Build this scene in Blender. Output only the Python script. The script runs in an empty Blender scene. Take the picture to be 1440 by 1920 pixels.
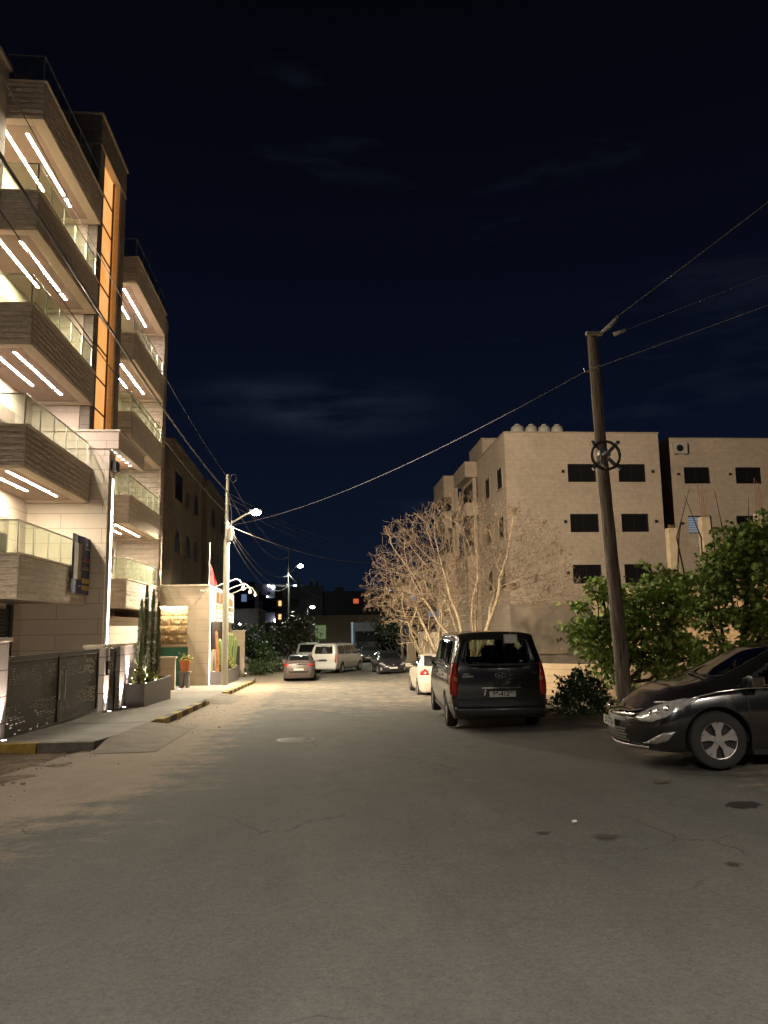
import bpy, bmesh, math, random
from mathutils import Vector, Matrix, noise
from mathutils.bvhtree import BVHTree
from mathutils.geometry import intersect_point_tri_2d
R = math.radians
SC = bpy.context.scene
COL = SC.collection

# ------------------------------------------------------------ camera
H_EYE = 1.55
cam_d = bpy.data.cameras.new('camera')
cam = bpy.data.objects.new('camera', cam_d)
COL.objects.link(cam)
cam_d.sensor_fit = 'HORIZONTAL'
cam_d.sensor_width = 36.0
cam_d.lens = 36.0
cam_d.clip_start = 0.05
cam_d.clip_end = 2000.0
_p, _w, _r = R(8.6), R(4.85), R(0.9)
_fw = Vector((math.sin(_w) * math.cos(_p), math.cos(_w) * math.cos(_p), math.sin(_p)))
_r0 = _fw.cross(Vector((0, 0, 1))).normalized()
_u0 = _r0.cross(_fw)
_rt = _r0 * math.cos(_r) - _u0 * math.sin(_r)
_up = _u0 * math.cos(_r) + _r0 * math.sin(_r)
cam.matrix_world = Matrix(((_rt.x, _up.x, -_fw.x, 0), (_rt.y, _up.y, -_fw.y, 0), (_rt.z, _up.z, -_fw.z, H_EYE), (0, 0, 0, 1)))
SC.camera = cam

# ------------------------------------------------------------ night sky
world = bpy.data.worlds.new('World')
SC.world = world
world.use_nodes = True
wn = world.node_tree
wn.nodes.clear()
def wnode(t, **k):
    n = wn.nodes.new(t)
    for a, b in k.items(): setattr(n, a, b)
    return n
wo = wnode('ShaderNodeOutputWorld'); wb = wnode('ShaderNodeBackground')
tc = wnode('ShaderNodeTexCoord'); sep = wnode('ShaderNodeSeparateXYZ')
ramp = wnode('ShaderNodeValToRGB')
e = ramp.color_ramp.elements
e[0].position = 0.0; e[0].color = (0.0046, 0.0098, 0.0225, 1)
e[1].position = 0.75; e[1].color = (0.0009, 0.0010, 0.0018, 1)
m = ramp.color_ramp.elements.new(0.22); m.color = (0.0031, 0.0053, 0.0145, 1)
m = ramp.color_ramp.elements.new(0.45); m.color = (0.0020, 0.0026, 0.0072, 1)
cn = wnode('ShaderNodeTexNoise'); cn.inputs['Scale'].default_value = 2.6; cn.inputs['Detail'].default_value = 6; cn.inputs['Roughness'].default_value = 0.55
cmap = wnode('ShaderNodeMapping'); cmap.inputs['Scale'].default_value = (1.0, 1.0, 4.5); cmap.inputs['Location'].default_value = (0.35, 0.2, 0.1)
cr = wnode('ShaderNodeValToRGB')
cr.color_ramp.elements[0].position = 0.60; cr.color_ramp.elements[0].color = (0, 0, 0, 1)
cr.color_ramp.elements[1].position = 0.80; cr.color_ramp.elements[1].color = (0.006, 0.008, 0.011, 1)
add = wnode('ShaderNodeMixRGB', blend_type='ADD'); add.inputs[0].default_value = 1.0
L = wn.links.new
L(tc.outputs['Generated'], sep.inputs[0]); L(sep.outputs['Z'], ramp.inputs[0])
L(tc.outputs['Generated'], cmap.inputs[0]); L(cmap.outputs[0], cn.inputs['Vector']); L(cn.outputs['Fac'], cr.inputs[0])
cdir = (_fw + _rt * (-130 / 1440) + _up * (195 / 1440)).normalized()
cm = wnode('ShaderNodeVectorMath', operation='SUBTRACT'); cm.inputs[1].default_value = cdir; L(tc.outputs['Generated'], cm.inputs[0])
cs = wnode('ShaderNodeVectorMath', operation='MULTIPLY'); cs.inputs[1].default_value = (4.6, 4.6, 19.0); L(cm.outputs[0], cs.inputs[0])
cl = wnode('ShaderNodeVectorMath', operation='LENGTH'); L(cs.outputs[0], cl.inputs[0])
cf = wnode('ShaderNodeMapRange'); cf.interpolation_type = 'SMOOTHSTEP'; cf.inputs['From Min'].default_value = 1.0; cf.inputs['From Max'].default_value = 0.0; L(cl.outputs['Value'], cf.inputs[0])
cn2 = wnode('ShaderNodeTexNoise'); cn2.inputs['Scale'].default_value = 7.0; cn2.inputs['Detail'].default_value = 7; L(cmap.outputs[0], cn2.inputs['Vector'])
cr2 = wnode('ShaderNodeMapRange'); cr2.inputs['From Min'].default_value = 0.38; cr2.inputs['From Max'].default_value = 0.75; L(cn2.outputs['Fac'], cr2.inputs[0])
cmul = wnode('ShaderNodeMath', operation='MULTIPLY'); L(cf.outputs[0], cmul.inputs[0]); L(cr2.outputs[0], cmul.inputs[1])
cmix = wnode('ShaderNodeMixRGB'); L(cmul.outputs[0], cmix.inputs[0]); L(cr.outputs[0], cmix.inputs[1]); cmix.inputs[2].default_value = (0.017, 0.022, 0.029, 1)
L(ramp.outputs[0], add.inputs[1]); L(cmix.outputs[0], add.inputs[2])
L(add.outputs[0], wb.inputs[0]); wb.inputs[1].default_value = 1.0; L(wb.outputs[0], wo.inputs[0])

SC.view_settings.view_transform = 'Standard'
SC.view_settings.look = 'None'
SC.view_settings.exposure = 0.0
SC.view_settings.gamma = 1.0
SC.render.engine = 'CYCLES'
SC.cycles.use_denoising = True
SC.cycles.max_bounces = 6
SC.cycles.diffuse_bounces = 3
SC.cycles.glossy_bounces = 3
SC.cycles.transparent_max_bounces = 16
SC.cycles.sample_clamp_indirect = 4.0
SC.cycles.use_light_tree = True

# ------------------------------------------------------------ materials
def nodes_of(name):
    m = bpy.data.materials.new(name); m.use_nodes = True
    nt = m.node_tree; b = nt.nodes['Principled BSDF']
    return m, nt, b
def lnk(nt, a, b): nt.links.new(a, b)
def nd(nt, t, ins=None, **k):
    n = nt.nodes.new(t)
    for a, b in k.items(): setattr(n, a, b)
    for a, b in (ins or {}).items(): n.inputs[a].default_value = b
    return n
def c4(c): return (c[0], c[1], c[2], 1.0)
def mat(name, col, rough=0.6, metal=0.0, var=0.15, scale=6.0, bump=0.0, bscale=40.0, coat=0.0, spec=None, obj=False):
    m, nt, b = nodes_of(name)
    tcn = nd(nt, 'ShaderNodeTexCoord')
    src = tcn.outputs['Object']
    n = nd(nt, 'ShaderNodeTexNoise', {'Scale': scale, 'Detail': 5.0, 'Roughness': 0.6})
    lnk(nt, src, n.inputs['Vector'])
    mx = nd(nt, 'ShaderNodeMixRGB')
    mx.inputs[1].default_value = c4([c * (1 - var) for c in col]); mx.inputs[2].default_value = c4([min(1, c * (1 + var)) for c in col])
    cr = nd(nt, 'ShaderNodeMapRange', {'From Min': 0.3, 'From Max': 0.7}); lnk(nt, n.outputs['Fac'], cr.inputs[0]); lnk(nt, cr.outputs[0], mx.inputs[0])
    lnk(nt, mx.outputs[0], b.inputs['Base Color'])
    b.inputs['Roughness'].default_value = rough; b.inputs['Metallic'].default_value = metal
    b.inputs['Coat Weight'].default_value = coat; b.inputs['Coat Roughness'].default_value = 0.04
    if spec is not None: b.inputs['Specular IOR Level'].default_value = spec
    if bump > 0:
        n2 = nd(nt, 'ShaderNodeTexNoise', {'Scale': bscale, 'Detail': 4.0}); lnk(nt, src, n2.inputs['Vector'])
        bp = nd(nt, 'ShaderNodeBump', {'Strength': bump, 'Distance': 0.02}); lnk(nt, n2.outputs['Fac'], bp.inputs['Height']); lnk(nt, bp.outputs[0], b.inputs['Normal'])
    return m
def emit(name, col, strength):
    m, nt, b = nodes_of(name)
    b.inputs['Base Color'].default_value = (0, 0, 0, 1)
    b.inputs['Emission Color'].default_value = c4(col); b.inputs['Emission Strength'].default_value = strength
    return m
def stone(name, c1, c2, mortar, bw, rh, ms=0.012, bump=0.25, nscale=3.0, nbump=0.0, nbs=12.0, rough=0.8, squash=(1, 1, 1), dirt=0.25):
    """coursed stone laid on world axes: joints from a brick texture, grain and dirt from noise"""
    m, nt, b = nodes_of(name)
    g = nd(nt, 'ShaderNodeNewGeometry'); s = nd(nt, 'ShaderNodeSeparateXYZ'); lnk(nt, g.outputs['Position'], s.inputs[0])
    a = nd(nt, 'ShaderNodeMath', operation='ADD'); lnk(nt, s.outputs[0], a.inputs[0]); lnk(nt, s.outputs[1], a.inputs[1])
    c = nd(nt, 'ShaderNodeCombineXYZ'); lnk(nt, a.outputs[0], c.inputs[0]); lnk(nt, s.outputs[2], c.inputs[1])
    br = nd(nt, 'ShaderNodeTexBrick', {'Scale': 1.0, 'Mortar Size': ms, 'Mortar Smooth': 0.3, 'Brick Width': bw, 'Row Height': rh, 'Bias': 0.0})
    br.inputs['Color1'].default_value = c4(c1); br.inputs['Color2'].default_value = c4(c2); br.inputs['Mortar'].default_value = c4(mortar)
    lnk(nt, c.outputs[0], br.inputs['Vector'])
    mp = nd(nt, 'ShaderNodeMapping'); mp.inputs['Scale'].default_value = squash; lnk(nt, g.outputs['Position'], mp.inputs[0])
    n = nd(nt, 'ShaderNodeTexNoise', {'Scale': nscale, 'Detail': 6.0, 'Roughness': 0.6}); lnk(nt, mp.outputs[0], n.inputs['Vector'])
    n0 = nd(nt, 'ShaderNodeTexNoise', {'Scale': 0.35, 'Detail': 4.0}); lnk(nt, mp.outputs[0], n0.inputs['Vector'])
    av = nd(nt, 'ShaderNodeMath', operation='ADD'); lnk(nt, n.outputs['Fac'], av.inputs[0]); lnk(nt, n0.outputs['Fac'], av.inputs[1])
    r = nd(nt, 'ShaderNodeMapRange', {'From Min': 0.7, 'From Max': 1.3, 'To Min': 1 - dirt, 'To Max': 1 + dirt * 0.5}); lnk(nt, av.outputs[0], r.inputs[0])
    mx = nd(nt, 'ShaderNodeMixRGB', blend_type='MULTIPLY'); mx.inputs[0].default_value = 1.0
    lnk(nt, br.outputs['Color'], mx.inputs[1]); lnk(nt, r.outputs[0], mx.inputs[2]); lnk(nt, mx.outputs[0], b.inputs['Base Color'])
    b.inputs['Roughness'].default_value = rough
    bp = nd(nt, 'ShaderNodeBump', {'Strength': bump, 'Distance': 0.01}); bp.invert = True
    lnk(nt, br.outputs['Fac'], bp.inputs['Height'])
    if nbump > 0:
        n3 = nd(nt, 'ShaderNodeTexNoise', {'Scale': nbs, 'Detail': 5.0, 'Roughness': 0.65}); lnk(nt, mp.outputs[0], n3.inputs['Vector'])
        b2 = nd(nt, 'ShaderNodeBump', {'Strength': nbump, 'Distance': 0.05}); lnk(nt, n3.outputs['Fac'], b2.inputs['Height']); lnk(nt, bp.outputs[0], b2.inputs['Normal']); lnk(nt, b2.outputs[0], b.inputs['Normal'])
    else: lnk(nt, bp.outputs[0], b.inputs['Normal'])
    return m
def glass(name, tint, refl=0.12, rough=0.02):
    m = bpy.data.materials.new(name); m.use_nodes = True; nt = m.node_tree; nt.nodes.clear()
    o = nd(nt, 'ShaderNodeOutputMaterial'); t = nd(nt, 'ShaderNodeBsdfTransparent'); g = nd(nt, 'ShaderNodeBsdfGlossy', {'Roughness': rough})
    t.inputs[0].default_value = c4(tint)
    lw = nd(nt, 'ShaderNodeFresnel', {'IOR': 1.5}); a = nd(nt, 'ShaderNodeMath', operation='ADD'); a.inputs[1].default_value = refl - 0.04; a.use_clamp = True
    lnk(nt, lw.outputs[0], a.inputs[0])
    mx = nd(nt, 'ShaderNodeMixShader'); lnk(nt, a.outputs[0], mx.inputs[0]); lnk(nt, t.outputs[0], mx.inputs[1]); lnk(nt, g.outputs[0], mx.inputs[2]); lnk(nt, mx.outputs[0], o.inputs[0])
    return m
def frosted(name, col, alpha):
    """greenish railing glass that catches some light"""
    m = bpy.data.materials.new(name); m.use_nodes = True; nt = m.node_tree; nt.nodes.clear()
    o = nd(nt, 'ShaderNodeOutputMaterial'); t = nd(nt, 'ShaderNodeBsdfTransparent'); t.inputs[0].default_value = (0.92, 0.97, 0.90, 1)
    p = nd(nt, 'ShaderNodeBsdfPrincipled', {'Roughness': 0.08, 'Base Color': c4(col)})
    mx = nd(nt, 'ShaderNodeMixShader'); mx.inputs[0].default_value = alpha
    lnk(nt, t.outputs[0], mx.inputs[1]); lnk(nt, p.outputs[0], mx.inputs[2]); lnk(nt, mx.outputs[0], o.inputs[0])
    return m

M = {}
M['stone'] = stone('smooth_cream_stone', (0.64, 0.545, 0.45), (0.61, 0.52, 0.43), (0.25, 0.195, 0.15), 2.7, 0.5, 0.009, 0.25, 1.2, 0.05, 30, 0.75, dirt=0.10)
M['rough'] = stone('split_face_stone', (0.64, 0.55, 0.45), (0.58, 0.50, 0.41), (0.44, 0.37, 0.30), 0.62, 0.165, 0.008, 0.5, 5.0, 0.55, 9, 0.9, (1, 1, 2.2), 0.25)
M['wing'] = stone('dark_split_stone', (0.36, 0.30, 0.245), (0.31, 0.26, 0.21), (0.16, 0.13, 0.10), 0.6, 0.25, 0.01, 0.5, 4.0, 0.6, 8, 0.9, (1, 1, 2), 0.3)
M['tower'] = stone('grey_brown_stone', (0.30, 0.255, 0.215), (0.275, 0.235, 0.195), (0.10, 0.08, 0.07), 0.8, 0.33, 0.01, 0.3, 3.0, 0.3, 14, 0.85, dirt=0.2)
M['trim'] = mat('cream_stone_trim', (0.60, 0.51, 0.40), 0.7, var=0.06, bump=0.05)
M['soffit'] = mat('brown_soffit_board', (0.30, 0.225, 0.18), 0.7, var=0.06)
M['peach'] = mat('peach_soffit', (0.48, 0.30, 0.19), 0.6, var=0.05)
M['gate_stone'] = stone('beige_gatehouse_stone', (0.50, 0.40, 0.29), (0.475, 0.38, 0.275), (0.30, 0.23, 0.165), 1.6, 0.52, 0.009, 0.3, 1.5, 0.06, 30, 0.8, dirt=0.14)
M['wall_stone'] = stone('boundary_wall_stone', (0.50, 0.44, 0.40), (0.46, 0.40, 0.36), (0.16, 0.13, 0.12), 1.2, 0.46, 0.014, 0.35, 2.0, 0.08, 25, 0.8, dirt=0.18)
M['old_stone'] = stone('weathered_limestone', (0.27, 0.225, 0.17), (0.24, 0.20, 0.15), (0.20, 0.16, 0.12), 0.6, 0.28, 0.008, 0.2, 2.0, 0.12, 14, 0.9, dirt=0.30)
M['tan_stone'] = stone('tan_coursed_stone', (0.50, 0.405, 0.30), (0.475, 0.38, 0.285), (0.42, 0.335, 0.245), 0.52, 0.26, 0.010, 0.35, 3.0, 0.15, 16, 0.9, dirt=0.22)
M['tan_plain'] = mat('tan_render', (0.36, 0.29, 0.21), 0.9, var=0.14, scale=1.2, bump=0.1)
M['render_stained'] = mat('stained_cement_render', (0.30, 0.245, 0.18), 0.95, var=0.25, scale=0.9, bump=0.2, bscale=8)
M['yellow_wall'] = stone('yellowish_block_wall', (0.47, 0.35, 0.21), (0.42, 0.31, 0.18), (0.30, 0.22, 0.13), 0.42, 0.21, 0.012, 0.4, 3.0, 0.2, 14, 0.9, dirt=0.25)
M['dark_bldg'] = mat('dusky_plaster', (0.16, 0.14, 0.12), 0.9, var=0.25, scale=0.3)
M['concrete'] = mat('bare_concrete', (0.30, 0.24, 0.15), 0.9, var=0.2, scale=3, bump=0.2)
M['planter'] = mat('grey_granite_slab', (0.19, 0.17, 0.16), 0.6, var=0.18, scale=18, bump=0.05)
M['black'] = mat('black_metal', (0.02, 0.02, 0.02), 0.45, 0.3)
M['gate'] = mat('dark_grey_gate_paint', (0.032, 0.030, 0.026), 0.5, 0.1, var=0.2)
M['dark_win'] = mat('dark_window_glass', (0.010, 0.010, 0.010), 0.35, var=0.1, spec=0.25)
M['shutter'] = mat('dark_roller_shutter', (0.035, 0.032, 0.03), 0.5)
M['roller'] = mat('beige_roller_shutter', (0.22, 0.17, 0.14), 0.55)
M['steel'] = mat('stainless_steel', (0.62, 0.60, 0.56), 0.28, 0.9, var=0.05)
M['galv'] = mat('galvanised_steel', (0.50, 0.47, 0.38), 0.5, 0.35, var=0.12, scale=14)
M['wood'] = None
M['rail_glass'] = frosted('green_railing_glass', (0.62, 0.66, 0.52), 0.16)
M['rail_glass_dark'] = frosted('unlit_railing_glass', (0.10, 0.12, 0.10), 0.12)  # darker copy of the railing glass, missing light put into its colour
M['tank'] = mat('white_tank_plastic', (0.42, 0.39, 0.33), 0.6, var=0.1)
M['white_paint'] = mat('white_enamel', (0.75, 0.72, 0.66), 0.4, var=0.05)
M['wire'] = mat('pale_cable', (0.11, 0.10, 0.095), 0.7)
M['wire_dark'] = mat('dark_cable', (0.06, 0.055, 0.05), 0.6)
M['terracotta'] = mat('orange_terracotta', (0.55, 0.17, 0.06), 0.7)
M['bark'] = mat('pale_bark', (0.34, 0.26, 0.16), 0.9, var=0.3, scale=9, bump=0.4, bscale=20)
M['twig'] = mat('bare_twig', (0.25, 0.185, 0.12), 0.9, var=0.2)
M['seed'] = mat('dry_seed_cluster', (0.14, 0.085, 0.045), 0.9, var=0.3)
M['fig_bark'] = mat('dark_fig_bark', (0.085, 0.060, 0.04), 0.9, var=0.3, bump=0.3)
M['soil'] = mat('planter_soil', (0.10, 0.06, 0.035), 1.0, var=0.3, scale=20, bump=0.5)
M['rust'] = mat('rusted_rebar', (0.12, 0.06, 0.03), 0.9)
def leafmat(name, c1, c2, sc=1.0):
    m, nt, b = nodes_of(name)
    oi = nd(nt, 'ShaderNodeNewGeometry')
    mx = nd(nt, 'ShaderNodeMixRGB'); mx.inputs[1].default_value = c4(c1); mx.inputs[2].default_value = c4(c2)
    lnk(nt, oi.outputs['Random Per Island'], mx.inputs[0]); lnk(nt, mx.outputs[0], b.inputs['Base Color'])
    b.inputs['Roughness'].default_value = 0.5
    return m
M['fig_leaf'] = leafmat('fig_leaf', (0.11, 0.20, 0.035), (0.40, 0.52, 0.12))
M['bush_leaf'] = leafmat('bush_leaf', (0.02, 0.045, 0.012), (0.05, 0.10, 0.03))
M['cypress_leaf'] = leafmat('cypress_leaf', (0.035, 0.055, 0.018), (0.12, 0.14, 0.05))
M['far_leaf'] = leafmat('grey_green_leaf', (0.02, 0.028, 0.014), (0.06, 0.065, 0.04))
M['cactus'] = mat('cactus_skin', (0.12, 0.17, 0.05), 0.6, var=0.3, scale=12)
M['yellow_plant'] = leafmat('yellow_green_leaf', (0.14, 0.17, 0.03), (0.35, 0.33, 0.09))
M['dark_pole'] = mat('dark_pole_paint', (0.06, 0.06, 0.055), 0.6)
M['led'] = emit('led_strip_light', (1.0, 0.87, 0.66), 420.0)
M['led_cool'] = emit('led_strip_cool', (1.0, 0.85, 0.76), 420.0)
M['led_strip'] = emit('portal_light_strip', (1.0, 0.88, 0.80), 24.0)
M['spot'] = emit('recessed_downlight', (1.0, 0.90, 0.80), 40.0)
M['spotdim'] = emit('small_downlight', (1.0, 0.90, 0.80), 8.0)

# ------------------------------------------------------------ mesh helpers
def thing(name, label, cat, loc=(0, 0, 0), rz=0.0, group=None):
    o = bpy.data.objects.new(name, None); COL.objects.link(o)
    o.empty_display_size = 0.2
    o.location = loc; o.rotation_euler = (0, 0, rz)
    o['label'] = label; o['category'] = cat
    if group: o['group'] = group
    return o
def tag(o, label=None, cat=None, group=None, kind=None):
    if label: o['label'] = label
    if cat: o['category'] = cat
    if group: o['group'] = group
    if kind: o['kind'] = kind
    return o
def wloc(o):
    v = Vector((0, 0, 0))
    while o is not None:
        v += Vector(o.location); o = o.parent
    return v
class MB:
    def __init__(s): s.bm = bmesh.new()
    def face(s, pts):
        try: return s.bm.faces.new([s.bm.verts.new(p) for p in pts])
        except Exception: return None
    def box(s, x0, x1, y0, y1, z0, z1, mtx=None):
        x0, x1 = min(x0, x1), max(x0, x1); y0, y1 = min(y0, y1), max(y0, y1); z0, z1 = min(z0, z1), max(z0, z1)
        v = [s.bm.verts.new((x, y, z)) for z in (z0, z1) for y in (y0, y1) for x in (x0, x1)]
        if mtx is not None:
            for q in v: q.co = mtx @ q.co
        for f in ((0, 2, 3, 1), (4, 5, 7, 6), (0, 1, 5, 4), (2, 6, 7, 3), (0, 4, 6, 2), (1, 3, 7, 5)): s.bm.faces.new([v[i] for i in f])
        return s
    def prism(s, poly, axis, a, b):
        """extrude a 2D polygon along an axis: 'x' polygon is (y,z), 'y' polygon is (x,z), 'z' polygon is (x,y)"""
        def P(q, t): return {'x': (t, q[0], q[1]), 'y': (q[0], t, q[1]), 'z': (q[0], q[1], t)}[axis]
        A = [s.bm.verts.new(P(q, a)) for q in poly]; B = [s.bm.verts.new(P(q, b)) for q in poly]
        n = len(poly); s.bm.faces.new(A[::-1]); s.bm.faces.new(B)
        for i in range(n): s.bm.faces.new([A[i], A[(i + 1) % n], B[(i + 1) % n], B[i]])
        return s
    def tube(s, pts, rad, n=8, cap=True):
        pts = [Vector(p) for p in pts]
        if not hasattr(rad, '__len__'): rad = [rad] * len(pts)
        prev = None; ring0 = None; up = Vector((0, 0, 1))
        for i, p in enumerate(pts):
            d = (pts[min(i + 1, len(pts) - 1)] - pts[max(i - 1, 0)])
            if d.length < 1e-9: d = Vector((0, 0, 1))
            d.normalize()
            if i == 0:
                a = d.cross(up)
                if a.length < 0.05: a = d.cross(Vector((1, 0, 0)))
                a.normalize()
            else:
                a = a - d * a.dot(d)
                if a.length < 1e-6: a = d.orthogonal()
                a.normalize()
            b = d.cross(a)
            ring = [s.bm.verts.new(p + (a * math.cos(2 * math.pi * k / n) + b * math.sin(2 * math.pi * k / n)) * rad[i]) for k in range(n)]
            if prev:
                for k in range(n):
                    s.bm.faces.new([prev[k], prev[(k + 1) % n], ring[(k + 1) % n], ring[k]])
            else: ring0 = ring
            prev = ring
        if cap and n > 2:
            s.bm.faces.new(ring0[::-1]); s.bm.faces.new(prev)
        return s
    def lathe(s, prof, c=(0, 0, 0), n=20, axis='z'):
        """prof: list of (r, h)"""
        c = Vector(c); prev = None
        for r, h in prof:
            ring = []
            for k in range(n):
                t = 2 * math.pi * k / n; u, v = r * math.cos(t), r * math.sin(t)
                p = {'z': (u, v, h), 'x': (h, u, v), 'y': (v, h, u)}[axis]
                ring.append(s.bm.verts.new(c + Vector(p)))
            if prev:
                for k in range(n): s.bm.faces.new([prev[k], prev[(k + 1) % n], ring[(k + 1) % n], ring[k]])
            prev = ring
        return s
    def sphere(s, c, r, seg=10, sc=(1, 1, 1)):
        ret = bmesh.ops.create_uvsphere(s.bm, u_segments=seg, v_segments=max(5, seg // 2 + 1), radius=r)
        for v in ret['verts']: v.co = Vector((v.co.x * sc[0], v.co.y * sc[1], v.co.z * sc[2])) + Vector(c)
        return s
    def rough_face(s, o, u, v, n, w, h, course=0.165, amp=0.035, step=0.09, seed=0):
        """split-face stone: a displaced grid on plane o + a*u + b*v, bulging along n, courses pinched at their joints"""
        o, u, v, n = map(Vector, (o, u, v, n))
        nu = max(2, int(w / step)); nc = max(1, round(h / course)); per = 4; nv = nc * per
        g = []
        for j in range(nv + 1):
            row = []
            b = h * j / nv; f = (j % per) / per
            for i in range(nu + 1):
                a = w * i / nu
                q = Vector((a * 2.1 + seed, b * 3.0 + (j // per) * 7.3, seed * 1.7))
                d = (noise.noise(q) * 0.5 + noise.noise(q * 2.3) * 0.35 + noise.noise(q * 5.1) * 0.3) * 1.1 + 0.5
                edge = 0.45 + 0.55 * math.sin(math.pi * f) ** 0.6 if j % per else 0.25
                if i in (0, nu) or j in (0, nv): d = 0.1
                row.append(s.bm.verts.new(o + u * a + v * b + n * (amp * (0.15 + edge * d))))
            g.append(row)
        flip = u.cross(v).dot(n) < 0
        for j in range(nv):
            for i in range(nu):
                q = [g[j][i], g[j][i + 1], g[j + 1][i + 1], g[j + 1][i]]
                s.bm.faces.new(q[::-1] if flip else q)
        return s
    def build(s, name, m, parent=None, smooth=False, world=True, label=None, bevel=0.0, normals=True):
        if normals: bmesh.ops.recalc_face_normals(s.bm, faces=s.bm.faces)
        if parent is not None and world:
            off = wloc(parent)
            for v in s.bm.verts: v.co -= off
        me = bpy.data.meshes.new(name); s.bm.to_mesh(me); s.bm.free()
        for mm in (m if isinstance(m, (list, tuple)) else [m]): me.materials.append(mm)
        if smooth:
            me.polygons.foreach_set('use_smooth', [True] * len(me.polygons))
        o = bpy.data.objects.new(name, me); COL.objects.link(o)
        if parent is not None: o.parent = parent
        if label: o['label'] = label
        if bevel > 0:
            md = o.modifiers.new('bevel', 'BEVEL'); md.width = bevel; md.segments = 2; md.limit_method = 'ANGLE'; md.angle_limit = R(40)
        return o
def kids(o): return [c for c in bpy.data.objects if c.parent == o]
def copy_tree(o, parent=None, loc=None, label=None):
    ch = kids(o)
    c = o.copy(); COL.objects.link(c); c.parent = parent
    if loc is not None: c.location = loc
    if label: c['label'] = label
    for k in ch: copy_tree(k, c)
    return c
def text_obj(s, size, m, name, parent, loc, xdir, ydir, depth=0.004, align='CENTER', bold=0.0, sx=1.0):
    """lettering as a thin mesh: xdir runs along the line of text, ydir up the letters"""
    cu = bpy.data.curves.new(name, 'FONT'); cu.body = s; cu.size = size; cu.extrude = depth; cu.offset = bold
    cu.align_x = align; cu.align_y = 'CENTER'
    t = bpy.data.objects.new(name, cu); COL.objects.link(t)
    bpy.context.view_layer.update()
    dg = bpy.context.evaluated_depsgraph_get()
    me = bpy.data.meshes.new_from_object(t.evaluated_get(dg)); me.name = name
    bpy.data.objects.remove(t)
    x = Vector(xdir).normalized(); y = Vector(ydir).normalized(); z = x.cross(y)
    mtx = Matrix(((x.x * sx, y.x, z.x, loc[0]), (x.y * sx, y.y, z.y, loc[1]), (x.z * sx, y.z, z.z, loc[2]), (0, 0, 0, 1)))
    me.transform(mtx); me.materials.clear(); me.materials.append(m)
    o = bpy.data.objects.new(name, me); COL.objects.link(o); o.parent = parent
    return o
def lamp(name, kind, loc, power, col, parent=None, radius=0.1, target=None, angle=150, blend=0.6, size=None):
    d = bpy.data.lights.new(name, kind); d.energy = power; d.color = col
    if kind in ('POINT', 'SPOT'): d.shadow_soft_size = radius
    if kind == 'SPOT': d.spot_size = R(angle); d.spot_blend = blend
    o = bpy.data.objects.new(name, d); COL.objects.link(o)
    o.location = Vector(loc)
    if parent is not None:
        o.parent = parent; o.location = Vector(loc) - wloc(parent)
    if kind != 'POINT':
        t = Vector(target) if target is not None else Vector(loc) - Vector((0, 0, 1))
        o.rotation_euler = (t - Vector(loc)).to_track_quat('-Z', 'Y').to_euler()
    return o
def road_z(y): return -0.03 * y if y < 44 else -1.32
def gz(x, y):
    z = road_z(y)
    if x > 3: z += 0.05 * min(x - 3, 3.0)
    return z
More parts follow.
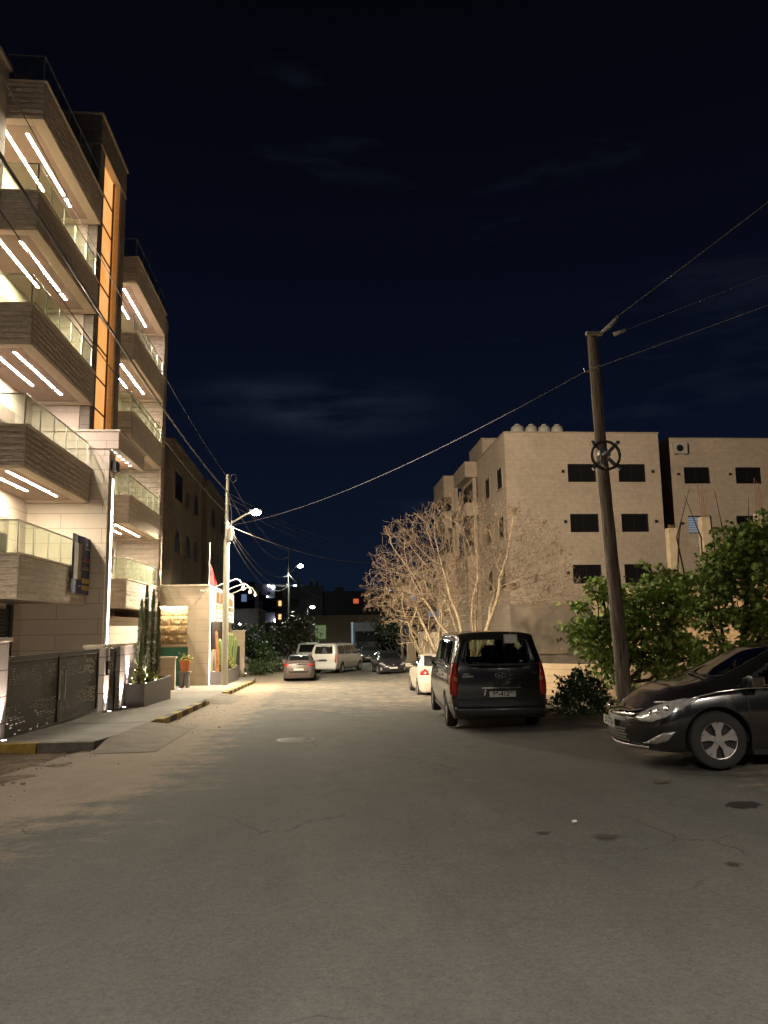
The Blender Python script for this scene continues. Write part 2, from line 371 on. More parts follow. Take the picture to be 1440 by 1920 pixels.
# ============================================================ ground, road, pavement
def road_material():
    m, nt, b = nodes_of('dusty_asphalt')
    g = nd(nt, 'ShaderNodeNewGeometry'); s = nd(nt, 'ShaderNodeSeparateXYZ'); lnk(nt, g.outputs['Position'], s.inputs[0])
    def noise_(sc, det=5, rough=0.6, stretch=(1, 1, 1)):
        mp = nd(nt, 'ShaderNodeMapping'); mp.inputs['Scale'].default_value = stretch; lnk(nt, g.outputs['Position'], mp.inputs[0])
        n = nd(nt, 'ShaderNodeTexNoise', {'Scale': sc, 'Detail': det, 'Roughness': rough}); lnk(nt, mp.outputs[0], n.inputs['Vector']); return n.outputs['Fac']
    def mr(v, a, b_, c=0.0, d=1.0, smooth=False):
        r = nd(nt, 'ShaderNodeMapRange', {'From Min': a, 'From Max': b_, 'To Min': c, 'To Max': d})
        if smooth: r.interpolation_type = 'SMOOTHSTEP'
        lnk(nt, v, r.inputs[0]); return r.outputs[0]
    def math_(op, a, b_):
        n = nd(nt, 'ShaderNodeMath', operation=op)
        for i, q in enumerate((a, b_)):
            if isinstance(q, (int, float)): n.inputs[i].default_value = q
            else: lnk(nt, q, n.inputs[i])
        return n.outputs[0]
    def mix(f, a, b_, bt='MIX'):
        n = nd(nt, 'ShaderNodeMixRGB', blend_type=bt)
        for i, q in enumerate((f, a, b_)):
            if isinstance(q, (int, float)): n.inputs[i].default_value = q
            elif isinstance(q, tuple): n.inputs[i].default_value = c4(q)
            else: lnk(nt, q, n.inputs[i])
        return n.outputs[0]
    fine = noise_(55, 4, 0.75); grit = noise_(150, 2, 0.6); patch = noise_(0.45, 6, 0.65, (1.3, 0.6, 1)); mid = noise_(2.3, 6, 0.7, (1.2, 0.8, 1)); grain = noise_(24, 5, 0.8)
    streak = noise_(1.1, 6, 0.7, (0.5, 2.6, 1)); lane = noise_(0.9, 3, 0.5, (1.6, 0.08, 1))
    base = mix(mr(patch, 0.3, 0.7), (0.078, 0.078, 0.072), (0.112, 0.110, 0.100))
    base = mix(mr(lane, 0.35, 0.65, 0.0, 0.5), base, (0.062, 0.062, 0.059))
    base = mix(mr(fine, 0.30, 0.72, 0.0, 0.45), base, (0.21, 0.20, 0.175))
    base = mix(mr(grit, 0.66, 0.78, 0.0, 0.5), base, (0.30, 0.28, 0.25))
    base = mix(mr(fine, 0.42, 0.25, 0.0, 0.5), base, (0.04, 0.038, 0.034))
    # wind-blown dust: along the left edge, the right verge and the worn middle distance
    le = mr(s.outputs[0], -0.2, -3.4, 0, 1.35, True)
    nearl = mr(s.outputs[1], 3.0, 11.0, 0.0, 1.0, True)
    re = mr(s.outputs[0], 3.2, 6.0, 0, 0.9, True)
    md = mr(s.outputs[1], 14.0, 24.0, 0, 0.62, True)
    fd = mr(s.outputs[1], 60.0, 44.0, 0, 1, True)
    d = math_('MAXIMUM', math_('MULTIPLY', le, nearl), math_('MAXIMUM', re, math_('MULTIPLY', md, fd)))
    nn = math_('ADD', math_('MULTIPLY', streak, 0.6), math_('MULTIPLY', mid, 0.5))
    thr = math_('ADD', nn, math_('MULTIPLY', d, 0.42))
    dm = mr(thr, 0.72, 0.98, 0, 0.85, True)
    base = mix(dm, base, (0.34, 0.265, 0.19))
    sp = noise_(0.75, 5, 0.6, (0.8, 1.6, 1)); spm = mr(sp, 0.665, 0.72, 0, 0.55, True)
    base = mix(spm, base, (0.24, 0.20, 0.15))
    mt = mix(mr(mid, 0.3, 0.7), (0.88, 0.88, 0.88), (1.10, 1.10, 1.10)); base = mix(1.0, base, mt, 'MULTIPLY')
    mt = mix(mr(grain, 0.32, 0.68), (0.78, 0.78, 0.78), (1.20, 1.20, 1.19)); base = mix(1.0, base, mt, 'MULTIPLY')
    wv = nd(nt, 'ShaderNodeTexNoise', {'Scale': 1.2, 'Detail': 5.0}); lnk(nt, g.outputs['Position'], wv.inputs['Vector'])
    wa = nd(nt, 'ShaderNodeVectorMath', operation='MULTIPLY_ADD'); lnk(nt, wv.outputs['Color'], wa.inputs[0]); wa.inputs[1].default_value = (1.1, 1.1, 0); lnk(nt, g.outputs['Position'], wa.inputs[2])
    vo = nd(nt, 'ShaderNodeTexVoronoi', {'Scale': 0.42}, feature='DISTANCE_TO_EDGE'); lnk(nt, wa.outputs[0], vo.inputs['Vector'])
    ck = mr(vo.outputs['Distance'], 0.0, 0.006, 0.75, 0.0); cmask = mr(noise_(0.5, 3, 0.5, (1, 1, 1)), 0.50, 0.62, 0, 1, True)
    base = mix(math_('MULTIPLY', ck, cmask), base, (0.035, 0.033, 0.030))
    lnk(nt, base, b.inputs['Base Color']); b.inputs['Roughness'].default_value = 0.82
    b.inputs['Specular IOR Level'].default_value = 0.3
    bp = nd(nt, 'ShaderNodeBump', {'Strength': 0.8, 'Distance': 0.008}); lnk(nt, fine, bp.inputs['Height'])
    b2 = nd(nt, 'ShaderNodeBump', {'Strength': 0.25, 'Distance': 0.05}); lnk(nt, mid, b2.inputs['Height']); lnk(nt, bp.outputs[0], b2.inputs['Normal']); lnk(nt, b2.outputs[0], b.inputs['Normal'])
    return m
def dirt_material():
    m, nt, b = nodes_of('sandy_dirt')
    g = nd(nt, 'ShaderNodeNewGeometry')
    mp = nd(nt, 'ShaderNodeMapping'); mp.inputs['Scale'].default_value = (1, 1, 1); lnk(nt, g.outputs['Position'], mp.inputs[0])
    n = nd(nt, 'ShaderNodeTexNoise', {'Scale': 1.6, 'Detail': 8.0, 'Roughness': 0.7}); lnk(nt, mp.outputs[0], n.inputs['Vector'])
    n2 = nd(nt, 'ShaderNodeTexNoise', {'Scale': 14, 'Detail': 6.0, 'Roughness': 0.7}); lnk(nt, mp.outputs[0], n2.inputs['Vector'])
    cr = nd(nt, 'ShaderNodeValToRGB'); lnk(nt, n.outputs['Fac'], cr.inputs[0])
    cr.color_ramp.elements[0].position = 0.35; cr.color_ramp.elements[0].color = (0.13, 0.085, 0.055, 1)
    cr.color_ramp.elements[1].position = 0.68; cr.color_ramp.elements[1].color = (0.36, 0.27, 0.18, 1)
    mx = nd(nt, 'ShaderNodeMixRGB', blend_type='MULTIPLY'); mx.inputs[0].default_value = 0.7
    r = nd(nt, 'ShaderNodeMapRange', {'From Min': 0.3, 'From Max': 0.7, 'To Min': 0.45, 'To Max': 1.25}); lnk(nt, n2.outputs['Fac'], r.inputs[0])
    lnk(nt, cr.outputs[0], mx.inputs[1]); lnk(nt, r.outputs[0], mx.inputs[2]); lnk(nt, mx.outputs[0], b.inputs['Base Color'])
    b.inputs['Roughness'].default_value = 1.0
    bp = nd(nt, 'ShaderNodeBump', {'Strength': 0.8, 'Distance': 0.06}); lnk(nt, n2.outputs['Fac'], bp.inputs['Height']); lnk(nt, bp.outputs[0], b.inputs['Normal'])
    return m
M['road'] = road_material(); M['dirt'] = dirt_material()
M['paving'] = stone('concrete_paving', (0.27, 0.245, 0.22), (0.25, 0.225, 0.20), (0.13, 0.115, 0.10), 0.4, 0.4, 0.006, 0.1, 2.0, 0.1, 40, 0.8, dirt=0.3)

def sheet(name, xs, ys, zf, m, noise_amp=0.0, nf=1.0):
    mb = MB(); g = []
    for y in ys:
        row = []
        for x in xs:
            z = zf(x, y)
            if noise_amp: z += noise_amp * noise.noise(Vector((x * nf, y * nf, 0.3)))
            row.append(mb.bm.verts.new((x, y, z)))
        g.append(row)
    for j in range(len(ys) - 1):
        for i in range(len(xs) - 1): mb.bm.faces.new([g[j][i], g[j][i + 1], g[j + 1][i + 1], g[j + 1][i]])
    return tag(mb.build(name, m, smooth=True), kind='structure')
def frange(a, b, n): return [a + (b - a) * i / n for i in range(n + 1)]
def ground_z(x, y):
    z = gz(x, y) - 0.03
    return z
gx = [-600, -200, -60, -30, -16, -10, -8, -7] + frange(-6.5, 7, 54)[1:] + [8, 9, 12, 16, 24, 40, 60, 200, 600]
gy = [-200, -60, -20, -8] + frange(-4, 14, 90)[1:] + frange(14, 44, 60)[1:] + [46, 50, 60, 80, 120, 200, 400, 700]
def gzz(x, y):
    z = ground_z(x, y)
    if -6.2 < x < -3.6 and 4 < y < 14.4: z += 0.05 * noise.noise(Vector((x * 1.6, y * 1.2, 2))) + 0.02
    return z
sheet('ground', gx, gy, gzz, M['dirt'])
def road_edge_l(y):
    if y < 11: return -4.6 + 0.25 * math.sin(y * 0.9) + 0.03 * y
    if y < 18: return -4.3 + (y - 11) / 7 * 0.75
    return -3.52
mb = MB(); ys = frange(-20, 13.6, 84) + frange(13.9, 44, 100) + [46, 48, 52, 56, 60, 66, 75, 90, 120]
rows = []
for y in ys:
    x0 = road_edge_l(y) if y > -2 else -4.6
    x1 = 7.3 if y < 44 else 7.3
    if 44 <= y < 62: x0 = -5.0
    row = [mb.bm.verts.new((x0 + (x1 - x0) * t, y, gz(x0 + (x1 - x0) * t, y) + 0.0 + 0.006 * noise.noise(Vector((t * 8, y * 0.8, 0))))) for t in frange(0, 1, 30)]
    rows.append(row)
for a, b in zip(rows, rows[1:]):
    for i in range(30): mb.bm.faces.new([a[i], a[i + 1], b[i + 1], b[i]])
tag(mb.build('road', M['road'], smooth=True), kind='structure')

# pavement: paved slab from the near end at y 14.2 to the far end, with a kerb on the road side and two dropped ramps
PV = 0.13
def pv_z(y): return road_z(y) + PV
mb = MB()
ys = frange(14.0, 46, 64)
def pv_edge(y): return -3.72 if y > 15.5 else -3.72 - 0.08 * (15.5 - y)
rows = [[mb.bm.verts.new((x, y, pv_z(y))) for x in (-7.6, -5.6, -4.6, pv_edge(y))] for y in ys]
for a, b in zip(rows, rows[1:]):
    for i in range(3): mb.bm.faces.new([a[i], a[i + 1], b[i + 1], b[i]])
# near end face
y = 14.0
mb.face([(-7.6, y, pv_z(y) - 0.3), (pv_edge(y), y, pv_z(y) - 0.3), (pv_edge(y), y, pv_z(y)), (-7.6, y, pv_z(y))])
for a, b in zip(ys, ys[1:]): mb.face([(pv_edge(a), a, pv_z(a) - 0.3), (pv_edge(b), b, pv_z(b) - 0.3), (pv_edge(b), b, pv_z(b) - 0.001), (pv_edge(a), a, pv_z(a) - 0.001)])
tag(mb.build('pavement', M['paving']), kind='structure')
M['kerb_y'] = mat('worn_yellow_kerb_paint', (0.42, 0.28, 0.06), 0.8, var=0.35, scale=5, bump=0.2)
M['kerb_g'] = mat('worn_kerb_concrete', (0.17, 0.15, 0.125), 0.9, var=0.3, scale=5, bump=0.2)
M['kerb_k'] = mat('worn_black_kerb_paint', (0.075, 0.065, 0.055), 0.8, var=0.35, scale=5, bump=0.2)
def kerb(y0, y1, x, label):
    t = thing('kerb', label, 'kerb', (x, y0, pv_z(y0)), group=None)
    n = int(round((y1 - y0) / 0.78)); L_ = (y1 - y0) / n
    for i in range(n):
        a, b = y0 + i * L_, y0 + (i + 1) * L_ - 0.015
        mb = MB(); z0, z1 = pv_z(a) + 0.02, pv_z(b) + 0.02
        if i == n - 1: z1 -= 0.05
        v = [(x, a, z0 - 0.3), (x + 0.2, a, z0 - 0.3), (x + 0.2, a, z0), (x, a, z0), (x, b, z1 - 0.3), (x + 0.2, b, z1 - 0.3), (x + 0.2, b, z1), (x, b, z1)]
        vv = [mb.bm.verts.new(q) for q in v]
        for f in ((0, 1, 2, 3), (4, 7, 6, 5), (3, 2, 6, 7), (0, 4, 5, 1), (1, 5, 6, 2), (0, 3, 7, 4)): mb.bm.faces.new([vv[k] for k in f])
        mb.build('kerb_stone', M['kerb_y'] if i % 2 == 0 else M['kerb_k'], t, bevel=0.012)
    return t
kerb(18.2, 25.6, -3.72, 'worn yellow and black striped kerb in front of the cypress planter')
kerb(30.4, 43.6, -3.72, 'worn yellow and black striped kerb in front of the cactus planter and steel lamp pole')
t = thing('kerb', 'low kerb with faded yellow paint closing the near end of the pavement', 'kerb', (-5.6, 13.8, -0.3))
for i in range(4):
    mb = MB(); x0 = -7.6 + i * 0.95
    mb.box(x0, x0 + 0.93, 13.8, 14.0, pv_z(14) - 0.32, pv_z(14) + 0.015)
    mb.build('kerb_stone', M['kerb_y'] if i in (1, 2) else M['kerb_g'], t, bevel=0.012)
# dropped ramps of dusty concrete
M['ramp'] = mat('dusty_ramp_concrete', (0.24, 0.205, 0.16), 0.9, var=0.25, scale=2.5, bump=0.3)
def ramp(y0, y1, xo, label):
    mb = MB(); rows = []
    for y in frange(y0, y1, 16):
        hf = max(0.0, min(1.0, (y - y0) / (1.2 if y0 < 20 else 0.5))) * max(0.0, min(1.0, (y1 - y) / 0.5)); hf = hf * hf * (3 - 2 * hf)
        rows.append([mb.bm.verts.new((x, y, road_z(y) + 0.008 + q * hf)) for x, q in ((-3.74, PV), (-3.5, PV - 0.02), (-3.15, PV - 0.08), (xo, 0.0))])
    for a, b in zip(rows, rows[1:]):
        for i in range(3): mb.bm.faces.new([a[i], a[i + 1], b[i + 1], b[i]])
    o = mb.build('dropped_ramp', M['ramp'], smooth=True); tag(o, kind='structure'); return o
ramp(13.3, 18.2, -2.7, ''); ramp(25.6, 30.4, -2.8, '')

# ============================================================ five-storey apartment building
XF = -7.7
apt = thing('apartment_building', 'five storey pale stone apartment block with lit balconies and an orange stair window', 'building', (-12, 26, -1.0))
# walls
mb = MB()
mb.box(-20, -9.7, 20.4, 38.3, -1.3, 17.0)              # main body behind the balconies
mb.box(-20, -8.7, 2, 20.4, -1.3, 17.3)               # near wing
mb.build('wall', M['stone'], apt)
mb = MB(); mb.box(-20.05, -8.62, 1.9, 20.46, 17.3, 17.42); mb.box(-20, -9.55, 20.5, 38.35, 17.0, 17.1)
mb.build('roof_coping', M['trim'], apt)
mb = MB(); mb.box(-9.7, -8.15, 26.15, 29.8, -1.3, 19.0); mb.build('end_wall', M['stone'], apt)
mb = MB(); mb.box(-9.69, -7.72, 37.62, 38.3, -1.3, 17.3)
mb.rough_face((-9.6, 37.62, 2.5), (1, 0, 0), (0, 0, 1), (0, -1, 0), 1.88, 14.6, 0.25, 0.06, 0.16, 5)
mb.rough_face((-7.72, 37.62, 2.5), (0, 1, 0), (0, 0, 1), (1, 0, 0), 0.68, 14.6, 0.25, 0.05, 0.2, 6)
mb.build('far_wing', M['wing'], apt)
# stair tower
mb = MB()
mb.box(-8.15, -7.83, 26.2, 26.78, 8.3, 19.0)
mb.box(-8.15, -7.83, 29.25, 29.8, 8.3, 19.0)
mb.build('stair_tower', M['tower'], apt)
mb = MB(); mb.box(-9.9, -7.83, 26.2, 29.8, 19.05, 20.15)
mb.rough_face((-9.4, 26.2, 19.05), (1, 0, 0), (0, 0, 1), (0, -1, 0), 1.57, 1.1, 0.22, 0.04, 0.12, 3)
mb.rough_face((-7.83, 26.2, 19.05), (0, 1, 0), (0, 0, 1), (1, 0, 0), 3.6, 1.1, 0.22, 0.04, 0.12, 4)
mb.build('tower_cap', M['tower'], apt)
mb = MB(); mb.box(-9.95, -7.76, 26.14, 29.86, 20.16, 20.24); mb.box(-8.6, -7.8, 26.2, 29.8, 18.98, 19.045); mb.build('tower_coping', M['trim'], apt)
M['amber'] = None
def amber_mat():
    m, nt, b = nodes_of('amber_lit_glass')
    g = nd(nt, 'ShaderNodeNewGeometry'); s = nd(nt, 'ShaderNodeSeparateXYZ'); lnk(nt, g.outputs['Position'], s.inputs[0])
    n = nd(nt, 'ShaderNodeTexNoise', {'Scale': 0.9, 'Detail': 3.0}); lnk(nt, g.outputs['Position'], n.inputs['Vector'])
    cr = nd(nt, 'ShaderNodeValToRGB'); lnk(nt, n.outputs['Fac'], cr.inputs[0])
    cr.color_ramp.elements[0].position = 0.3; cr.color_ramp.elements[0].color = (0.90, 0.36, 0.075, 1)
    cr.color_ramp.elements[1].position = 0.7; cr.color_ramp.elements[1].color = (1.0, 0.53, 0.19, 1)
    b.inputs['Base Color'].default_value = (0.3, 0.1, 0.02, 1); b.inputs['Roughness'].default_value = 0.3
    lnk(nt, cr.outputs[0], b.inputs['Emission Color']); b.inputs['Emission Strength'].default_value = 1.05
    return m
M['amber'] = amber_mat()
M['amber_frame'] = mat('dark_bronze_mullion', (0.10, 0.045, 0.02), 0.5)
M['amber_reveal'] = mat('pale_wood_reveal', (0.78, 0.60, 0.40), 0.5)
mb = MB(); mb.box(-8.12, -8.05, 26.78, 29.0, 8.3, 18.98); sw = mb.build('stair_window', M['amber'], apt)
mb = MB()
for k in range(8): z = 9.5 + k * 1.18; mb.box(-8.05, -8.01, 26.78, 28.7, z, z + 0.05)
mb.box(-8.05, -8.0, 28.68, 28.80, 8.3, 18.98)
mb.build('mullion', M['amber_frame'], sw)
mb = MB(); mb.box(-8.1, -7.86, 29.0, 29.25, 8.3, 18.98); mb.build('window_reveal', M['amber_reveal'], sw)
# entrance portal
mb = MB(); mb.box(-9.7, -7.1, 26.16, 26.95, -1.3, 7.72); mb.box(-9.7, -8.3, 29.2, 29.9, -1.3, 7.72); mb.build('portal_pier', M['stone'], apt)
mb = MB()
mb.box(-9.7, -6.8, 26.1, 29.95, 7.9, 8.3); mb.box(-7.0, -6.8, 26.1, 29.95, 7.72, 7.9); mb.box(-9.7, -7.0, 26.1, 26.3, 7.72, 7.9)
mb.build('portal_canopy', M['stone'], apt)
mb = MB(); mb.box(-9.75, -6.74, 26.04, 30.0, 8.3, 8.37); mb.build('canopy_coping', M['trim'], apt)
mb = MB(); mb.box(-9.6, -7.0, 26.3, 29.9, 7.86, 7.89); mb.build('canopy_soffit', M['peach'], apt)
for i in range(6):
    for x in (-7.22, -8.1):
        mb = MB(); y = 26.75 + i * 0.55; mb.box(x - 0.05, x + 0.05, y - 0.05, y + 0.05, 7.83, 7.855); mb.build('downlight', M['spotdim'], apt)
lamp('canopy_light', 'POINT', (-7.7, 28.3, 7.3), 45, (1, 0.86, 0.72), apt, radius=0.3)
mb = MB(); mb.box(-7.09, -7.06, 26.42, 26.62, 0.0, 6.75); mb.build('light_strip', M['led_strip'], apt)
mb = MB(); mb.box(-7.1, -7.04, 26.36, 26.42, 0.0, 6.8); mb.box(-7.1, -7.04, 26.62, 26.68, 0.0, 6.8); mb.build('light_strip_frame', M['steel'], apt)
mb = MB(); mb.box(-7.1, -6.9, 26.35, 26.75, 7.0, 7.35); mb.build('wall_lamp', M['black'], apt, bevel=0.02)

def make_balcony(near, z0, parent, strips=True, length=5.7, glass_m='rail_glass', led='led'):
    """parapet box of split-face stone, smooth base trim, brown soffit with two light strips, glass railing above"""
    y0, y1 = near, near + length
    h = 1.13
    base = MB()
    base.box(-9.68, XF, y0, y1, z0 + 0.10, z0 + 0.35)
    base.box(XF - 0.16, XF, y0, y1, z0 + 0.35, z0 + h); base.box(-9.68, XF - 0.16, y0, y0 + 0.16, z0 + 0.35, z0 + h)
    base.box(-9.68, XF - 0.16, y1 - 0.16, y1, z0 + 0.35, z0 + h)
    base.rough_face((XF, y0, z0 + 0.02), (0, 1, 0), (0, 0, 1), (1, 0, 0), length, h - 0.02, 0.16, 0.034, 0.06, z0)
    base.rough_face((-8.9, y0, z0 + 0.02), (1, 0, 0), (0, 0, 1), (0, -1, 0), -8.9 * -1 + XF, h - 0.02, 0.16, 0.05, 0.04, z0 + 2)
    b = base.build('balcony', M['rough'], parent)
    t = MB()
    t.box(XF - 0.34, XF - 0.0, y0, y1, z0, z0 + 0.1); t.box(-9.68, XF - 0.34, y0, y0 + 0.3, z0, z0 + 0.1); t.box(-9.68, XF - 0.34, y1 - 0.3, y1, z0, z0 + 0.1)
    t.build('base_trim', M['trim'], b, bevel=0.008)
    c = MB(); c.box(XF - 0.2, XF + 0.07, y0 - 0.06, y1 + 0.02, z0 + h, z0 + h + 0.04); c.box(-9.68, XF - 0.2, y0 - 0.06, y0 + 0.2, z0 + h, z0 + h + 0.04)
    c.build('parapet_coping', M['trim'], b)
    s = MB(); s.box(-9.68, XF - 0.34, y0 + 0.3, y1 - 0.3, z0 + 0.055, z0 + 0.099); s.build('soffit', M['soffit'], b)
    if strips:
        for x, a, e_ in ((XF - 0.72, 0.75, length * 0.70), (XF - 1.30, 0.35, length * 0.66)):
            s = MB(); s.face([(x - 0.035, y0 + a, z0 + 0.052), (x + 0.035, y0 + a, z0 + 0.052), (x + 0.035, y0 + e_, z0 + 0.052), (x - 0.035, y0 + e_, z0 + 0.052)]); s.build('light_strip', M[led], b)
        for k in range(3):
            s = MB(); yy = y0 + length * 0.735 + k * 0.2; s.box(XF - 0.76, XF - 0.68, yy, yy + 0.07, z0 + 0.035, z0 + 0.054); s.build('downlight', M['spot'], b)
    # railing
    zt = z0 + h + 0.04; hr = 0.86
    n = 5; seg = (length - 0.2) / n
    for i in range(n):
        g = MB(); g.box(XF - 0.09, XF - 0.08, y0 + 0.1 + i * seg + 0.03, y0 + 0.1 + (i + 1) * seg - 0.03, zt + 0.02, zt + hr); g.build('glass_panel', M[glass_m], b)
    g = MB(); g.box(-8.75, XF - 0.12, y0 + 0.08, y0 + 0.09, zt + 0.02, zt + hr); g.build('glass_panel', M[glass_m], b)
    r = MB(); r.tube([(-8.8, y0 + 0.08, zt + hr), (XF - 0.085, y0 + 0.08, zt + hr), (XF - 0.085, y1 - 0.1, zt + hr)], 0.022, 6)
    r.build('handrail', M['steel'], b)
    for i in range(n + 1):
        p = MB(); yy = y0 + 0.09 + i * seg; p.box(XF - 0.10, XF - 0.07, yy - 0.018, yy + 0.018, zt, zt + hr); p.build('railing_post', M['steel'], b)
    return b
def make_door(y0, y1, z0, parent, name='balcony_door', x=-9.7, h=2.3):
    f = MB(); f.box(x, x + 0.05, y0, y1, z0, z0 + h); d = f.build(name, M['roller'], parent)
    g = MB(); g.box(x + 0.05, x + 0.06, y0 + 0.1, (y0 + y1) / 2 - 0.04, z0 + 0.1, z0 + h * 0.78); g.box(x + 0.05, x + 0.06, (y0 + y1) / 2 + 0.04, y1 - 0.1, z0 + 0.1, z0 + h * 0.78); g.build('pane', M['dark_win'], d)
LB = [2.45, 5.85, 9.22, 12.5, 15.84]
for i, z in enumerate(LB):
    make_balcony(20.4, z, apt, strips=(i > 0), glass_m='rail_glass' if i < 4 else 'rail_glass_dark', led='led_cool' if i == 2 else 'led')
    if i < 4: make_door(22.6, 24.6, z + 0.36, apt)
RB = [2.5, 5.9, 9.4, 12.8, 16.2]
for i, z in enumerate(RB):
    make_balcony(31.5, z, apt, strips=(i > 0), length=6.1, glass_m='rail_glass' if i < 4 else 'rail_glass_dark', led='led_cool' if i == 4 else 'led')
    if i < 4: make_door(33.4, 35.2, z + 0.36, apt)
mb = MB(); mb.box(-9.7, -9.64, 36.3, 36.9, 4.3, 5.4); w = mb.build('window', M['black'], apt)
mb = MB(); mb.box(-9.7, -8.7, 31.0, 31.5, -1.3, 17.0); mb.build('recess_pier', M['stone'], apt)
mb = MB(); mb.box(-9.7, -8.4, 31.5, 37.6, -1.3, 2.2); mb.build('ground_floor_wall', M['stone'], apt)
# shutter opening of the garage
mb = MB()
for k in range(22): mb.box(-9.69, -9.62 if k % 2 else -9.60, 20.8, 24.9, -0.1 + k * 0.11, 0.0 + k * 0.11)
mb.build('garage_shutter', M['shutter'], apt)
mb = MB(); mb.box(-9.7, -9.55, 20.6, 20.8, -0.2, 2.45); mb.box(-9.7, -9.55, 24.9, 25.1, -0.2, 2.45); mb.build('shutter_frame', M['black'], apt)
# wall bracket lamps on the near wing
for z in (13.3, 9.9):
    mb = MB(); mb.sphere((-8.62, 19.6, z), 0.06, 8); mb.build('wall_lamp', M['spotdim'], apt, smooth=True)
# hanging banner on the first-floor balcony
bn = thing('banner', 'blue banner with a building picture and orange writing tied to the lowest left balcony railing', 'banner', (XF + 0.09, 24.6, 3.2))
M['banner'] = mat('banner_blue', (0.045, 0.055, 0.16), 0.6, var=0.2, scale=3)
M['ban_pic'] = mat('banner_picture', (0.30, 0.26, 0.17), 0.6, var=0.35, scale=7)
M['ban_or'] = mat('banner_orange', (0.75, 0.22, 0.10), 0.6); M['ban_w'] = mat('banner_white', (0.6, 0.55, 0.5), 0.6); M['ban_y'] = mat('banner_yellow', (0.55, 0.42, 0.15), 0.6)
X0 = XF + 0.09
mb = MB()
ny = 12
for i in range(ny):
    a, b = 24.32 + 1.95 * i / ny, 24.32 + 1.95 * (i + 1) / ny
    xa, xb = X0 + 0.02 * math.sin(i * 1.1), X0 + 0.02 * math.sin((i + 1) * 1.1)
    for q in (0, 0.008):
        mb.face([(xa + q, a, 2.78), (xb + q, b, 2.78), (xb + q, b, 4.62), (xa + q, a, 4.62)])
mb.build('cloth', M['banner'], bn)
X1 = X0 + 0.035
mb = MB(); mb.box(X1, X1 + 0.004, 24.42, 25.18, 3.22, 4.35); pic = mb.build('printed_picture', M['ban_pic'], bn)
def scribble(mb, y0, y1, z, h, seed, x=X1):
    rnd = random.Random(seed); y = y0
    while y < y1:
        w = rnd.uniform(0.05, 0.14); mb.box(x, x + 0.004, y, y + w, z, z + 0.035)
        if rnd.random() < 0.7: mb.box(x, x + 0.004, y + w * 0.7, y + w * 0.7 + 0.03, z, z + h * rnd.uniform(0.6, 1))
        y += w + 0.02
mb = MB(); scribble(mb, 25.3, 26.1, 3.82, 0.16, 1); mb.build('upper_writing', M['ban_or'], bn)
mb = MB(); scribble(mb, 25.3, 26.1, 3.56, 0.14, 2); mb.build('lower_writing', M['ban_y'], bn)
mb = MB(); scribble(mb, 25.5, 25.9, 4.22, 0.05, 3); mb.lathe([(0.001, X1), (0.06, X1 + 0.004), (0.001, X1 + 0.006)], (0, 25.7, 4.38), 8, 'x'); scribble(mb, 24.9, 25.2, 3.0, 0.05, 4); mb.build('small_writing', M['ban_w'], bn)
mb = MB()
for j in range(2):
    for i in range(4): mb.box(X1, X1 + 0.004, 25.3 + i * 0.22, 25.47 + i * 0.22, 2.9 + j * 0.22, 3.06 + j * 0.22)
mb.build('icon_row', M['ban_y'], bn)

# potted plants on the roof edge
rnd = random.Random(5)
for k in range(2):
    t = thing('potted_plant', ['spiky reddish plant in a box on the top balcony by the near wing', 'low round reddish plant in a box on the top balcony beside the spiky one'][k], 'plant', (-8.5 + 0.35 * k, 20.75 + 0.1 * k, 16.3))
    mb = MB(); mb.box(-8.65 + 0.35 * k, -8.37 + 0.35 * k, 20.62 + 0.1 * k, 20.9 + 0.1 * k, 16.3, 17.0); mb.build('pot', M['planter'], t)
    mb = MB()
    for i in range(40):
        a = rnd.uniform(0, 6.28); r = rnd.uniform(0.1, 0.25 if k == 0 else 0.3); h = rnd.uniform(0.25, 0.5) if k == 0 else rnd.uniform(0.05, 0.2); c = Vector((-8.51 + 0.35 * k, 20.76 + 0.1 * k, 17.0))
        p = c + Vector((math.cos(a) * r, math.sin(a) * r, h)); s_ = Vector((-math.sin(a), math.cos(a), 0)) * 0.02
        mb.face([c - s_, c + s_, p])
    mb.build('leaves', M['terracotta'] if k == 0 else M['cypress_leaf'], t)

# ============================================================ gatehouse with niche, next to the cypress planter
gh = thing('gatehouse', 'beige stone gatehouse with a lit split-stone niche facing the camera', 'gatehouse', (-7.2, 38, -1.1))
GY = 38.0; GT = 3.72
mb = MB()
x0, x1 = -9.1, -5.42; nx0, nx1, nz0, nz1 = -8.45, -6.36, 0.92, 2.74; hx1 = -6.3
mb.box(x0, nx0, GY, GY + 0.5, -1.3, GT); mb.box(nx1, x1, GY, GY + 0.5, 0.8, GT); mb.box(nx0, nx1, GY, GY + 0.5, nz1, GT)
mb.box(nx0, nx1, GY, GY + 0.5, 0.8, nz0); mb.box(hx1, x1, GY, GY + 0.5, -1.3, 0.8)
mb.box(x0, x1, GY + 0.5, GY + 0.9, -1.3, GT); mb.box(x0 , x1 - 0.5, GY + 0.9, 47.5, -1.3, GT - 0.01)
mb.build('wall', M['gate_stone'], gh)
mb = MB(); mb.box(x0 - 0.05, x1 + 0.05, GY - 0.05, 47.6, GT, GT + 0.07); mb.build('coping', M['trim'], gh)
mb = MB(); mb.rough_face((nx0, GY + 0.46, nz0), (1, 0, 0), (0, 0, 1), (0, -1, 0), nx1 - nx0, nz1 - nz0, 0.45, 0.16, 0.03, 9); n_ = mb.build('niche', M['yellow_wall'], gh)
mb = MB(); mb.box(nx0 + 0.05, nx1 - 0.05, GY + 0.04, GY + 0.09, nz1 - 0.05, nz1 - 0.012); mb.build('light_strip', emit('niche_led', (1, 0.80, 0.50), 150), n_)
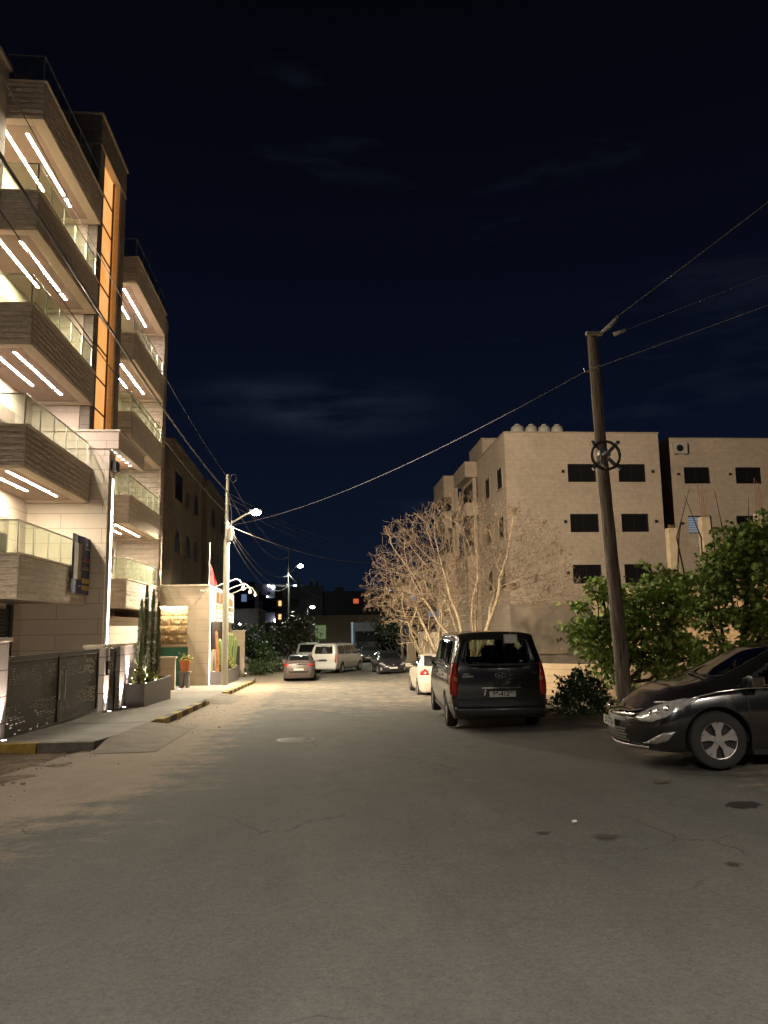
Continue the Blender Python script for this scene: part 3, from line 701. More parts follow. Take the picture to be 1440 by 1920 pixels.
mb = MB(); mb.box(nx0 - 0.04, nx1 + 0.04, GY - 0.05, GY - 0.002, nz0 - 0.06, nz0); mb.build('niche_sill', M['trim'], n_)
M['teal'] = mat('teal_mosaic', (0.01, 0.16, 0.11), 0.35, var=0.5, scale=30)
mb = MB(); mb.box(nx0, hx1, GY + 0.46, GY + 0.49, -1.2, 0.8); mb.build('mosaic_panel', M['teal'], gh)
# street side: frame with opening
mb = MB()
mb.box(-5.42, -5.30, GY, GY + 0.35, -1.3, GT); mb.box(-5.42, -5.30, 46.8, 47.3, -1.4, GT); mb.box(-5.42, -5.35, GY + 0.35, 46.8, -1.4, 0.6)
mb.build('street_side_frame', M['gate_stone'], gh)
mb = MB(); mb.box(-5.92, -5.88, 39.0, 43.2, 0.9, 1.95); mb.build('window', M['dark_win'], gh)
mb = MB(); mb.box(-5.40, -5.38, 38.42, 38.50, -0.9, 3.6); mb.box(-5.29, -5.27, GY + 0.02, GY + 0.1, -1.0, 3.6); mb.build('light_strip', emit('frame_led', (1, 0.86, 0.74), 9.0), gh)
# sign
sg = thing('lit_sign', 'overlit white shop sign with tall orange letters on the street side of the gatehouse', 'sign', (-5.2, 42.5, 2.0))
M['sign_face'] = emit('sign_face_added_glow', (1, 0.92, 0.80), 1.15)  # sign face glows in place of the lamp light falling on it
mb = MB(); mb.box(-5.28, -5.16, 38.35, 46.9, 2.02, 3.62); mb.build('sign_box', M['sign_face'], sg)
mb = MB()
for a, b, c, d in ((-5.3, 38.27, 2.0, 3.64),): mb.box(-5.28, -5.13, 38.25, 38.35, 1.98, 3.66); mb.box(-5.28, -5.13, 46.9, 47.0, 1.98, 3.66); mb.box(-5.28, -5.13, 38.35, 46.9, 3.62, 3.68)
mb.build('sign_frame', M['white_paint'], sg)
M['letter'] = emit('orange_letter_added_glow', (0.95, 0.42, 0.10), 0.75)  # letters given a glow too, standing for the same lamp light
rnd = random.Random(3)
mb = MB(); X2 = -5.155
for k in range(12):
    y = 39.2 + k * 0.3
    if k in (4, ): continue
    mb.box(X2, X2 + 0.03, y, y + 0.09, 2.98, 3.52 - 0.12 * rnd.random())
mb.box(X2, X2 + 0.03, 39.2, 42.7, 2.93, 3.0)
for k in range(7):
    y = 43.6 + k * 0.42; mb.box(X2, X2 + 0.03, y, y + 0.11, 2.95, 3.45 - 0.2 * rnd.random())
mb.box(X2, X2 + 0.03, 43.6, 46.3, 2.93, 3.0)
mb.build('orange_lettering', M['letter'], sg)
for k in range(6):
    mb = MB(); y = 38.6 + k * 1.42; mb.box(X2, X2 + 0.02, y, y + 1.1, 2.62, 2.84); mb.build('small_picture', M['ban_pic'] if k % 2 == 0 else M['ban_y'], sg)
mb = MB(); scribble(mb, 38.6, 46.3, 2.42, 0.10, 7, X2); scribble(mb, 39.0, 45.8, 2.16, 0.10, 8, X2); mb.build('small_writing', mat('sign_small_print', (0.45, 0.33, 0.2), 0.6), sg)
for k, (y, on) in enumerate(((38.6, True), (42.5, False), (45.8, True))):
    t = thing('sign_lamp', ['white gooseneck lamp reaching over the near end of the lit sign', 'white gooseneck lamp over the middle of the lit sign behind the steel pole', 'white gooseneck lamp reaching over the far end of the lit sign'][k], 'lamp', (-5.2, y, 3.7), group='gooseneck lamps over the lit sign')
    mb = MB(); mb.tube([(-5.3, y, 3.62), (-4.6, y + 0.1, 3.92), (-4.15, y + 0.2, 4.08), (-3.98, y + 0.2, 4.02), (-3.82, y + 0.2, 3.78)], 0.03, 8); mb.build('arm', M['white_paint'], t, smooth=True)
    mb = MB(); mb.lathe([(0.03, 3.8), (0.10, 3.62), (0.105, 3.56)], (-3.80, y + 0.2, 0), 10); mb.build('shade', M['white_paint'], t, smooth=True)
    mb = MB(); mb.sphere((-3.80, y + 0.2, 3.60), 0.07, 8); mb.build('bulb', M['spotdim'] if on else M['white_paint'], t, smooth=True)
    if on: lamp('sign_lamp_light', 'SPOT', (-3.84, y + 0.2, 3.55), 110, (1, 0.85, 0.68), t, radius=0.06, target=(-5.2, y + 0.3, 2.6), angle=120)
# flag
fl = thing('flagpole', 'thin white flagpole with a furled red flag behind the lit sign', 'flag', (-5.75, 40.8, 3.7))
mb = MB(); mb.tube([(-5.75, 40.8, 3.7), (-5.75, 40.8, 6.05)], 0.025, 6); mb.sphere((-5.75, 40.8, 6.1), 0.05, 6); mb.build('pole', M['white_paint'], fl)
mb = MB()
prev = None
for j in range(9):
    z = 5.0 - j * 0.16; w = 0.08 + 0.045 * j; row = [mb.bm.verts.new((-5.75 + w * i / 4 * 1.2, 40.8 + 0.06 * math.sin(i * 2.1 + j * 0.5), z - 0.02 * i)) for i in range(5)]
    if prev:
        for i in range(4): mb.bm.faces.new([prev[i], prev[i + 1], row[i + 1], row[i]])
    prev = row
mb.build('flag_cloth', mat('red_cloth', (0.5, 0.05, 0.06), 0.8), fl, smooth=True)
# camera on the corner
sc_ = thing('security_camera', 'small pale security camera on the top corner of the gatehouse', 'camera', (-5.6, 37.9, 3.5))
mb = MB(); mb.tube([(-5.55, 37.98, 3.5), (-5.6, 37.75, 3.45)], 0.02, 6); mb.build('bracket', M['white_paint'], sc_)
mb = MB(); mb.tube([(-5.72, 37.85, 3.47), (-5.5, 37.55, 3.42)], 0.055, 8); mb.build('housing', M['white_paint'], sc_)

# ============================================================ boundary wall, gates, pillars
WX = -5.6
def wall_piece(name, label, x0, x1, y0, y1, z0, z1, m='wall_stone', cap=True):
    t = thing(name, label, 'pillar' if 'pillar' in name else 'wall', ((x0 + x1) / 2, y0, z0))
    mb = MB(); mb.box(x0, x1, y0, y1, z0, z1); mb.build('masonry', M[m], t)
    if cap: mb = MB(); mb.box(x0 - 0.05, x1 + 0.05, y0 - 0.05, y1 + 0.05, z1, z1 + 0.07); mb.build('coping', M['trim'], t, bevel=0.008)
    return t
wall_piece('gate_pillar', 'stone pillar at the left frame edge before the driveway gate', -6.05, -5.56, 14.05, 14.5, -0.6, 1.42)
wall_piece('gate_pillar', 'stone pillar carrying the intercom between the driveway gate and the small gate', -6.05, -5.56, 20.75, 21.25, -0.8, 1.16)
wall_piece('boundary_wall', 'pale stone boundary wall behind the cypress planter, washed by ground lights', -6.0, -5.56, 22.35, 27.2, -0.9, 1.16)
wall_piece('low_wall', 'low stone wall with pale coping between the cypress planter and the flower pot', -8.6, -6.1, 33.6, 33.85, -1.0, 0.42, 'gate_stone')
wall_piece('boundary_wall', 'far stone boundary wall with a dark doorway, right of the lit sign', -6.2, -4.85, 50.9, 51.2, -1.5, 1.5, 'gate_stone')
wall_piece('yard_wall', 'pale garage yard wall seen above the driveway gate', -9.6, -9.3, 2.0, 14, -1.0, 0.9)
# driveway gate
def gate(name, label, y0, y1, zb, zt, leaves, cat='gate', seed=1):
    t = thing(name, label, cat, (WX - 0.05, y0, zb))
    rnd = random.Random(seed); W = (y1 - y0) / leaves
    for q in range(leaves):
        a, b = y0 + q * W + 0.01, y0 + (q + 1) * W - 0.01
        mb = MB(); X = WX - 0.08
        def zz(y): return -0.026 * (y - y0)
        fr = 0.09
        mb.box(X, X + 0.05, a, a + fr, zb, zt); mb.box(X, X + 0.05, b - fr, b, zb, zt); mb.box(X, X + 0.05, a + fr, b - fr, zt - fr, zt); mb.box(X, X + 0.05, a + fr, b - fr, zb, zb + fr)
        f = mb.build('gate_leaf', M['gate'], t)
        mb = MB(); z = zb + fr; k = 0
        while z < zt - fr - 0.03:
            frac = (z - zb) / (zt - zb)
            mb.box(X + 0.018, X + 0.022, a + fr, b - fr, z, z + 0.032)
            if z + 0.046 < zt - fr:
                y = a + fr
                while y < b - fr:
                    wave = math.sin((y - a) * 2.2 + frac * 9) + 0.6 * math.sin(y * 5 + frac * 5)
                    dense = 0.75 if (0.15 < frac < 0.40 or 0.62 < frac < 0.85) else 0.12
                    hole = rnd.uniform(0.06, 0.16); bridge = rnd.uniform(0.03, 0.10)
                    if rnd.random() > dense or wave < -0.9: hole = 0; bridge = 0.2
                    bridge = min(bridge, b - fr - y)
                    mb.box(X + 0.018, X + 0.022, y, y + bridge, z + 0.032, z + 0.046)
                    y += bridge + hole
            z += 0.046; k += 1
        mb.build('perforated_sheet', M['gate'], f)
    return t
g1 = gate('driveway_gate', 'wide dark double-leaf driveway gate of perforated metal', 14.62, 20.55, -0.42, 1.14, 2)
for yy in (17.4, 17.75): mb = MB(); mb.tube([(WX + 0.02, yy, 0.15), (WX + 0.02, yy, 0.75)], 0.018, 6); mb.build('handle', M['steel'], g1)
g2 = gate('small_gate', 'narrow dark pedestrian gate beside the intercom pillar', 21.35, 22.25, -0.62, 1.12, 1, seed=4)
it = thing('intercom', 'small black intercom box on the stone pillar', 'intercom', (-5.55, 21.0, 0.55))
mb = MB(); mb.box(-5.56, -5.50, 20.9, 21.06, 0.45, 0.78); mb.build('case', M['black'], it, bevel=0.01)
mb = MB(); mb.box(-5.50, -5.495, 20.93, 21.03, 0.5, 0.6); mb.build('keypad', M['white_paint'], it)
mb = MB(); mb.box(-5.56, -5.44, 20.88, 21.08, 0.78, 0.81); mb.build('hood', M['black'], it)

# planters
def planter(label, x0, x1, y0, y1, h, group=None):
    zt = pv_z(y0) + h
    t = thing('planter', label, 'planter', ((x0 + x1) / 2, y0, pv_z(y0)))
    mb = MB()
    mb.box(x1 - 0.06, x1, y0, y1, pv_z(y1) - 0.15, zt); mb.box(x0, x1 - 0.06, y0, y0 + 0.06, pv_z(y0) - 0.05, zt); mb.box(x0, x1 - 0.06, y1 - 0.06, y1, pv_z(y1) - 0.15, zt)
    mb.build('granite_sides', M['planter'], t, bevel=0.006)
    mb = MB(); mb.box(x0, x1 - 0.06, y0 + 0.06, y1 - 0.06, zt - 0.3, zt - 0.06); mb.build('soil', M['soil'], t)
    return t, zt
pl1, z1 = planter('long grey granite planter holding the four cypresses', -5.55, -5.0, 22.95, 26.9, 0.64)
pl2, z2 = planter('long grey granite planter holding the cacti under the lit sign', -5.28, -4.55, 38.3, 44.6, 0.62)
def cypress(x, y, z, h, r, label, seed):
    rnd = random.Random(seed)
    t = thing('cypress', label, 'tree', (x, y, z), group='slim cypresses in the planter')
    mb = MB(); mb.tube([(x, y, z - 0.1), (x + 0.02, y, z + h * 0.9)], [0.03, 0.008], 6); mb.build('trunk', M['fig_bark'], t)
    mb = MB()
    for i in range(1500):
        f = rnd.random() ** 0.8; zz = z + 0.08 + f * h
        rr = r * (1 - f) ** 0.45 * (0.8 + 0.35 * noise.noise(Vector((f * 9, seed, 0)))) * (0.55 if f < 0.05 else 1)
        a = rnd.uniform(0, 6.28); q = rr * rnd.uniform(0.35, 1.08)
        p = Vector((x + 0.02 * f + math.cos(a) * q, y + math.sin(a) * q, zz))
        d = Vector((math.cos(a) * 0.5, math.sin(a) * 0.5, 1.0)).normalized() * rnd.uniform(0.05, 0.11)
        s_ = Vector((-math.sin(a), math.cos(a), 0)) * rnd.uniform(0.010, 0.022)
        mb.face([p - s_, p + s_, p + d])
    mb.build('crown', M['cypress_leaf'], t, normals=False)
cypress(-5.28, 23.45, z1 - 0.06, 2.35, 0.17, 'slim cypress at the near left end of the planter, leaning on the tallest one', 1)
cypress(-5.20, 23.75, z1 - 0.06, 2.80, 0.17, 'tallest slim cypress in the planter, second from the left', 2)
cypress(-5.22, 24.75, z1 - 0.06, 2.75, 0.15, 'slim cypress in the planter, third from the left', 3)
cypress(-5.18, 25.4, z1 - 0.06, 2.35, 0.15, 'slim cypress at the right end of the planter', 4)
def shrub(name, label, x, y, z, r, h, m, n, seed, leaf=0.06, cat='plant', group=None):
    rnd = random.Random(seed)
    t = thing(name, label, cat, (x, y, z), group=group)
    st = MB()
    for i in range(6):
        a = rnd.uniform(0, 6.28); st.tube([(x, y, z - 0.03), (x + math.cos(a) * r * 0.4, y + math.sin(a) * r * 0.4, z + h * 0.5), (x + math.cos(a) * r * 0.7, y + math.sin(a) * r * 0.7, z + h * 0.8)], [0.02, 0.012, 0.005], 5)
    st.build('stems', M['fig_bark'], t)
    mb = MB()
    for i in range(n):
        a = rnd.uniform(0, 6.28); f = rnd.random(); ph = rnd.uniform(0, math.pi / 2)
        rr = (0.55 + 0.5 * rnd.random()) * (1 + 0.35 * noise.noise(Vector((a * 1.2, ph * 3, seed))))
        p = Vector((x + math.cos(a) * math.cos(ph) * r * rr, y + math.sin(a) * math.cos(ph) * r * rr, z + 0.04 + math.sin(ph) * h * rr))
        leafquad(mb, p, leaf * rnd.uniform(0.6, 1.3), rnd)
    mb.build('foliage', m, t, normals=False)
    return t
def leafquad(mb, p, s, rnd, up=0.4):
    d = Vector((rnd.uniform(-1, 1), rnd.uniform(-1, 1), rnd.uniform(-1, 1) + up)).normalized(); e_ = d.orthogonal().normalized()
    e_.rotate(Matrix.Rotation(rnd.uniform(0, 6.28), 3, d))
    mb.face([p, p + d * s * 0.5 + e_ * s * 0.35, p + d * s, p + d * s * 0.5 - e_ * s * 0.35])
for k, (x, y, lab) in enumerate(((-5.25, 23.3, 'yellow-green low shrub at the near end of the cypress planter'), (-5.22, 24.2, 'yellow-green low shrub between the cypress trunks'), (-5.25, 25.1, 'small yellow-green shrub near the right-hand cypress'))):
    shrub('low_shrub', lab, x, y, z1 - 0.08, 0.2, 0.45 - 0.08 * k, M['yellow_plant'], 260, 20 + k, 0.07, group='low shrubs under the cypresses')
# cacti
def cactus(x, y, h, r, label, seed, m='cactus'):
    t = thing('cactus', label, 'cactus', (x, y, z2), group='cacti in the planter')
    mb = MB(); prof = []
    n = 14; nz = 12
    prev = None; base = z2 - 0.08
    for j in range(nz + 1):
        f = j / nz; seg = 0.86 + 0.14 * abs(math.sin(f * math.pi * 3.5 + seed)); rr = r * seg * (1.0 if f < 0.9 else math.sqrt(max(0.02, 1 - ((f - 0.9) / 0.1) ** 2)))
        ring = []
        for k in range(n):
            a = 2 * math.pi * k / n; q = rr * (1.0 if k % 2 else 0.74)
            ring.append(mb.bm.verts.new((x + q * math.cos(a) + 0.05 * math.sin(f * 3 + seed) , y + q * math.sin(a), base + h * f)))
        if prev:
            for k in range(n): mb.bm.faces.new([prev[k], prev[(k + 1) % n], ring[(k + 1) % n], ring[k]])
        prev = ring
    mb.bm.faces.new(prev)
    mb.build('stem', M[m], t)
M['cactus_red'] = mat('reddish_dry_cactus', (0.38, 0.14, 0.06), 0.7, var=0.3)
cactus(-5.05, 38.8, 2.05, 0.07, 'thin reddish dry cactus at the near end of the cactus planter', 1, 'cactus_red')
cactus(-4.95, 39.6, 1.65, 0.13, 'green column cactus left of the steel pole, nearer the reddish one', 2)
cactus(-4.85, 40.4, 1.7, 0.13, 'green column cactus immediately left of the steel pole', 3)
cactus(-4.80, 42.6, 1.95, 0.13, 'tall green column cactus just right of the steel pole', 4)
cactus(-4.72, 43.8, 1.65, 0.13, 'green column cactus at the far end of the cactus planter', 5)
shrub('low_shrub', 'yellow-green low shrub at the foot of the cacti left of the steel pole', -4.95, 39.4, z2 - 0.08, 0.25, 0.4, M['yellow_plant'], 240, 31, 0.08)
shrub('low_shrub', 'pale low shrub among the cacti right of the steel pole', -4.8, 42.4, z2 - 0.08, 0.3, 0.6, M['yellow_plant'], 240, 32, 0.08)
# flower pot on stand
fp = thing('flower_pot', 'orange terracotta pot of flowers beside the gatehouse path', 'flower pot', (-6.02, 35.6, -0.4))
mb = MB(); mb.lathe([(0.001, -0.22), (0.17, -0.22), (0.24, 0.2), (0.26, 0.2), (0.26, 0.26), (0.22, 0.26), (0.20, 0.18), (0.001, 0.18)], (-6.02, 35.6, 0), 16); mb.build('pot', M['terracotta'], fp, smooth=False)
rnd = random.Random(8); mb = MB(); mb2 = MB()
for i in range(160): leafquad(mb, Vector((-6.02 + rnd.gauss(0, 0.13), 35.6 + rnd.gauss(0, 0.13), 0.22 + abs(rnd.gauss(0, 0.12)))), 0.09, rnd)
for i in range(30): leafquad(mb2, Vector((-6.02 + rnd.gauss(0, 0.13), 35.6 + rnd.gauss(0, 0.13), 0.32 + abs(rnd.gauss(0, 0.08)))), 0.06, rnd)
mb.build('leaves', M['yellow_plant'], fp, normals=False); mb2.build('blossoms', mat('red_blossom', (0.5, 0.06, 0.05), 0.7), fp, normals=False)
st_ = thing('pot_stand', 'small grey stand under the terracotta flower pot', 'stand', (-6.02, 35.6, -0.9))
mb = MB(); mb.box(-6.27, -5.77, 35.35, 35.85, -0.29, -0.225); mb.build('top', M['planter'], st_)
mb = MB(); mb.box(-6.22, -6.05, 35.4, 35.8, -0.95, -0.29); mb.box(-5.95, -5.82, 35.4, 35.8, -0.95, -0.29); mb.build('legs', M['planter'], st_)

# ground uplighters
def uplight(x, y, z, power, label, target, col=(1, 0.84, 0.72), angle=60, rad=0.02):
    t = thing('ground_light', label, 'light', (x, y, z), group='ground lights along the wall')
    mb = MB(); mb.lathe([(0.001, 0.0), (0.06, 0.0), (0.06, 0.05), (0.045, 0.055)], (x, y, z - 0.02), 10); mb.build('housing', M['steel'], t)
    mb = MB(); mb.lathe([(0.045, 0.055), (0.001, 0.058)], (x, y, z - 0.018), 10); mb.build('lens', M['spot'], t)
    lamp('uplight', 'SPOT', (x, y, z + 0.07), power, col, t, radius=rad, target=target, angle=angle, blend=0.8)
uplight(-5.44, 14.18, pv_z(14.2), 380, 'bright ground light at the foot of the left edge pillar', (-5.58, 14.2, 1.1))
uplight(-5.45, 20.98, pv_z(21), 380, 'bright ground light at the foot of the intercom pillar', (-5.58, 21.0, 0.6))
uplight(-5.45, 22.52, pv_z(22.5), 380, 'bright ground light between the small gate and the cypress planter', (-5.58, 22.6, 0.5))
uplight(-5.46, 23.2, z1 - 0.05, 420, 'bright light in the cypress planter left of the first cypress', (-5.56, 23.2, 1.0))
uplight(-5.10, 23.62, z1 - 0.05, 110, 'bright light in the cypress planter under the tallest cypress', (-5.25, 23.7, 0.8))
uplight(-5.10, 25.0, z1 - 0.05, 60, 'bright light in the cypress planter between the two right-hand cypresses', (-5.25, 24.9, 0.9))
uplight(-5.95, 33.9, pv_z(34), 45, 'bright ground light at the end of the low wall', (-6.08, 33.8, 0.4))
uplight(-5.24, 37.85, pv_z(38), 50, 'bright ground light at the corner of the gatehouse', (-5.36, 38.1, 1.0), angle=40)
uplight(-5.15, 38.7, z2 - 0.05, 16, 'bright light in the cactus planter by the reddish cactus', (-5.4, 38.7, 0.8))
uplight(-4.75, 44.3, z2 - 0.05, 20, 'bright light at the far end of the cactus planter', (-5.2, 43.6, 1.0))
uplight(-4.75, 50.7, -1.2, 25, 'bright ground light at the foot of the far boundary wall', (-4.9, 50.9, 0.5))
mb = MB(); mb.box(-5.9, -5.15, 50.86, 50.9, -1.4, 0.55)
t = [o for o in bpy.data.objects if o.get('label') == 'far stone boundary wall with a dark doorway, right of the lit sign'][0]
mb.build('door', M['shutter'], t)

sheet('yard_paving', frange(-9.6, -6.0, 2), frange(2, 22, 10), lambda x, y: -0.34 - 0.02 * max(0, y - 14), M['paving'])
t = thing('yard_fill_lamp', 'added bollard lamp in the yard behind the driveway gate, brightening its slots', 'lamp', (-7.6, 17.2, -0.4))  # added lamp, brightens the yard surfaces seen through the gate slots
mb = MB(); mb.lathe([(0.06, -0.4), (0.06, 0.1), (0.10, 0.3), (0.001, 0.32)], (-7.6, 17.2, 0), 12); mb.build('post', M['black'], t)
lamp('yard_fill_light', 'POINT', (-7.45, 17.2, 0.25), 260, (1, 0.86, 0.66), t, radius=0.06)
# ============================================================ poles, lamps and wires
def wood_mat():
    m, nt, b = nodes_of('weathered_pole_wood')
    t = nd(nt, 'ShaderNodeTexCoord'); mp = nd(nt, 'ShaderNodeMapping'); mp.inputs['Scale'].default_value = (14, 14, 0.9); lnk(nt, t.outputs['Object'], mp.inputs[0])
    n = nd(nt, 'ShaderNodeTexNoise', {'Scale': 1.6, 'Detail': 7.0, 'Roughness': 0.65}); lnk(nt, mp.outputs[0], n.inputs['Vector'])
    cr = nd(nt, 'ShaderNodeValToRGB'); lnk(nt, n.outputs['Fac'], cr.inputs[0])
    cr.color_ramp.elements[0].position = 0.33; cr.color_ramp.elements[0].color = (0.075, 0.055, 0.045, 1)
    cr.color_ramp.elements[1].position = 0.66; cr.color_ramp.elements[1].color = (0.36, 0.29, 0.225, 1)
    lnk(nt, cr.outputs[0], b.inputs['Base Color']); b.inputs['Roughness'].default_value = 0.95
    bp = nd(nt, 'ShaderNodeBump', {'Strength': 0.7, 'Distance': 0.02}); lnk(nt, n.outputs['Fac'], bp.inputs['Height']); lnk(nt, bp.outputs[0], b.inputs['Normal'])
    return m
M['wood'] = wood_mat()
M['lamp_glow'] = emit('street_lamp_glow', (1.0, 0.96, 0.80), 60)
def lamp_pole(x, y, zb, h, lamp_dx, lamp_z, label, power, arm_y=0.0, r=0.15, boxes=True, lcol=(1.0, 0.86, 0.62), glow='lamp_glow', pm='galv', cone=168, bl=0.35):
    t = thing('street_lamp', label, 'street lamp', (x, y, zb))
    mb = MB(); zt = zb + h; zs = zb + h * 0.68
    mb.lathe([(r * 1.02, zb - 0.1), (r * 0.95, zs), (r * 0.62, zs + 0.02), (r * 0.52, zt), (0.001, zt)], (x, y, 0), 16); mb.build('pole', M[pm], t, smooth=False)
    for p in t.children: pass
    mb = MB(); mb.tube([(x + 0.05, y, lamp_z - 0.65), (x + lamp_dx * 0.75, y + arm_y, lamp_z - 0.12), (x + lamp_dx, y + arm_y, lamp_z)], [0.045, 0.04, 0.04], 8); mb.build('arm', M[pm], t, smooth=True)
    mb = MB(); X = x + lamp_dx
    mb.box(X - 0.12, X + 0.48, y + arm_y - 0.14, y + arm_y + 0.14, lamp_z + 0.0, lamp_z + 0.10); hd = mb.build('lamp_head', M['galv'], t, bevel=0.03)
    mb = MB(); mb.sphere((X + 0.2, y + arm_y, lamp_z - 0.02), 0.21, 14, (1.2, 0.85, 0.75)); mb.build('lens', M[glow], hd, smooth=True)
    lamp('lamp_light', 'SPOT', (X + 0.2, y + arm_y, lamp_z - 0.20), power, lcol, hd, radius=0.10, angle=cone, blend=bl)
    if boxes:
        mb = MB()
        for z in (zt - 0.25, zt - 1.05, zt - 1.5, zt - 2.45, zt - 3.2): mb.lathe([(r * 0.85, z), (r * 0.85, z + 0.06)], (x, y, 0), 12)
        mb.build('clamp_band', M['steel'], t)
        mb = MB(); mb.box(x + 0.10, x + 0.26, y - 0.2, y - 0.02, lamp_z - 1.4, lamp_z - 0.8); mb.build('fuse_box', M['galv'], t, bevel=0.01)
        mb = MB(); mb.tube([(x + 0.1, y, zt - 0.25)] + [(x + 0.28 + 0.14 * math.cos(a), y, zt - 0.2 + 0.2 * math.sin(a)) for a in frange(3.14, 9.2, 14)], 0.018, 6); mb.build('cable_loop', M['wire'], t, smooth=True)
        mb = MB(); mb.tube([(x + 0.1, y - 0.05, zt - 1.2), (x + 0.22, y - 0.05, zt - 1.9), (x + 0.2, y - 0.05, zt - 2.6), (x + 0.3, y - 0.05, lamp_z - 0.7), (x + 0.34, y - 0.05, lamp_z - 1.1), (x + 0.15, y - 0.05, lamp_z - 1.45)], 0.02, 6); mb.build('drop_cable', M['wire_dark'], t, smooth=True)
    return t
lamp_pole(-4.5, 37.6, pv_z(37.6), 10.15, 1.20, 7.28, 'pale steel street lamp pole standing on the pavement by the cactus planter', 12500)
lamp_pole(-2.7, 66.0, -1.32, 9.7, 0.85, 6.95, 'farther street lamp on a thin dark pole behind the grey car', 4200, pm='dark_pole', r=0.11, boxes=False, lcol=(0.92, 1.0, 0.80))
lamp_pole(-4.7, -5.5, 0.16, 9.6, 1.25, 7.9, 'street lamp pole behind the camera on the left pavement', 12500, lcol=(1.0, 0.91, 0.81), cone=158, bl=0.8)
# wooden pole
wp = thing('wooden_pole', 'leaning weathered wooden utility pole between the van and the black sedan', 'pole', (6.2, 15.6, -0.4))
mb = MB()
n = 24
pts = []; rad = []
for i in range(n + 1):
    f = i / n; pts.append((6.20 - 0.22 * f + 0.012 * math.sin(f * 7), 15.6 + 0.1 * f, -0.6 + 8.42 * f)); rad.append(0.158 - 0.052 * f + 0.004 * math.sin(i * 2.3))
mb.tube(pts, rad, 14); mb.build('shaft', M['wood'], wp, smooth=True)
mb = MB(); mb.box(5.80, 6.17, 15.52, 15.62, 7.80, 7.88); mb.build('crosspiece', M['galv'], wp, bevel=0.01)
mb = MB(); mb.tube([(6.1, 15.6, 7.83), (6.28, 15.4, 7.95), (6.42, 15.25, 8.12)], [0.03, 0.05, 0.03], 8); mb.tube([(6.4, 15.5, 7.8), (6.62, 15.35, 7.85)], [0.05, 0.03], 8); mb.build('insulator', M['tank'], wp, smooth=True)
mb = MB(); mb.tube([(5.8, 15.5, 6.95), (5.7, 15.48, 6.95), (5.68, 15.48, 7.02)], 0.014, 6); mb.build('hook', M['steel'], wp)
mb = MB(); mb.lathe([(0.148, 5.12), (0.15, 5.12), (0.15, 5.2), (0.148, 5.2)], (6.07, 15.65, 0), 16); mb.build('steel_band', M['steel'], wp)
cc = thing('cable_coil', 'coil of black cable on a steel cross bracket strapped to the wooden pole', 'cable coil', (6.07, 15.4, 5.05))
c0 = Vector((6.02, 15.42, 5.08))
for k in range(4):
    a = R(45 + 90 * k); d = Vector((math.cos(a), 0, math.sin(a)))
    mb = MB(); mb.box(0.08, 0.42, -0.02, 0.02, -0.035, 0.035, Matrix.Translation(c0) @ Matrix.Rotation(-a, 4, 'Y')); mb.box(0.36, 0.42, -0.07, 0.02, -0.035, 0.035, Matrix.Translation(c0) @ Matrix.Rotation(-a, 4, 'Y')); mb.build('bracket_arm', M['steel'], cc)
mb = MB()
for j in range(4):
    rr = 0.285 + 0.011 * j
    mb.tube([c0 + Vector((rr * math.cos(a), -0.03 - 0.012 * (j % 3) + 0.01 * math.sin(3 * a + j), rr * math.sin(a))) for a in frange(0, 2 * math.pi, 40)], 0.014, 6)
mb.build('coiled_cable', M['wire_dark'], cc, smooth=True)
mb = MB(); mb.tube([c0 + Vector((-0.12, -0.05, 0.15)), c0 + Vector((-0.12, -0.05, -0.18)), c0 + Vector((0.0, -0.05, -0.3))], 0.018, 6); mb.build('loose_end', M['steel'], cc)
def wire(label, pts, r, m='wire', twist=False, name='overhead_wire', group=None):
    t = MB(); pts = [Vector(p) for p in pts]
    if twist:
        q = []
        for i in range(len(pts)): q.append(pts[i])
        for ph in (0, 2.1, 4.2):
            t.tube([p + Vector((math.cos(i * 0.8 + ph) * r * 0.8, 0, math.sin(i * 0.8 + ph) * r * 0.8)) for i, p in enumerate(q)], r * 0.75, 5)
    else: t.tube(pts, r, 6)
    o = t.build(name, M[m], smooth=True)
    tag(o, label, 'cable', group); return o
def sag(a, b, s, n=24):
    a, b = Vector(a), Vector(b)
    return [a.lerp(b, i / n) - Vector((0, 0, 4 * s * (i / n) * (1 - i / n))) for i in range(n + 1)]
wire('thick twisted cable running past the left balconies to the steel lamp pole', [(-4.5, y, 7.93 + 0.0019 * (y - 24.0) ** 2) for y in frange(-5.5, 37.5, 110)], 0.019, twist=True)
wire('thin wire along the left building ending at the very top of the steel lamp pole', [(-4.5, y, 8.84 + 0.0020 * (y - 29) ** 2 if y > 15 else 9.23 + (15 - y) * 0.045) for y in frange(-5.5, 37.4, 60)], 0.010)
wire('thin wire along the left building ending below the twisted cable on the steel lamp pole', [(-4.5, y, 7.02 + 0.0017 * (y - 27) ** 2) for y in frange(-5.5, 37.5, 60)], 0.012)
wire('wire crossing over the road from the steel lamp pole past the wooden pole', sag((-4.4, 37.6, 6.62), (5.72, 15.47, 6.95), 0.55) + sag((5.72, 15.47, 6.95), (9.5, 7.9, 6.82), 0.03, 12)[1:], 0.0075)
wire('wire from the top of the wooden pole up to the right frame edge', sag((6.42, 15.25, 8.12), (9.1, 6.6, 9.25), 0.03, 16), 0.008)
wire('faint thin wire leaving the wooden pole top toward the right', sag((6.62, 15.35, 7.85), (10.5, 6.0, 7.3), 0.03, 16), 0.005, 'wire_dark')
wire('bright straight wire falling from the steel lamp pole toward the bare trees', sag((-4.4, 37.6, 6.6), (6.0, 60.5, 6.8), 0.75), 0.014)
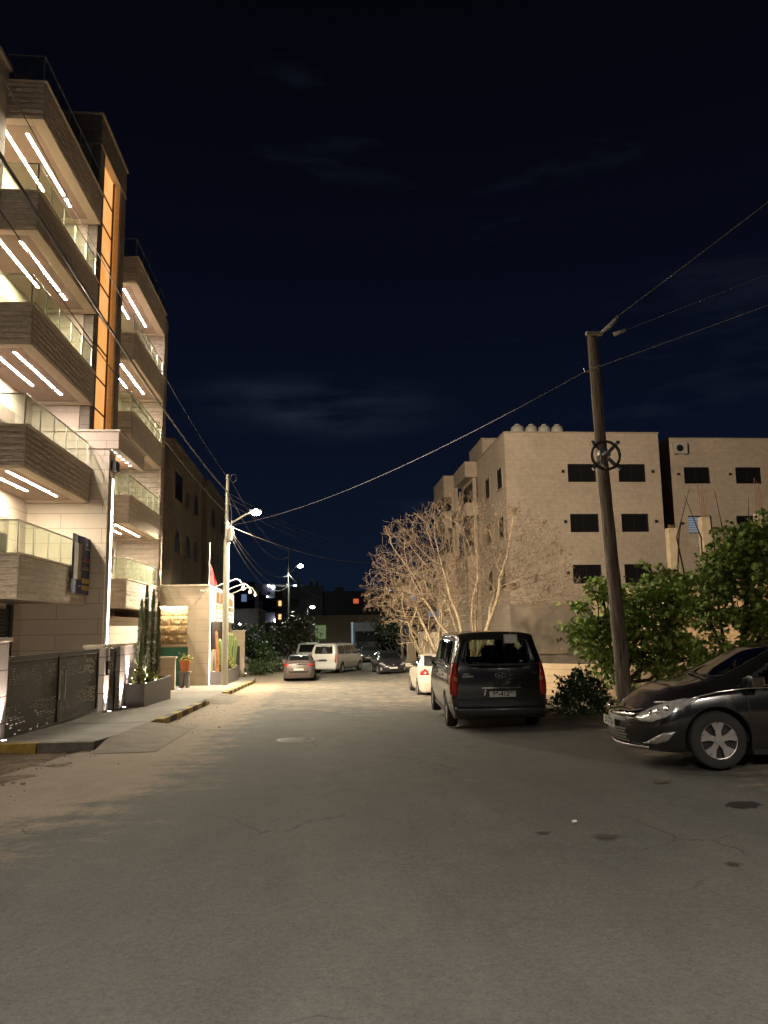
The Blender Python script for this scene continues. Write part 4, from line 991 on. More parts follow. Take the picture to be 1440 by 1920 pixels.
for k, (dz, s, lab) in enumerate(((0.0, 0.9, 'top one of three thin parallel wires passing behind the nearer street lamp'), (-0.22, 1.0, 'middle one of three thin parallel wires passing behind the nearer street lamp'), (-0.5, 1.1, 'lowest of three thin parallel wires passing behind the nearer street lamp'))):
    wire(lab, sag((-4.4, 37.6, 8.2 + dz), (8, 85, 10.9 + dz), s + 0.3), 0.010)
wire('uppermost drooping wire between the two street lamp poles', sag((-4.4, 37.6, 9.0), (-2.7, 66, 8.3), 0.9), 0.014)
wire('second drooping wire from the top between the two street lamp poles', sag((-4.4, 37.6, 8.15), (-2.7, 66, 7.7), 1.25), 0.018)
wire('third drooping wire from the top between the two street lamp poles', sag((-4.4, 37.6, 6.5), (-2.7, 66, 6.1), 0.9), 0.014)
wire('thickest low drooping wire between the two street lamp poles', sag((-4.4, 37.6, 6.4), (-2.7, 66, 5.35), 1.0), 0.02)
wire('lowest thin drooping wire between the two street lamp poles', sag((-4.4, 37.6, 6.2), (-2.7, 66, 5.25), 1.35), 0.012)
wire('short wire hanging from the farther lamp toward the dark houses', sag((-2.6, 66, 6.2), (2.6, 100, 7.0), 1.6), 0.02, 'wire')

# manholes and spots on the road
M['iron'] = mat('worn_cast_iron', (0.075, 0.070, 0.062), 0.5, 0.3, var=0.3, scale=10)
def manhole(x, y, r, label, open_=False):
    z = gz(x, y) + 0.008
    t = thing('manhole_cover', label, 'manhole cover', (x, y, z))
    mb = MB(); mb.lathe([(r, z - 0.02), (r, z + 0.004), (r * 0.9, z + 0.006)], (x, y, 0), 28); mb.build('ring', M['ramp'], t)
    mb = MB(); mb.lathe([(r * 0.9, z + 0.001), (0.001, z + 0.001)], (x, y, 0), 28)
    if not open_:
        for i in range(-4, 5):
            w = math.sqrt(max(0, (r * 0.82) ** 2 - (i * r * 0.19) ** 2)); mb.box(x - w, x + w, y + i * r * 0.19 - 0.012, y + i * r * 0.19 + 0.012, z + 0.001, z + 0.008)
    mb.build('cover', M['iron'], t)
manhole(-0.46, 14.45, 0.36, 'ribbed round manhole cover in the left half of the road')
def stain_mat(name, col, soft):
    m = bpy.data.materials.new(name); m.use_nodes = True; nt = m.node_tree; b = nt.nodes['Principled BSDF']
    g = nd(nt, 'ShaderNodeTexCoord'); v = nd(nt, 'ShaderNodeVectorMath', operation='SUBTRACT'); v.inputs[1].default_value = (0.5, 0.5, 0); lnk(nt, g.outputs['Generated'], v.inputs[0])
    mp = nd(nt, 'ShaderNodeMapping'); mp.inputs['Scale'].default_value = (2, 2, 0); lnk(nt, v.outputs[0], mp.inputs[0])
    ln = nd(nt, 'ShaderNodeVectorMath', operation='LENGTH'); lnk(nt, mp.outputs[0], ln.inputs[0])
    n = nd(nt, 'ShaderNodeTexNoise', {'Scale': 5.0, 'Detail': 6.0, 'Roughness': 0.7}); lnk(nt, g.outputs['Generated'], n.inputs['Vector'])
    a = nd(nt, 'ShaderNodeMath', operation='MULTIPLY_ADD'); lnk(nt, n.outputs['Fac'], a.inputs[0]); a.inputs[1].default_value = 1.3; lnk(nt, ln.outputs['Value'], a.inputs[2])
    r = nd(nt, 'ShaderNodeMapRange', {'From Min': 1.35 - soft, 'From Max': 1.35, 'To Min': 0.85, 'To Max': 0.0}); lnk(nt, a.outputs[0], r.inputs[0])
    b.inputs['Base Color'].default_value = c4(col); b.inputs['Roughness'].default_value = 0.9; lnk(nt, r.outputs[0], b.inputs['Alpha'])
    return m
def blotch(label, x, y, rx, ry, col, seed, name='oil_stain', cat='stain'):
    rx *= 1.5; ry *= 1.5
    rnd = random.Random(seed); mb = MB(); z = gz(x, y) + 0.010
    pts = []
    for k in range(22):
        a = 2 * math.pi * k / 22; q = 0.75 + 0.35 * noise.noise(Vector((math.cos(a) * 1.3, math.sin(a) * 1.3, seed)))
        px, py = x + rx * q * math.cos(a), y + ry * q * math.sin(a); pts.append((px, py, gz(px, py) + 0.010))
    mb.face(pts); o = mb.build(name, stain_mat('stain_' + str(seed), col, 0.15 if seed == 11 else 0.5)); tag(o, label, cat)
blotch('round dark water cover patch on the right road edge before the black sedan', 4.0, 7.35, 0.19, 0.22, (0.008, 0.008, 0.008), 11)
blotch('brownish oil stain on the road left of the dark round patch', 2.35, 6.55, 0.19, 0.17, (0.055, 0.040, 0.030), 12)
blotch('small brown oil stain on the road, nearest to the camera', 2.95, 5.6, 0.10, 0.08, (0.045, 0.035, 0.027), 13)
blotch('small dark scuff on the road beside the white litter', 1.9, 6.75, 0.12, 0.06, (0.03, 0.026, 0.022), 14)
blotch('faint brown stain just in front of the black sedan wheel', 3.85, 8.75, 0.16, 0.14, (0.09, 0.065, 0.045), 15)
mb = MB(); mb.box(-0.022, 0.022, -0.014, 0.014, 0, 0.02, Matrix.Translation((2.28, 7.1, gz(2.28, 7.1) + 0.006)) @ Matrix.Rotation(0.4, 4, 'Z')); o = mb.build('litter', M['white_paint'], bevel=0.006); tag(o, 'small crumpled white scrap of litter lying on the road', 'litter')
# small stones and crumbs along the left dusty verge
rnd = random.Random(17); mb = MB()
for i in range(420):
    y = rnd.uniform(5, 30); x = road_edge_l(y) + rnd.gauss(0.3 if y > 14 else -0.2, 0.5)
    if y > 13.6 and x < -3.45: continue
    s_ = rnd.uniform(0.004, 0.013) if rnd.random() < 0.97 else rnd.uniform(0.015, 0.03)
    bz = gz(x, y) + s_ * 0.3
    a = rnd.uniform(0, 3); mb.box(-s_, s_, -s_ * 0.8, s_ * 0.8, -s_ * 0.5, s_ * 0.6, Matrix.Translation((x, y, bz)) @ Matrix.Rotation(a, 4, 'Z') @ Matrix.Rotation(a * 0.3, 4, 'X'))
tag(mb.build('gravel', mat('gravel_stone', (0.28, 0.22, 0.16), 0.95, var=0.4, scale=3)), 'loose gravel and crumbs scattered along the dusty left verge', 'gravel', kind='stuff')

# ============================================================ neighbouring building with arched windows
nb = thing('stone_building', 'unlit beige stone building with arched windows beyond the apartment block', 'building', (-14, 53, -1.3))
def arch_poly(y0, y1, z0, z1, n=8):
    r = (y1 - y0) / 2; c = (y0 + y1) / 2; zc = z1 - r
    return [(y0, z0), (y1, z0)] + [(c + r * math.cos(a), zc + r * math.sin(a)) for a in frange(0, math.pi, n)]
def street_window(parent, X, y0, y1, z0, z1, arch=True, name='window', m='dark_win', depth=0.12):
    mb = MB(); poly = arch_poly(y0, y1, z0, z1) if arch else [(y0, z0), (y1, z0), (y1, z1), (y0, z1)]
    mb.prism(poly, 'x', X - depth, X + 0.004); w = mb.build(name, M[m], parent)
    mb = MB()
    if arch:
        c = (y0 + y1) / 2; r = (y1 - y0) / 2; zc = z1 - r
        pth = [(y0, z0)] + [(c + r * math.cos(a), zc + r * math.sin(a)) for a in frange(math.pi, 0, 8)] + [(y1, z0)]
        for (a, b) in zip(pth, pth[1:]): mb.tube([(X + 0.01, a[0], a[1]), (X + 0.01, b[0], b[1])], 0.055, 4)
    else: mb.box(X, X + 0.05, y0 - 0.08, y0, z0, z1); mb.box(X, X + 0.05, y1, y1 + 0.08, z0, z1); mb.box(X, X + 0.05, y0 - 0.08, y1 + 0.08, z1, z1 + 0.08)
    mb.box(X, X + 0.10, y0 - 0.1, y1 + 0.1, z0 - 0.1, z0); mb.build('frame', M['old_stone'], w)
    return w
mb = MB(); mb.box(-22, -9.0, 47.2, 59.2, -1.4, 13.25); mb.box(-22, -9.6, 59.2, 64.8, -1.4, 12.6)
mb.build('wall', M['old_stone'], nb)
mb = MB(); mb.box(-22.05, -8.93, 47.1, 59.27, 13.25, 13.4); mb.build('roof_edge', M['old_stone'], nb)
mb = MB(); mb.box(-9.0, -8.94, 47.2, 47.9, -1.3, 13.25); mb.build('corner_quoin', M['old_stone'], nb)
street_window(nb, -9.0, 47.9, 50.6, 9.75, 11.55, False, 'balcony_opening')
mb = MB()
for k in range(10): mb.box(-8.98, -8.94, 49.0 + k * 0.16, 49.04 + k * 0.16, 9.8, 10.6)
mb.box(-8.99, -8.93, 48.9, 50.6, 10.6, 10.66); mb.build('balcony_rail', M['black'], nb)
street_window(nb, -9.0, 52.1, 52.8, 9.9, 10.9, False)
street_window(nb, -9.0, 55.4, 57.5, 9.85, 11.4)
for a, b in ((48.1, 50.4), (52.2, 54.2), (55.5, 57.6)): street_window(nb, -9.0, a, b, 6.45, 7.95)
for a, b in ((49.0, 50.3), (53.0, 54.0)): street_window(nb, -9.0, a, b, 2.2, 3.9, False)
nb2 = thing('stone_building', 'second unlit beige stone building with arched windows, right behind the steel lamp pole', 'building', (-14, 66, -1.3))
mb = MB(); mb.box(-22, -8.8, 60.6, 71.5, -1.4, 13.25); mb.build('wall', M['old_stone'], nb2)
mb = MB(); mb.box(-22.05, -8.72, 60.5, 71.6, 13.25, 13.42); mb.build('roof_edge', M['old_stone'], nb2)
street_window(nb2, -8.8, 63.0, 65.2, 10.0, 11.5); street_window(nb2, -8.8, 69.0, 70.8, 10.2, 11.6); street_window(nb2, -8.8, 63.1, 65.4, 6.2, 8.1); street_window(nb2, -8.8, 67.0, 69.0, 6.5, 8.1)

# ============================================================ right-hand buildings
def front_window(parent, Y, x0, x1, z0, z1, name='window', m='dark_win', lit=False):
    """a window cut look in a wall facing the camera: dark pane set 15 cm back inside a frame"""
    f = MB(); t = 0.05
    f.box(x0 - t, x0, Y - 0.02, Y + 0.1, z0 - t, z1 + t); f.box(x1, x1 + t, Y - 0.02, Y + 0.1, z0 - t, z1 + t); f.box(x0, x1, Y - 0.02, Y + 0.1, z1, z1 + t); f.box(x0 - 0.04, x1 + 0.04, Y - 0.05, Y + 0.1, z0 - t - 0.03, z0)
    w = f.build(name, M['tan_plain'], parent)
    g = MB(); g.box(x0, x1, Y + 0.10, Y + 0.13, z0, z1); g.build('pane', M[m], w)
    g = MB(); xm = (x0 + x1) / 2; g.box(xm - 0.025, xm + 0.025, Y + 0.07, Y + 0.10, z0, z1); g.box(x0, x0 + 0.04, Y + 0.07, Y + 0.1, z0, z1); g.box(x1 - 0.04, x1, Y + 0.07, Y + 0.1, z0, z1); g.box(x0 + 0.04, x1 - 0.04, Y + 0.07, Y + 0.1, z1 - 0.04, z1); g.build('sash', M['black'], w)
    return w
def wall_with_holes(parent, name, m, x0, x1, Y, z0, z1, holes, th=0.3):
    """wall facing the camera with real rectangular openings"""
    xs = sorted({x0, x1} | {h[0] for h in holes} | {h[1] for h in holes}); zs = sorted({z0, z1} | {h[2] for h in holes} | {h[3] for h in holes})
    mb = MB()
    for a, b in zip(xs, xs[1:]):
        run = None
        for c, d in zip(zs, zs[1:]):
            if any(h[0] <= a and b <= h[1] and h[2] <= c and d <= h[3] for h in holes):
                if run: mb.box(a, b, Y, Y + th, run[0], run[1]); run = None
            else: run = (run[0], d) if run else (c, d)
        if run: mb.box(a, b, Y, Y + th, run[0], run[1])
    bmesh.ops.remove_doubles(mb.bm, verts=mb.bm.verts, dist=1e-5)
    # drop the doubled faces between neighbouring boxes
    seen = {}
    for f in list(mb.bm.faces):
        k = tuple(round(q, 4) for q in f.calc_center_median())
        seen.setdefault(k, []).append(f)
    bmesh.ops.delete(mb.bm, geom=[f for v in seen.values() if len(v) > 1 for f in v], context='FACES_ONLY')
    return mb.build(name, m, parent)
ba = thing('apartment_building', 'tan stone apartment block with four water tanks on its roof behind the bare tree', 'building', (17, 48, -1))
holes = []
for z0, z1 in ((10.78, 11.98), (7.48, 8.67), (4.17, 5.38)):
    holes += [(16.15, 18.03, z0, z1), (19.56, 21.37, z0, z1)]
wall_with_holes(ba, 'front_wall', M['tan_stone'], 12.02, 22.4, 48.0, 3.0, 14.05, holes)
mb = MB(); mb.box(12.02, 22.4, 48.0, 48.3, -1.4, 3.0); mb.build('plastered_base', M['render_stained'], ba)
mb = MB(); mb.box(12.02, 12.3, 48.3, 57, -1.4, 14.05); mb.box(22.1, 22.4, 48.3, 60, -1.4, 14.05); mb.box(12.3, 22.1, 48.3, 60, 13.2, 13.4)
mb.box(12.3, 22.1, 59.7, 60, -1.4, 13.2); mb.box(12.3, 22.1, 48.3, 59.7, 9.6, 9.8); mb.box(12.3, 22.1, 48.3, 59.7, 6.3, 6.5); mb.build('side_wall', M['tan_stone'], ba)
mb = MB(); mb.box(11.97, 22.45, 47.95, 57.0, 14.05, 14.13); mb.build('roof_coping', M['tan_plain'], ba)
for h in holes:
    front_window(ba, 48.06, *h)
    mb = MB(); mb.box(h[0] - 0.42 if h[0] < 19 else h[1] + 0.42, h[0] - 0.26 if h[0] < 19 else h[1] + 0.58, 47.9, 47.99, (h[2] + h[3]) / 2 + 0.0, (h[2] + h[3]) / 2 + 0.18); mb.build('wall_light', M['black'], ba)
# stepped part toward the street
mb = MB(); mb.box(11.1, 12.02, 57.0, 62.0, -1.4, 6.9); mb.box(11.1, 12.02, 57.0, 62.0, 9.9, 10.9); mb.box(11.1, 12.02, 57.0, 62.0, 12.9, 14.1); mb.box(11.75, 12.02, 57.3, 61.9, 6.9, 12.9)
mb.box(11.1, 11.35, 61.6, 62.0, 6.9, 12.9); mb.build('balcony_tower', M['tan_stone'], ba)
mb = MB(); mb.box(11.12, 11.75, 57.3, 61.5, 6.92, 6.98); mb.box(11.74, 11.749, 57.6, 61.2, 10.95, 12.6); mb.box(11.74, 11.749, 57.6, 61.2, 7.6, 9.3); mb.build('balcony_door', M['dark_win'], ba)
mb = MB(); mb.box(10.25, 11.1, 62.0, 67.5, -1.4, 7.5); mb.box(10.25, 11.1, 62.0, 67.5, 9.6, 11.0); mb.box(10.25, 11.1, 62.0, 67.5, 12.2, 14.0); mb.box(10.9, 11.1, 62.0, 67.5, 7.5, 12.2); mb.build('street_bay', M['tan_stone'], ba)
mb = MB(); mb.box(10.88, 10.895, 62.4, 67.0, 11.05, 12.1); mb.box(10.88, 10.895, 62.4, 67.0, 7.6, 9.5); mb.build('bay_opening', M['dark_win'], ba)
def side_win(parent, X, y0, y1, z0, z1, m='dark_win'):
    f = MB(); f.box(X - 0.06, X, y0 - 0.06, y0, z0, z1); f.box(X - 0.06, X, y1, y1 + 0.06, z0, z1); f.box(X - 0.06, X, y0 - 0.06, y1 + 0.06, z1, z1 + 0.06); f.box(X - 0.10, X, y0 - 0.06, y1 + 0.06, z0 - 0.08, z0)
    w = f.build('window', M['tan_plain'], parent); g = MB(); g.box(X - 0.02, X - 0.004, y0, y1, z0, z1); g.build('pane', M[m], w)
for z in (10.6, 7.3, 4.0): side_win(ba, 12.02, 48.9, 50.3, z, z + 1.35); side_win(ba, 12.02, 52.6, 54.0, z, z + 1.35)
mb = MB()
for k in range(9): mb.tube([(11.05, 57.2 + k * 0.12, 9.9), (11.05, 57.2 + k * 0.12, 9.2)], 0.02, 4)
mb.box(11.02, 11.06, 57.1, 58.3, 8.9, 9.0); mb.box(10.95, 11.05, 57.2, 58.4, 8.0, 9.0); mb.build('balcony_grille', M['black'], ba)
mb = MB(); mb.box(12.3, 16.3, 56, 61, 13.4, 15.6); mb.box(12.25, 16.35, 55.95, 61.05, 15.6, 15.7); mb.build('stair_penthouse', M['tan_stone'], ba)
mb = MB(); mb.box(15.6, 19.5, 54, 56, 13.4, 14.75); mb.build('roof_shed', M['dark_bldg'], ba)
for k, x in enumerate((13.35, 14.3, 15.2, 16.1)):
    t = thing('water_tank', ['leftmost and widest', 'second from left', 'third from left (by the antenna)', 'rightmost'][k] + ' of four white water tanks on the tan roof', 'water tank', (x, 49.6, 13.4), group='water tanks on the roof')
    r = 0.47 if k == 0 else 0.42; mb = MB()
    prof = [(r * 0.96, 13.42), (r, 13.5)]
    for j in range(6): prof += [(r * 0.975, 13.6 + j * 0.18), (r, 13.66 + j * 0.18), (r, 13.74 + j * 0.18)]
    prof += [(r * 0.9, 14.85), (r * 0.5, 14.96), (0.16, 14.99)]; 
    mb.lathe(prof, (x, 49.6, 0), 18); mb.build('tank', M['tank'], t, smooth=True)
    mb = MB(); mb.lathe([(0.18, 14.97), (0.18, 15.04), (0.001, 15.05)], (x, 49.6, 0), 12); mb.build('lid', M['tank'], t)
mb = MB(); mb.tube([(15.1, 50.4, 13.4), (15.1, 50.4, 15.7)], 0.03, 5); mb.tube([(14.9, 50.4, 15.4), (15.3, 50.4, 15.4)], 0.015, 4); o = mb.build('antenna', M['black']); tag(o, 'thin antenna mast among the water tanks on the tan roof', 'antenna')

bb = thing('apartment_building', 'darker tan stone building at the right edge with an air conditioner under its roof', 'building', (28, 50, -1))
holes = [(25.02, 26.85, 11.05, 12.2), (28.72, 30.55, 11.05, 12.2), (25.05, 26.75, 7.6, 8.8), (28.5, 30.0, 7.7, 8.8)]
wall_with_holes(bb, 'front_wall', M['tan_stone'], 24.1, 38, 50.0, -1.4, 14.2, holes)
mb = MB(); mb.box(24.1, 24.4, 50.3, 62, -1.4, 14.2); mb.box(24.4, 38, 50.3, 62, 13.6, 13.8); mb.box(24.4, 38, 61.7, 62, -1.4, 13.6); mb.box(24.4, 38, 50.3, 61.7, 9.8, 10.0); mb.build('side_wall', M['tan_stone'], bb)
mb = MB(); mb.box(24.05, 38, 49.95, 62, 14.2, 14.28); mb.build('roof_coping', M['tan_plain'], bb)
for k, h in enumerate(holes): 
    w = front_window(bb, 50.06, *h)
    mb = MB(); mb.box(h[0] - 0.5, h[0] - 0.34, 49.9, 49.99, (h[2] + h[3]) / 2, (h[2] + h[3]) / 2 + 0.16); mb.build('wall_light', M['black'], bb)
    if k == 2:
        mb = MB()
        for j in range(9): mb.box(25.08, 25.85, 50.07, 50.10, 7.68 + j * 0.12, 7.76 + j * 0.12)
        mb.build('lit_blind', emit('lit_blind', (0.55, 0.62, 0.75), 0.35), w)
def ac_unit(label, x, y, z, w=0.85, h=0.62):
    t = thing('air_conditioner', label, 'air conditioner', (x, y, z))
    mb = MB(); mb.box(x, x + w, y - 0.32, y, z, z + h); mb.build('casing', M['tank'], t, bevel=0.02)
    mb = MB(); mb.lathe([(0.001, -0.002), (0.24, -0.002), (0.24, -0.03), (0.22, -0.03)], (x + w * 0.42, y - 0.32, z + h / 2), 18, 'y'); mb.build('fan_grille', M['black'], t)
    mb = MB(); mb.box(x + 0.1, x + 0.14, y - 0.3, y, z - 0.06, z); mb.box(x + w - 0.14, x + w - 0.1, y - 0.3, y, z - 0.06, z); mb.build('bracket', M['steel'], t)
ac_unit('grey air conditioner unit hanging high under the roof of the darker tan building', 24.3, 50.0, 13.1, 0.95, 0.75)
ac_unit('old air conditioner unit below the lit window blind of the darker tan building', 25.5, 50.0, 6.65, 0.85, 0.6)

# unfinished block wall with concrete columns and rebar, behind the fig trees
uf = thing('unfinished_house', 'yellowish unfinished block house wall behind the fig trees with bare concrete columns', 'building', (16, 29.5, -0.4))
mb = MB(); mb.box(13.7, 26, 29.2, 29.5, -0.6, 3.15); mb.box(13.7, 14.0, 29.5, 38, -0.6, 3.15); mb.build('block_wall', M['yellow_wall'], uf)
mb = MB(); mb.box(13.6, 26, 29.1, 29.6, 3.15, 3.45); mb.build('ring_beam', M['concrete'], uf)
for k, (x, zt) in enumerate(((13.95, 5.3), (15.35, 5.75), (17.7, 5.9), (20.0, 5.8))):
    mb = MB(); mb.box(x - 0.17, x + 0.17, 29.15, 29.5, 3.45, zt); c = mb.build('column', M['concrete'], uf)
    mb = MB(); rr = random.Random(k)
    for i in range(6): xx = x - 0.12 + 0.05 * i; mb.tube([(xx, 29.3, zt), (xx + rr.uniform(-0.05, 0.02), 29.3, zt + rr.uniform(0.9, 1.5) if k else zt + 0.15)], 0.011, 4)
    mb.build('rebar', M['rust'], c)
# low roadside wall on the right and ledges beyond
lw = thing('low_wall', 'long low yellowish block wall on the right verge under the fig trees', 'wall', (8, 19, -0.3))
mb = MB(); mb.prism([(4.9, 26.4), (13.5, 17.4), (13.5, 17.15), (4.9, 26.15)], 'z', -0.9, 0.38); mb.build('masonry', M['yellow_wall'], lw)
lw2 = thing('ledge_wall', 'brown stone ledge wall in front of the plastered base of the tan building', 'wall', (15, 44, -1))
mb = MB(); mb.box(10.5, 26, 44.0, 44.3, -1.5, -0.05); mb.build('masonry', M['old_stone'], lw2)
mb = MB(); mb.box(10.4, 26, 43.9, 44.4, -0.05, 0.06); mb.build('coping', M['concrete'], lw2)
# boundary wall on the right with pale pilasters
rw = thing('boundary_wall', 'pale wall with upright pilasters along the right side of the street behind the bare trees', 'wall', (7.6, 50, -1.3))
mb = MB(); mb.box(7.75, 7.95, 34, 59.6, -1.4, 0.9); mb.build('masonry', M['tan_plain'], rw)
for k in range(11):
    y = 34.6 + k * 2.4; mb = MB(); mb.box(7.62, 7.75, y, y + 0.55, -1.4, 1.25); mb.box(7.75, 7.95, y, y + 0.55, 0.9, 1.25); mb.build('pilaster', M['trim'], rw)
t = thing('gate_pillar', 'white stone pillar at the end of the right-hand boundary wall', 'pillar', (8, 60, -1.3))
mb = MB(); mb.box(7.72, 8.55, 60.2, 61.0, -1.4, 0.62); mb.build('shaft', M['white_paint'], t); mb = MB(); mb.box(7.66, 7.98, 60.1, 60.5, 0.62, 1.2); mb.build('cap_block', M['white_paint'], t)
t = thing('gate_pillar', 'lower pinkish wall stub left of the white stone pillar', 'pillar', (7.3, 62.5, -1.3))
mb = MB(); mb.box(7.25, 7.9, 64.0, 65, -1.4, 0.30); mb.build('shaft', M['tan_plain'], t); mb = MB(); mb.box(7.2, 7.95, 63.95, 65.05, 0.30, 0.38); mb.build('coping', M['white_paint'], t)

# ============================================================ distant town
def block(label, x0, x1, y0, y1, z1, wins=(), roofbits=(), m='navy_bldg', name='town_house'):
    t = thing(name, label, 'building', ((x0 + x1) / 2, y0, -1.5))
    mb = MB(); mb.box(x0, x1, y0, y1, -2, z1); mb.build('wall', M[m], t)
    mb = MB(); mb.box(x0 - 0.1, x1 + 0.1, y0 - 0.1, y1 + 0.1, z1, z1 + 0.25); mb.build('roof_edge', M[m], t)
    for (a, b, c, d, mm) in wins:
        mb = MB(); mb.box(a, b, y0 - 0.08, y0 - 0.01, c, d); w = mb.build('window', M[mm], t)
    for (a, b, c) in roofbits:
        mb = MB(); mb.box(a, b, y0 + 1, y0 + 2.5, z1 + 0.25, z1 + 0.25 + c); mb.build('roof_tank', M['dark_bldg'], t)
    return t
M['win_red'] = emit('red_lit_window', (1.0, 0.20, 0.06), 0.55)
M['win_warm'] = emit('warm_lit_window', (1.0, 0.62, 0.25), 1.3)
M['win_blue'] = emit('bluish_lit_window', (0.35, 0.50, 0.9), 0.3)
M['win_green'] = emit('dim_green_window', (0.45, 0.6, 0.28), 0.25)
M['pt_white'] = emit('distant_lamp_white', (0.85, 0.92, 1.0), 35)
M['pt_warm'] = emit('distant_lamp_warm', (1.0, 0.80, 0.45), 28)
M['navy_bldg'] = mat('night_plaster', (0.10, 0.10, 0.12), 0.9, var=0.3, scale=0.2)
block('dark flat-roofed house with one red-lit window beyond the street end', 0.5, 12.5, 110, 122, 6.6, [(4.75, 5.5, 5.1, 5.75, 'win_red'), (-0, 0.1, 0, 0.1, 'dark_win'), (8.5, 9.6, 4.8, 5.8, 'dark_win'), (1.5, 2.6, 5.0, 5.9, 'dark_win')], [(2.2, 3.4, 0.6), (9, 10, 0.9)])
block('dark taller house with small roof tanks left of the red-lit window', -5.2, 0.4, 108, 120, 7.3, [(-3.9, -2.8, 4.6, 5.8, 'dark_win'), (-1.8, -0.6, 4.6, 5.8, 'dark_win')], [(-4.8, -4.2, 0.9), (-3.2, -2.8, 1.2), (-1.4, -1.0, 0.9), (-0.6, -0.2, 0.7)])
block('low grey house with a dim green window behind the parked vans', -1.6, 7.2, 92, 100, 2.9, [(-0.6, 0.7, 0.4, 2.0, 'win_green'), (3.6, 5.4, 0.6, 1.7, 'dark_win'), (6.2, 6.6, 0.8, 1.6, 'dark_win')], (), 'tan_plain')
block('narrow warmly lit facade with rows of small windows in the distance', -8.0, -2.6, 140, 150, 8.2, [(-7.4 + 1.05 * i, -6.9 + 1.05 * i, z, z + 0.9, 'win_warm' if (i + j) % 3 else 'dark_win') for i in range(5) for j, z in enumerate((1.2, 3.4, 5.8))], (), 'yellow_wall')
block('dark house left of the street end behind the dark trees', -17, -6.6, 84, 95, 3.6, [(-13, -12, 1.2, 2.4, 'dark_win')], ())
block('pale grey far house left of the farther street lamp', -20.0, -12.5, 150, 160, 10.5, [(-18, -17, 7, 8.4, 'dark_win'), (-15, -14, 7, 8.4, 'win_blue')], (), 'navy_bldg')
block('far house with bluish windows behind the bare tree crown', 13, 24, 128, 140, 9.5, [(15.0, 16.0, 6, 7.2, 'win_blue'), (18, 19.4, 2.2, 4.2, 'win_blue'), (21, 22, 6, 7.2, 'dark_win')], ())
block('low dark shed at the right side of the street end', 9, 16, 96, 104, 2.6, [(10.5, 11.3, 0.6, 1.4, 'win_blue')], ())
# hill with scattered lamps
def hz(x, y):
    f = max(0.0, min(1.0, (y - 150) / 190.0)); f = f * f * (3 - 2 * f)
    return -1.5 + f * (17.5 + 4 * noise.noise(Vector((x * 0.008, y * 0.006, 1.0))) + 2.0 * noise.noise(Vector((x * 0.03, 0, 4))))
sheet('hill', frange(-420, 420, 80), frange(148, 420, 30), hz, M['navy_bldg'])
rnd = random.Random(21)
for i in range(44):
    y = rnd.uniform(190, 310); x = y / 280 * (rnd.uniform(-32, -6) if i % 2 else rnd.uniform(9, 44))
    z = hz(x, y); h = rnd.uniform(2.5, 6.0); w = rnd.uniform(6, 12); mm = M['pt_white'] if rnd.random() < 0.6 else M['pt_warm']
    t = thing('hillside_house', '%s dark house with %s lamp on the hill, %s' % ('tall' if h > 4.2 else 'low', 'cool white' if mm is M['pt_white'] else 'warm yellow', 'left of the street end' if x < 0 else 'right of the street end'), 'building', (x, y, z), group='houses with lamps on the far hillside')
    mb = MB(); mb.box(x - w / 2, x + w / 2, y, y + 8, z - 3, z + h); mb.build('wall', M['navy_bldg'], t)
    mb = MB(); mb.sphere((x + rnd.uniform(-0.4, 0.4) * w, y - 0.6, z + h * rnd.uniform(0.55, 0.95)), rnd.uniform(0.30, 0.65), 8); mb.build('outside_lamp', mm, t)
    for q in range(3):
        if rnd.random() < 0.5:
            mb = MB(); xx = x + (q - 1) * w * 0.3; mb.box(xx - 0.5, xx + 0.5, y - 0.06, y, z + h * 0.3, z + h * 0.3 + 1.1); mb.build('window', M['dark_win'] if rnd.random() < 0.7 else M['win_warm'], t)
# two town lamps seen between the houses
def town_lamp(label, x, y, h, c, r):
    t = thing('street_lamp', label, 'street lamp', (x, y, -1.4)); mb = MB(); mb.tube([(x, y, -1.4), (x, y, h), (x + 0.5, y, h + 0.15)], 0.06, 6); mb.build('pole', M['dark_pole'], t)
    mb = MB(); mb.sphere((x + 0.6, y, h + 0.1), r, 8, (1.2, 1, 0.6)); mb.build('lens', M[c], t)
    lamp('lamp_light', 'SPOT', (x + 0.6, y, h - 0.1), 900, (0.85, 0.92, 1.0), t, radius=0.1, angle=160)
town_lamp('cool white distant lamp in front of the dark tall house', -1.55, 98, 4.2, 'lamp_glow', 0.26)
town_lamp('small cool lamp low behind the dark trees on the left', -9.0, 82, 2.1, 'lamp_glow', 0.16)

lamp_pole(19.5, 21.0, -0.2, 6.5, 0.6, 5.9, 'warm street lamp beyond the right frame edge lighting the block wall', 2600, boxes=False, lcol=(1.0, 0.66, 0.36))

fld = thing('added_floodlight', 'unseen floodlight on the near wing of the left building, outside the left frame edge', 'added_floodlight', (-8.6, 11.5, 9.5))  # lamp added out of view to brighten the right-hand building and trees
mb = MB(); mb.box(-8.66, -8.50, 11.2, 11.8, 9.3, 9.7); mb.build('housing', M['black'], fld, bevel=0.02)
mb = MB(); mb.box(-8.50, -8.49, 11.25, 11.75, 9.34, 9.66); mb.build('glass', M['led'], fld)
lamp('flood_fill', 'SPOT', (-8.3, 11.6, 9.5), 50000, (1.0, 0.83, 0.64), fld, radius=0.25, target=(15, 42, 4.5), angle=62, blend=0.8)

lamp_pole(7.2, -3.5, 0.25, 9.2, -1.45, 7.7, 'added street lamp pole behind the camera on the right verge, brightening the left balcony fronts', 3800, boxes=False, lcol=(1.0, 0.90, 0.78), cone=160, bl=0.7)  # unseen lamp added to lift the street side of the left building
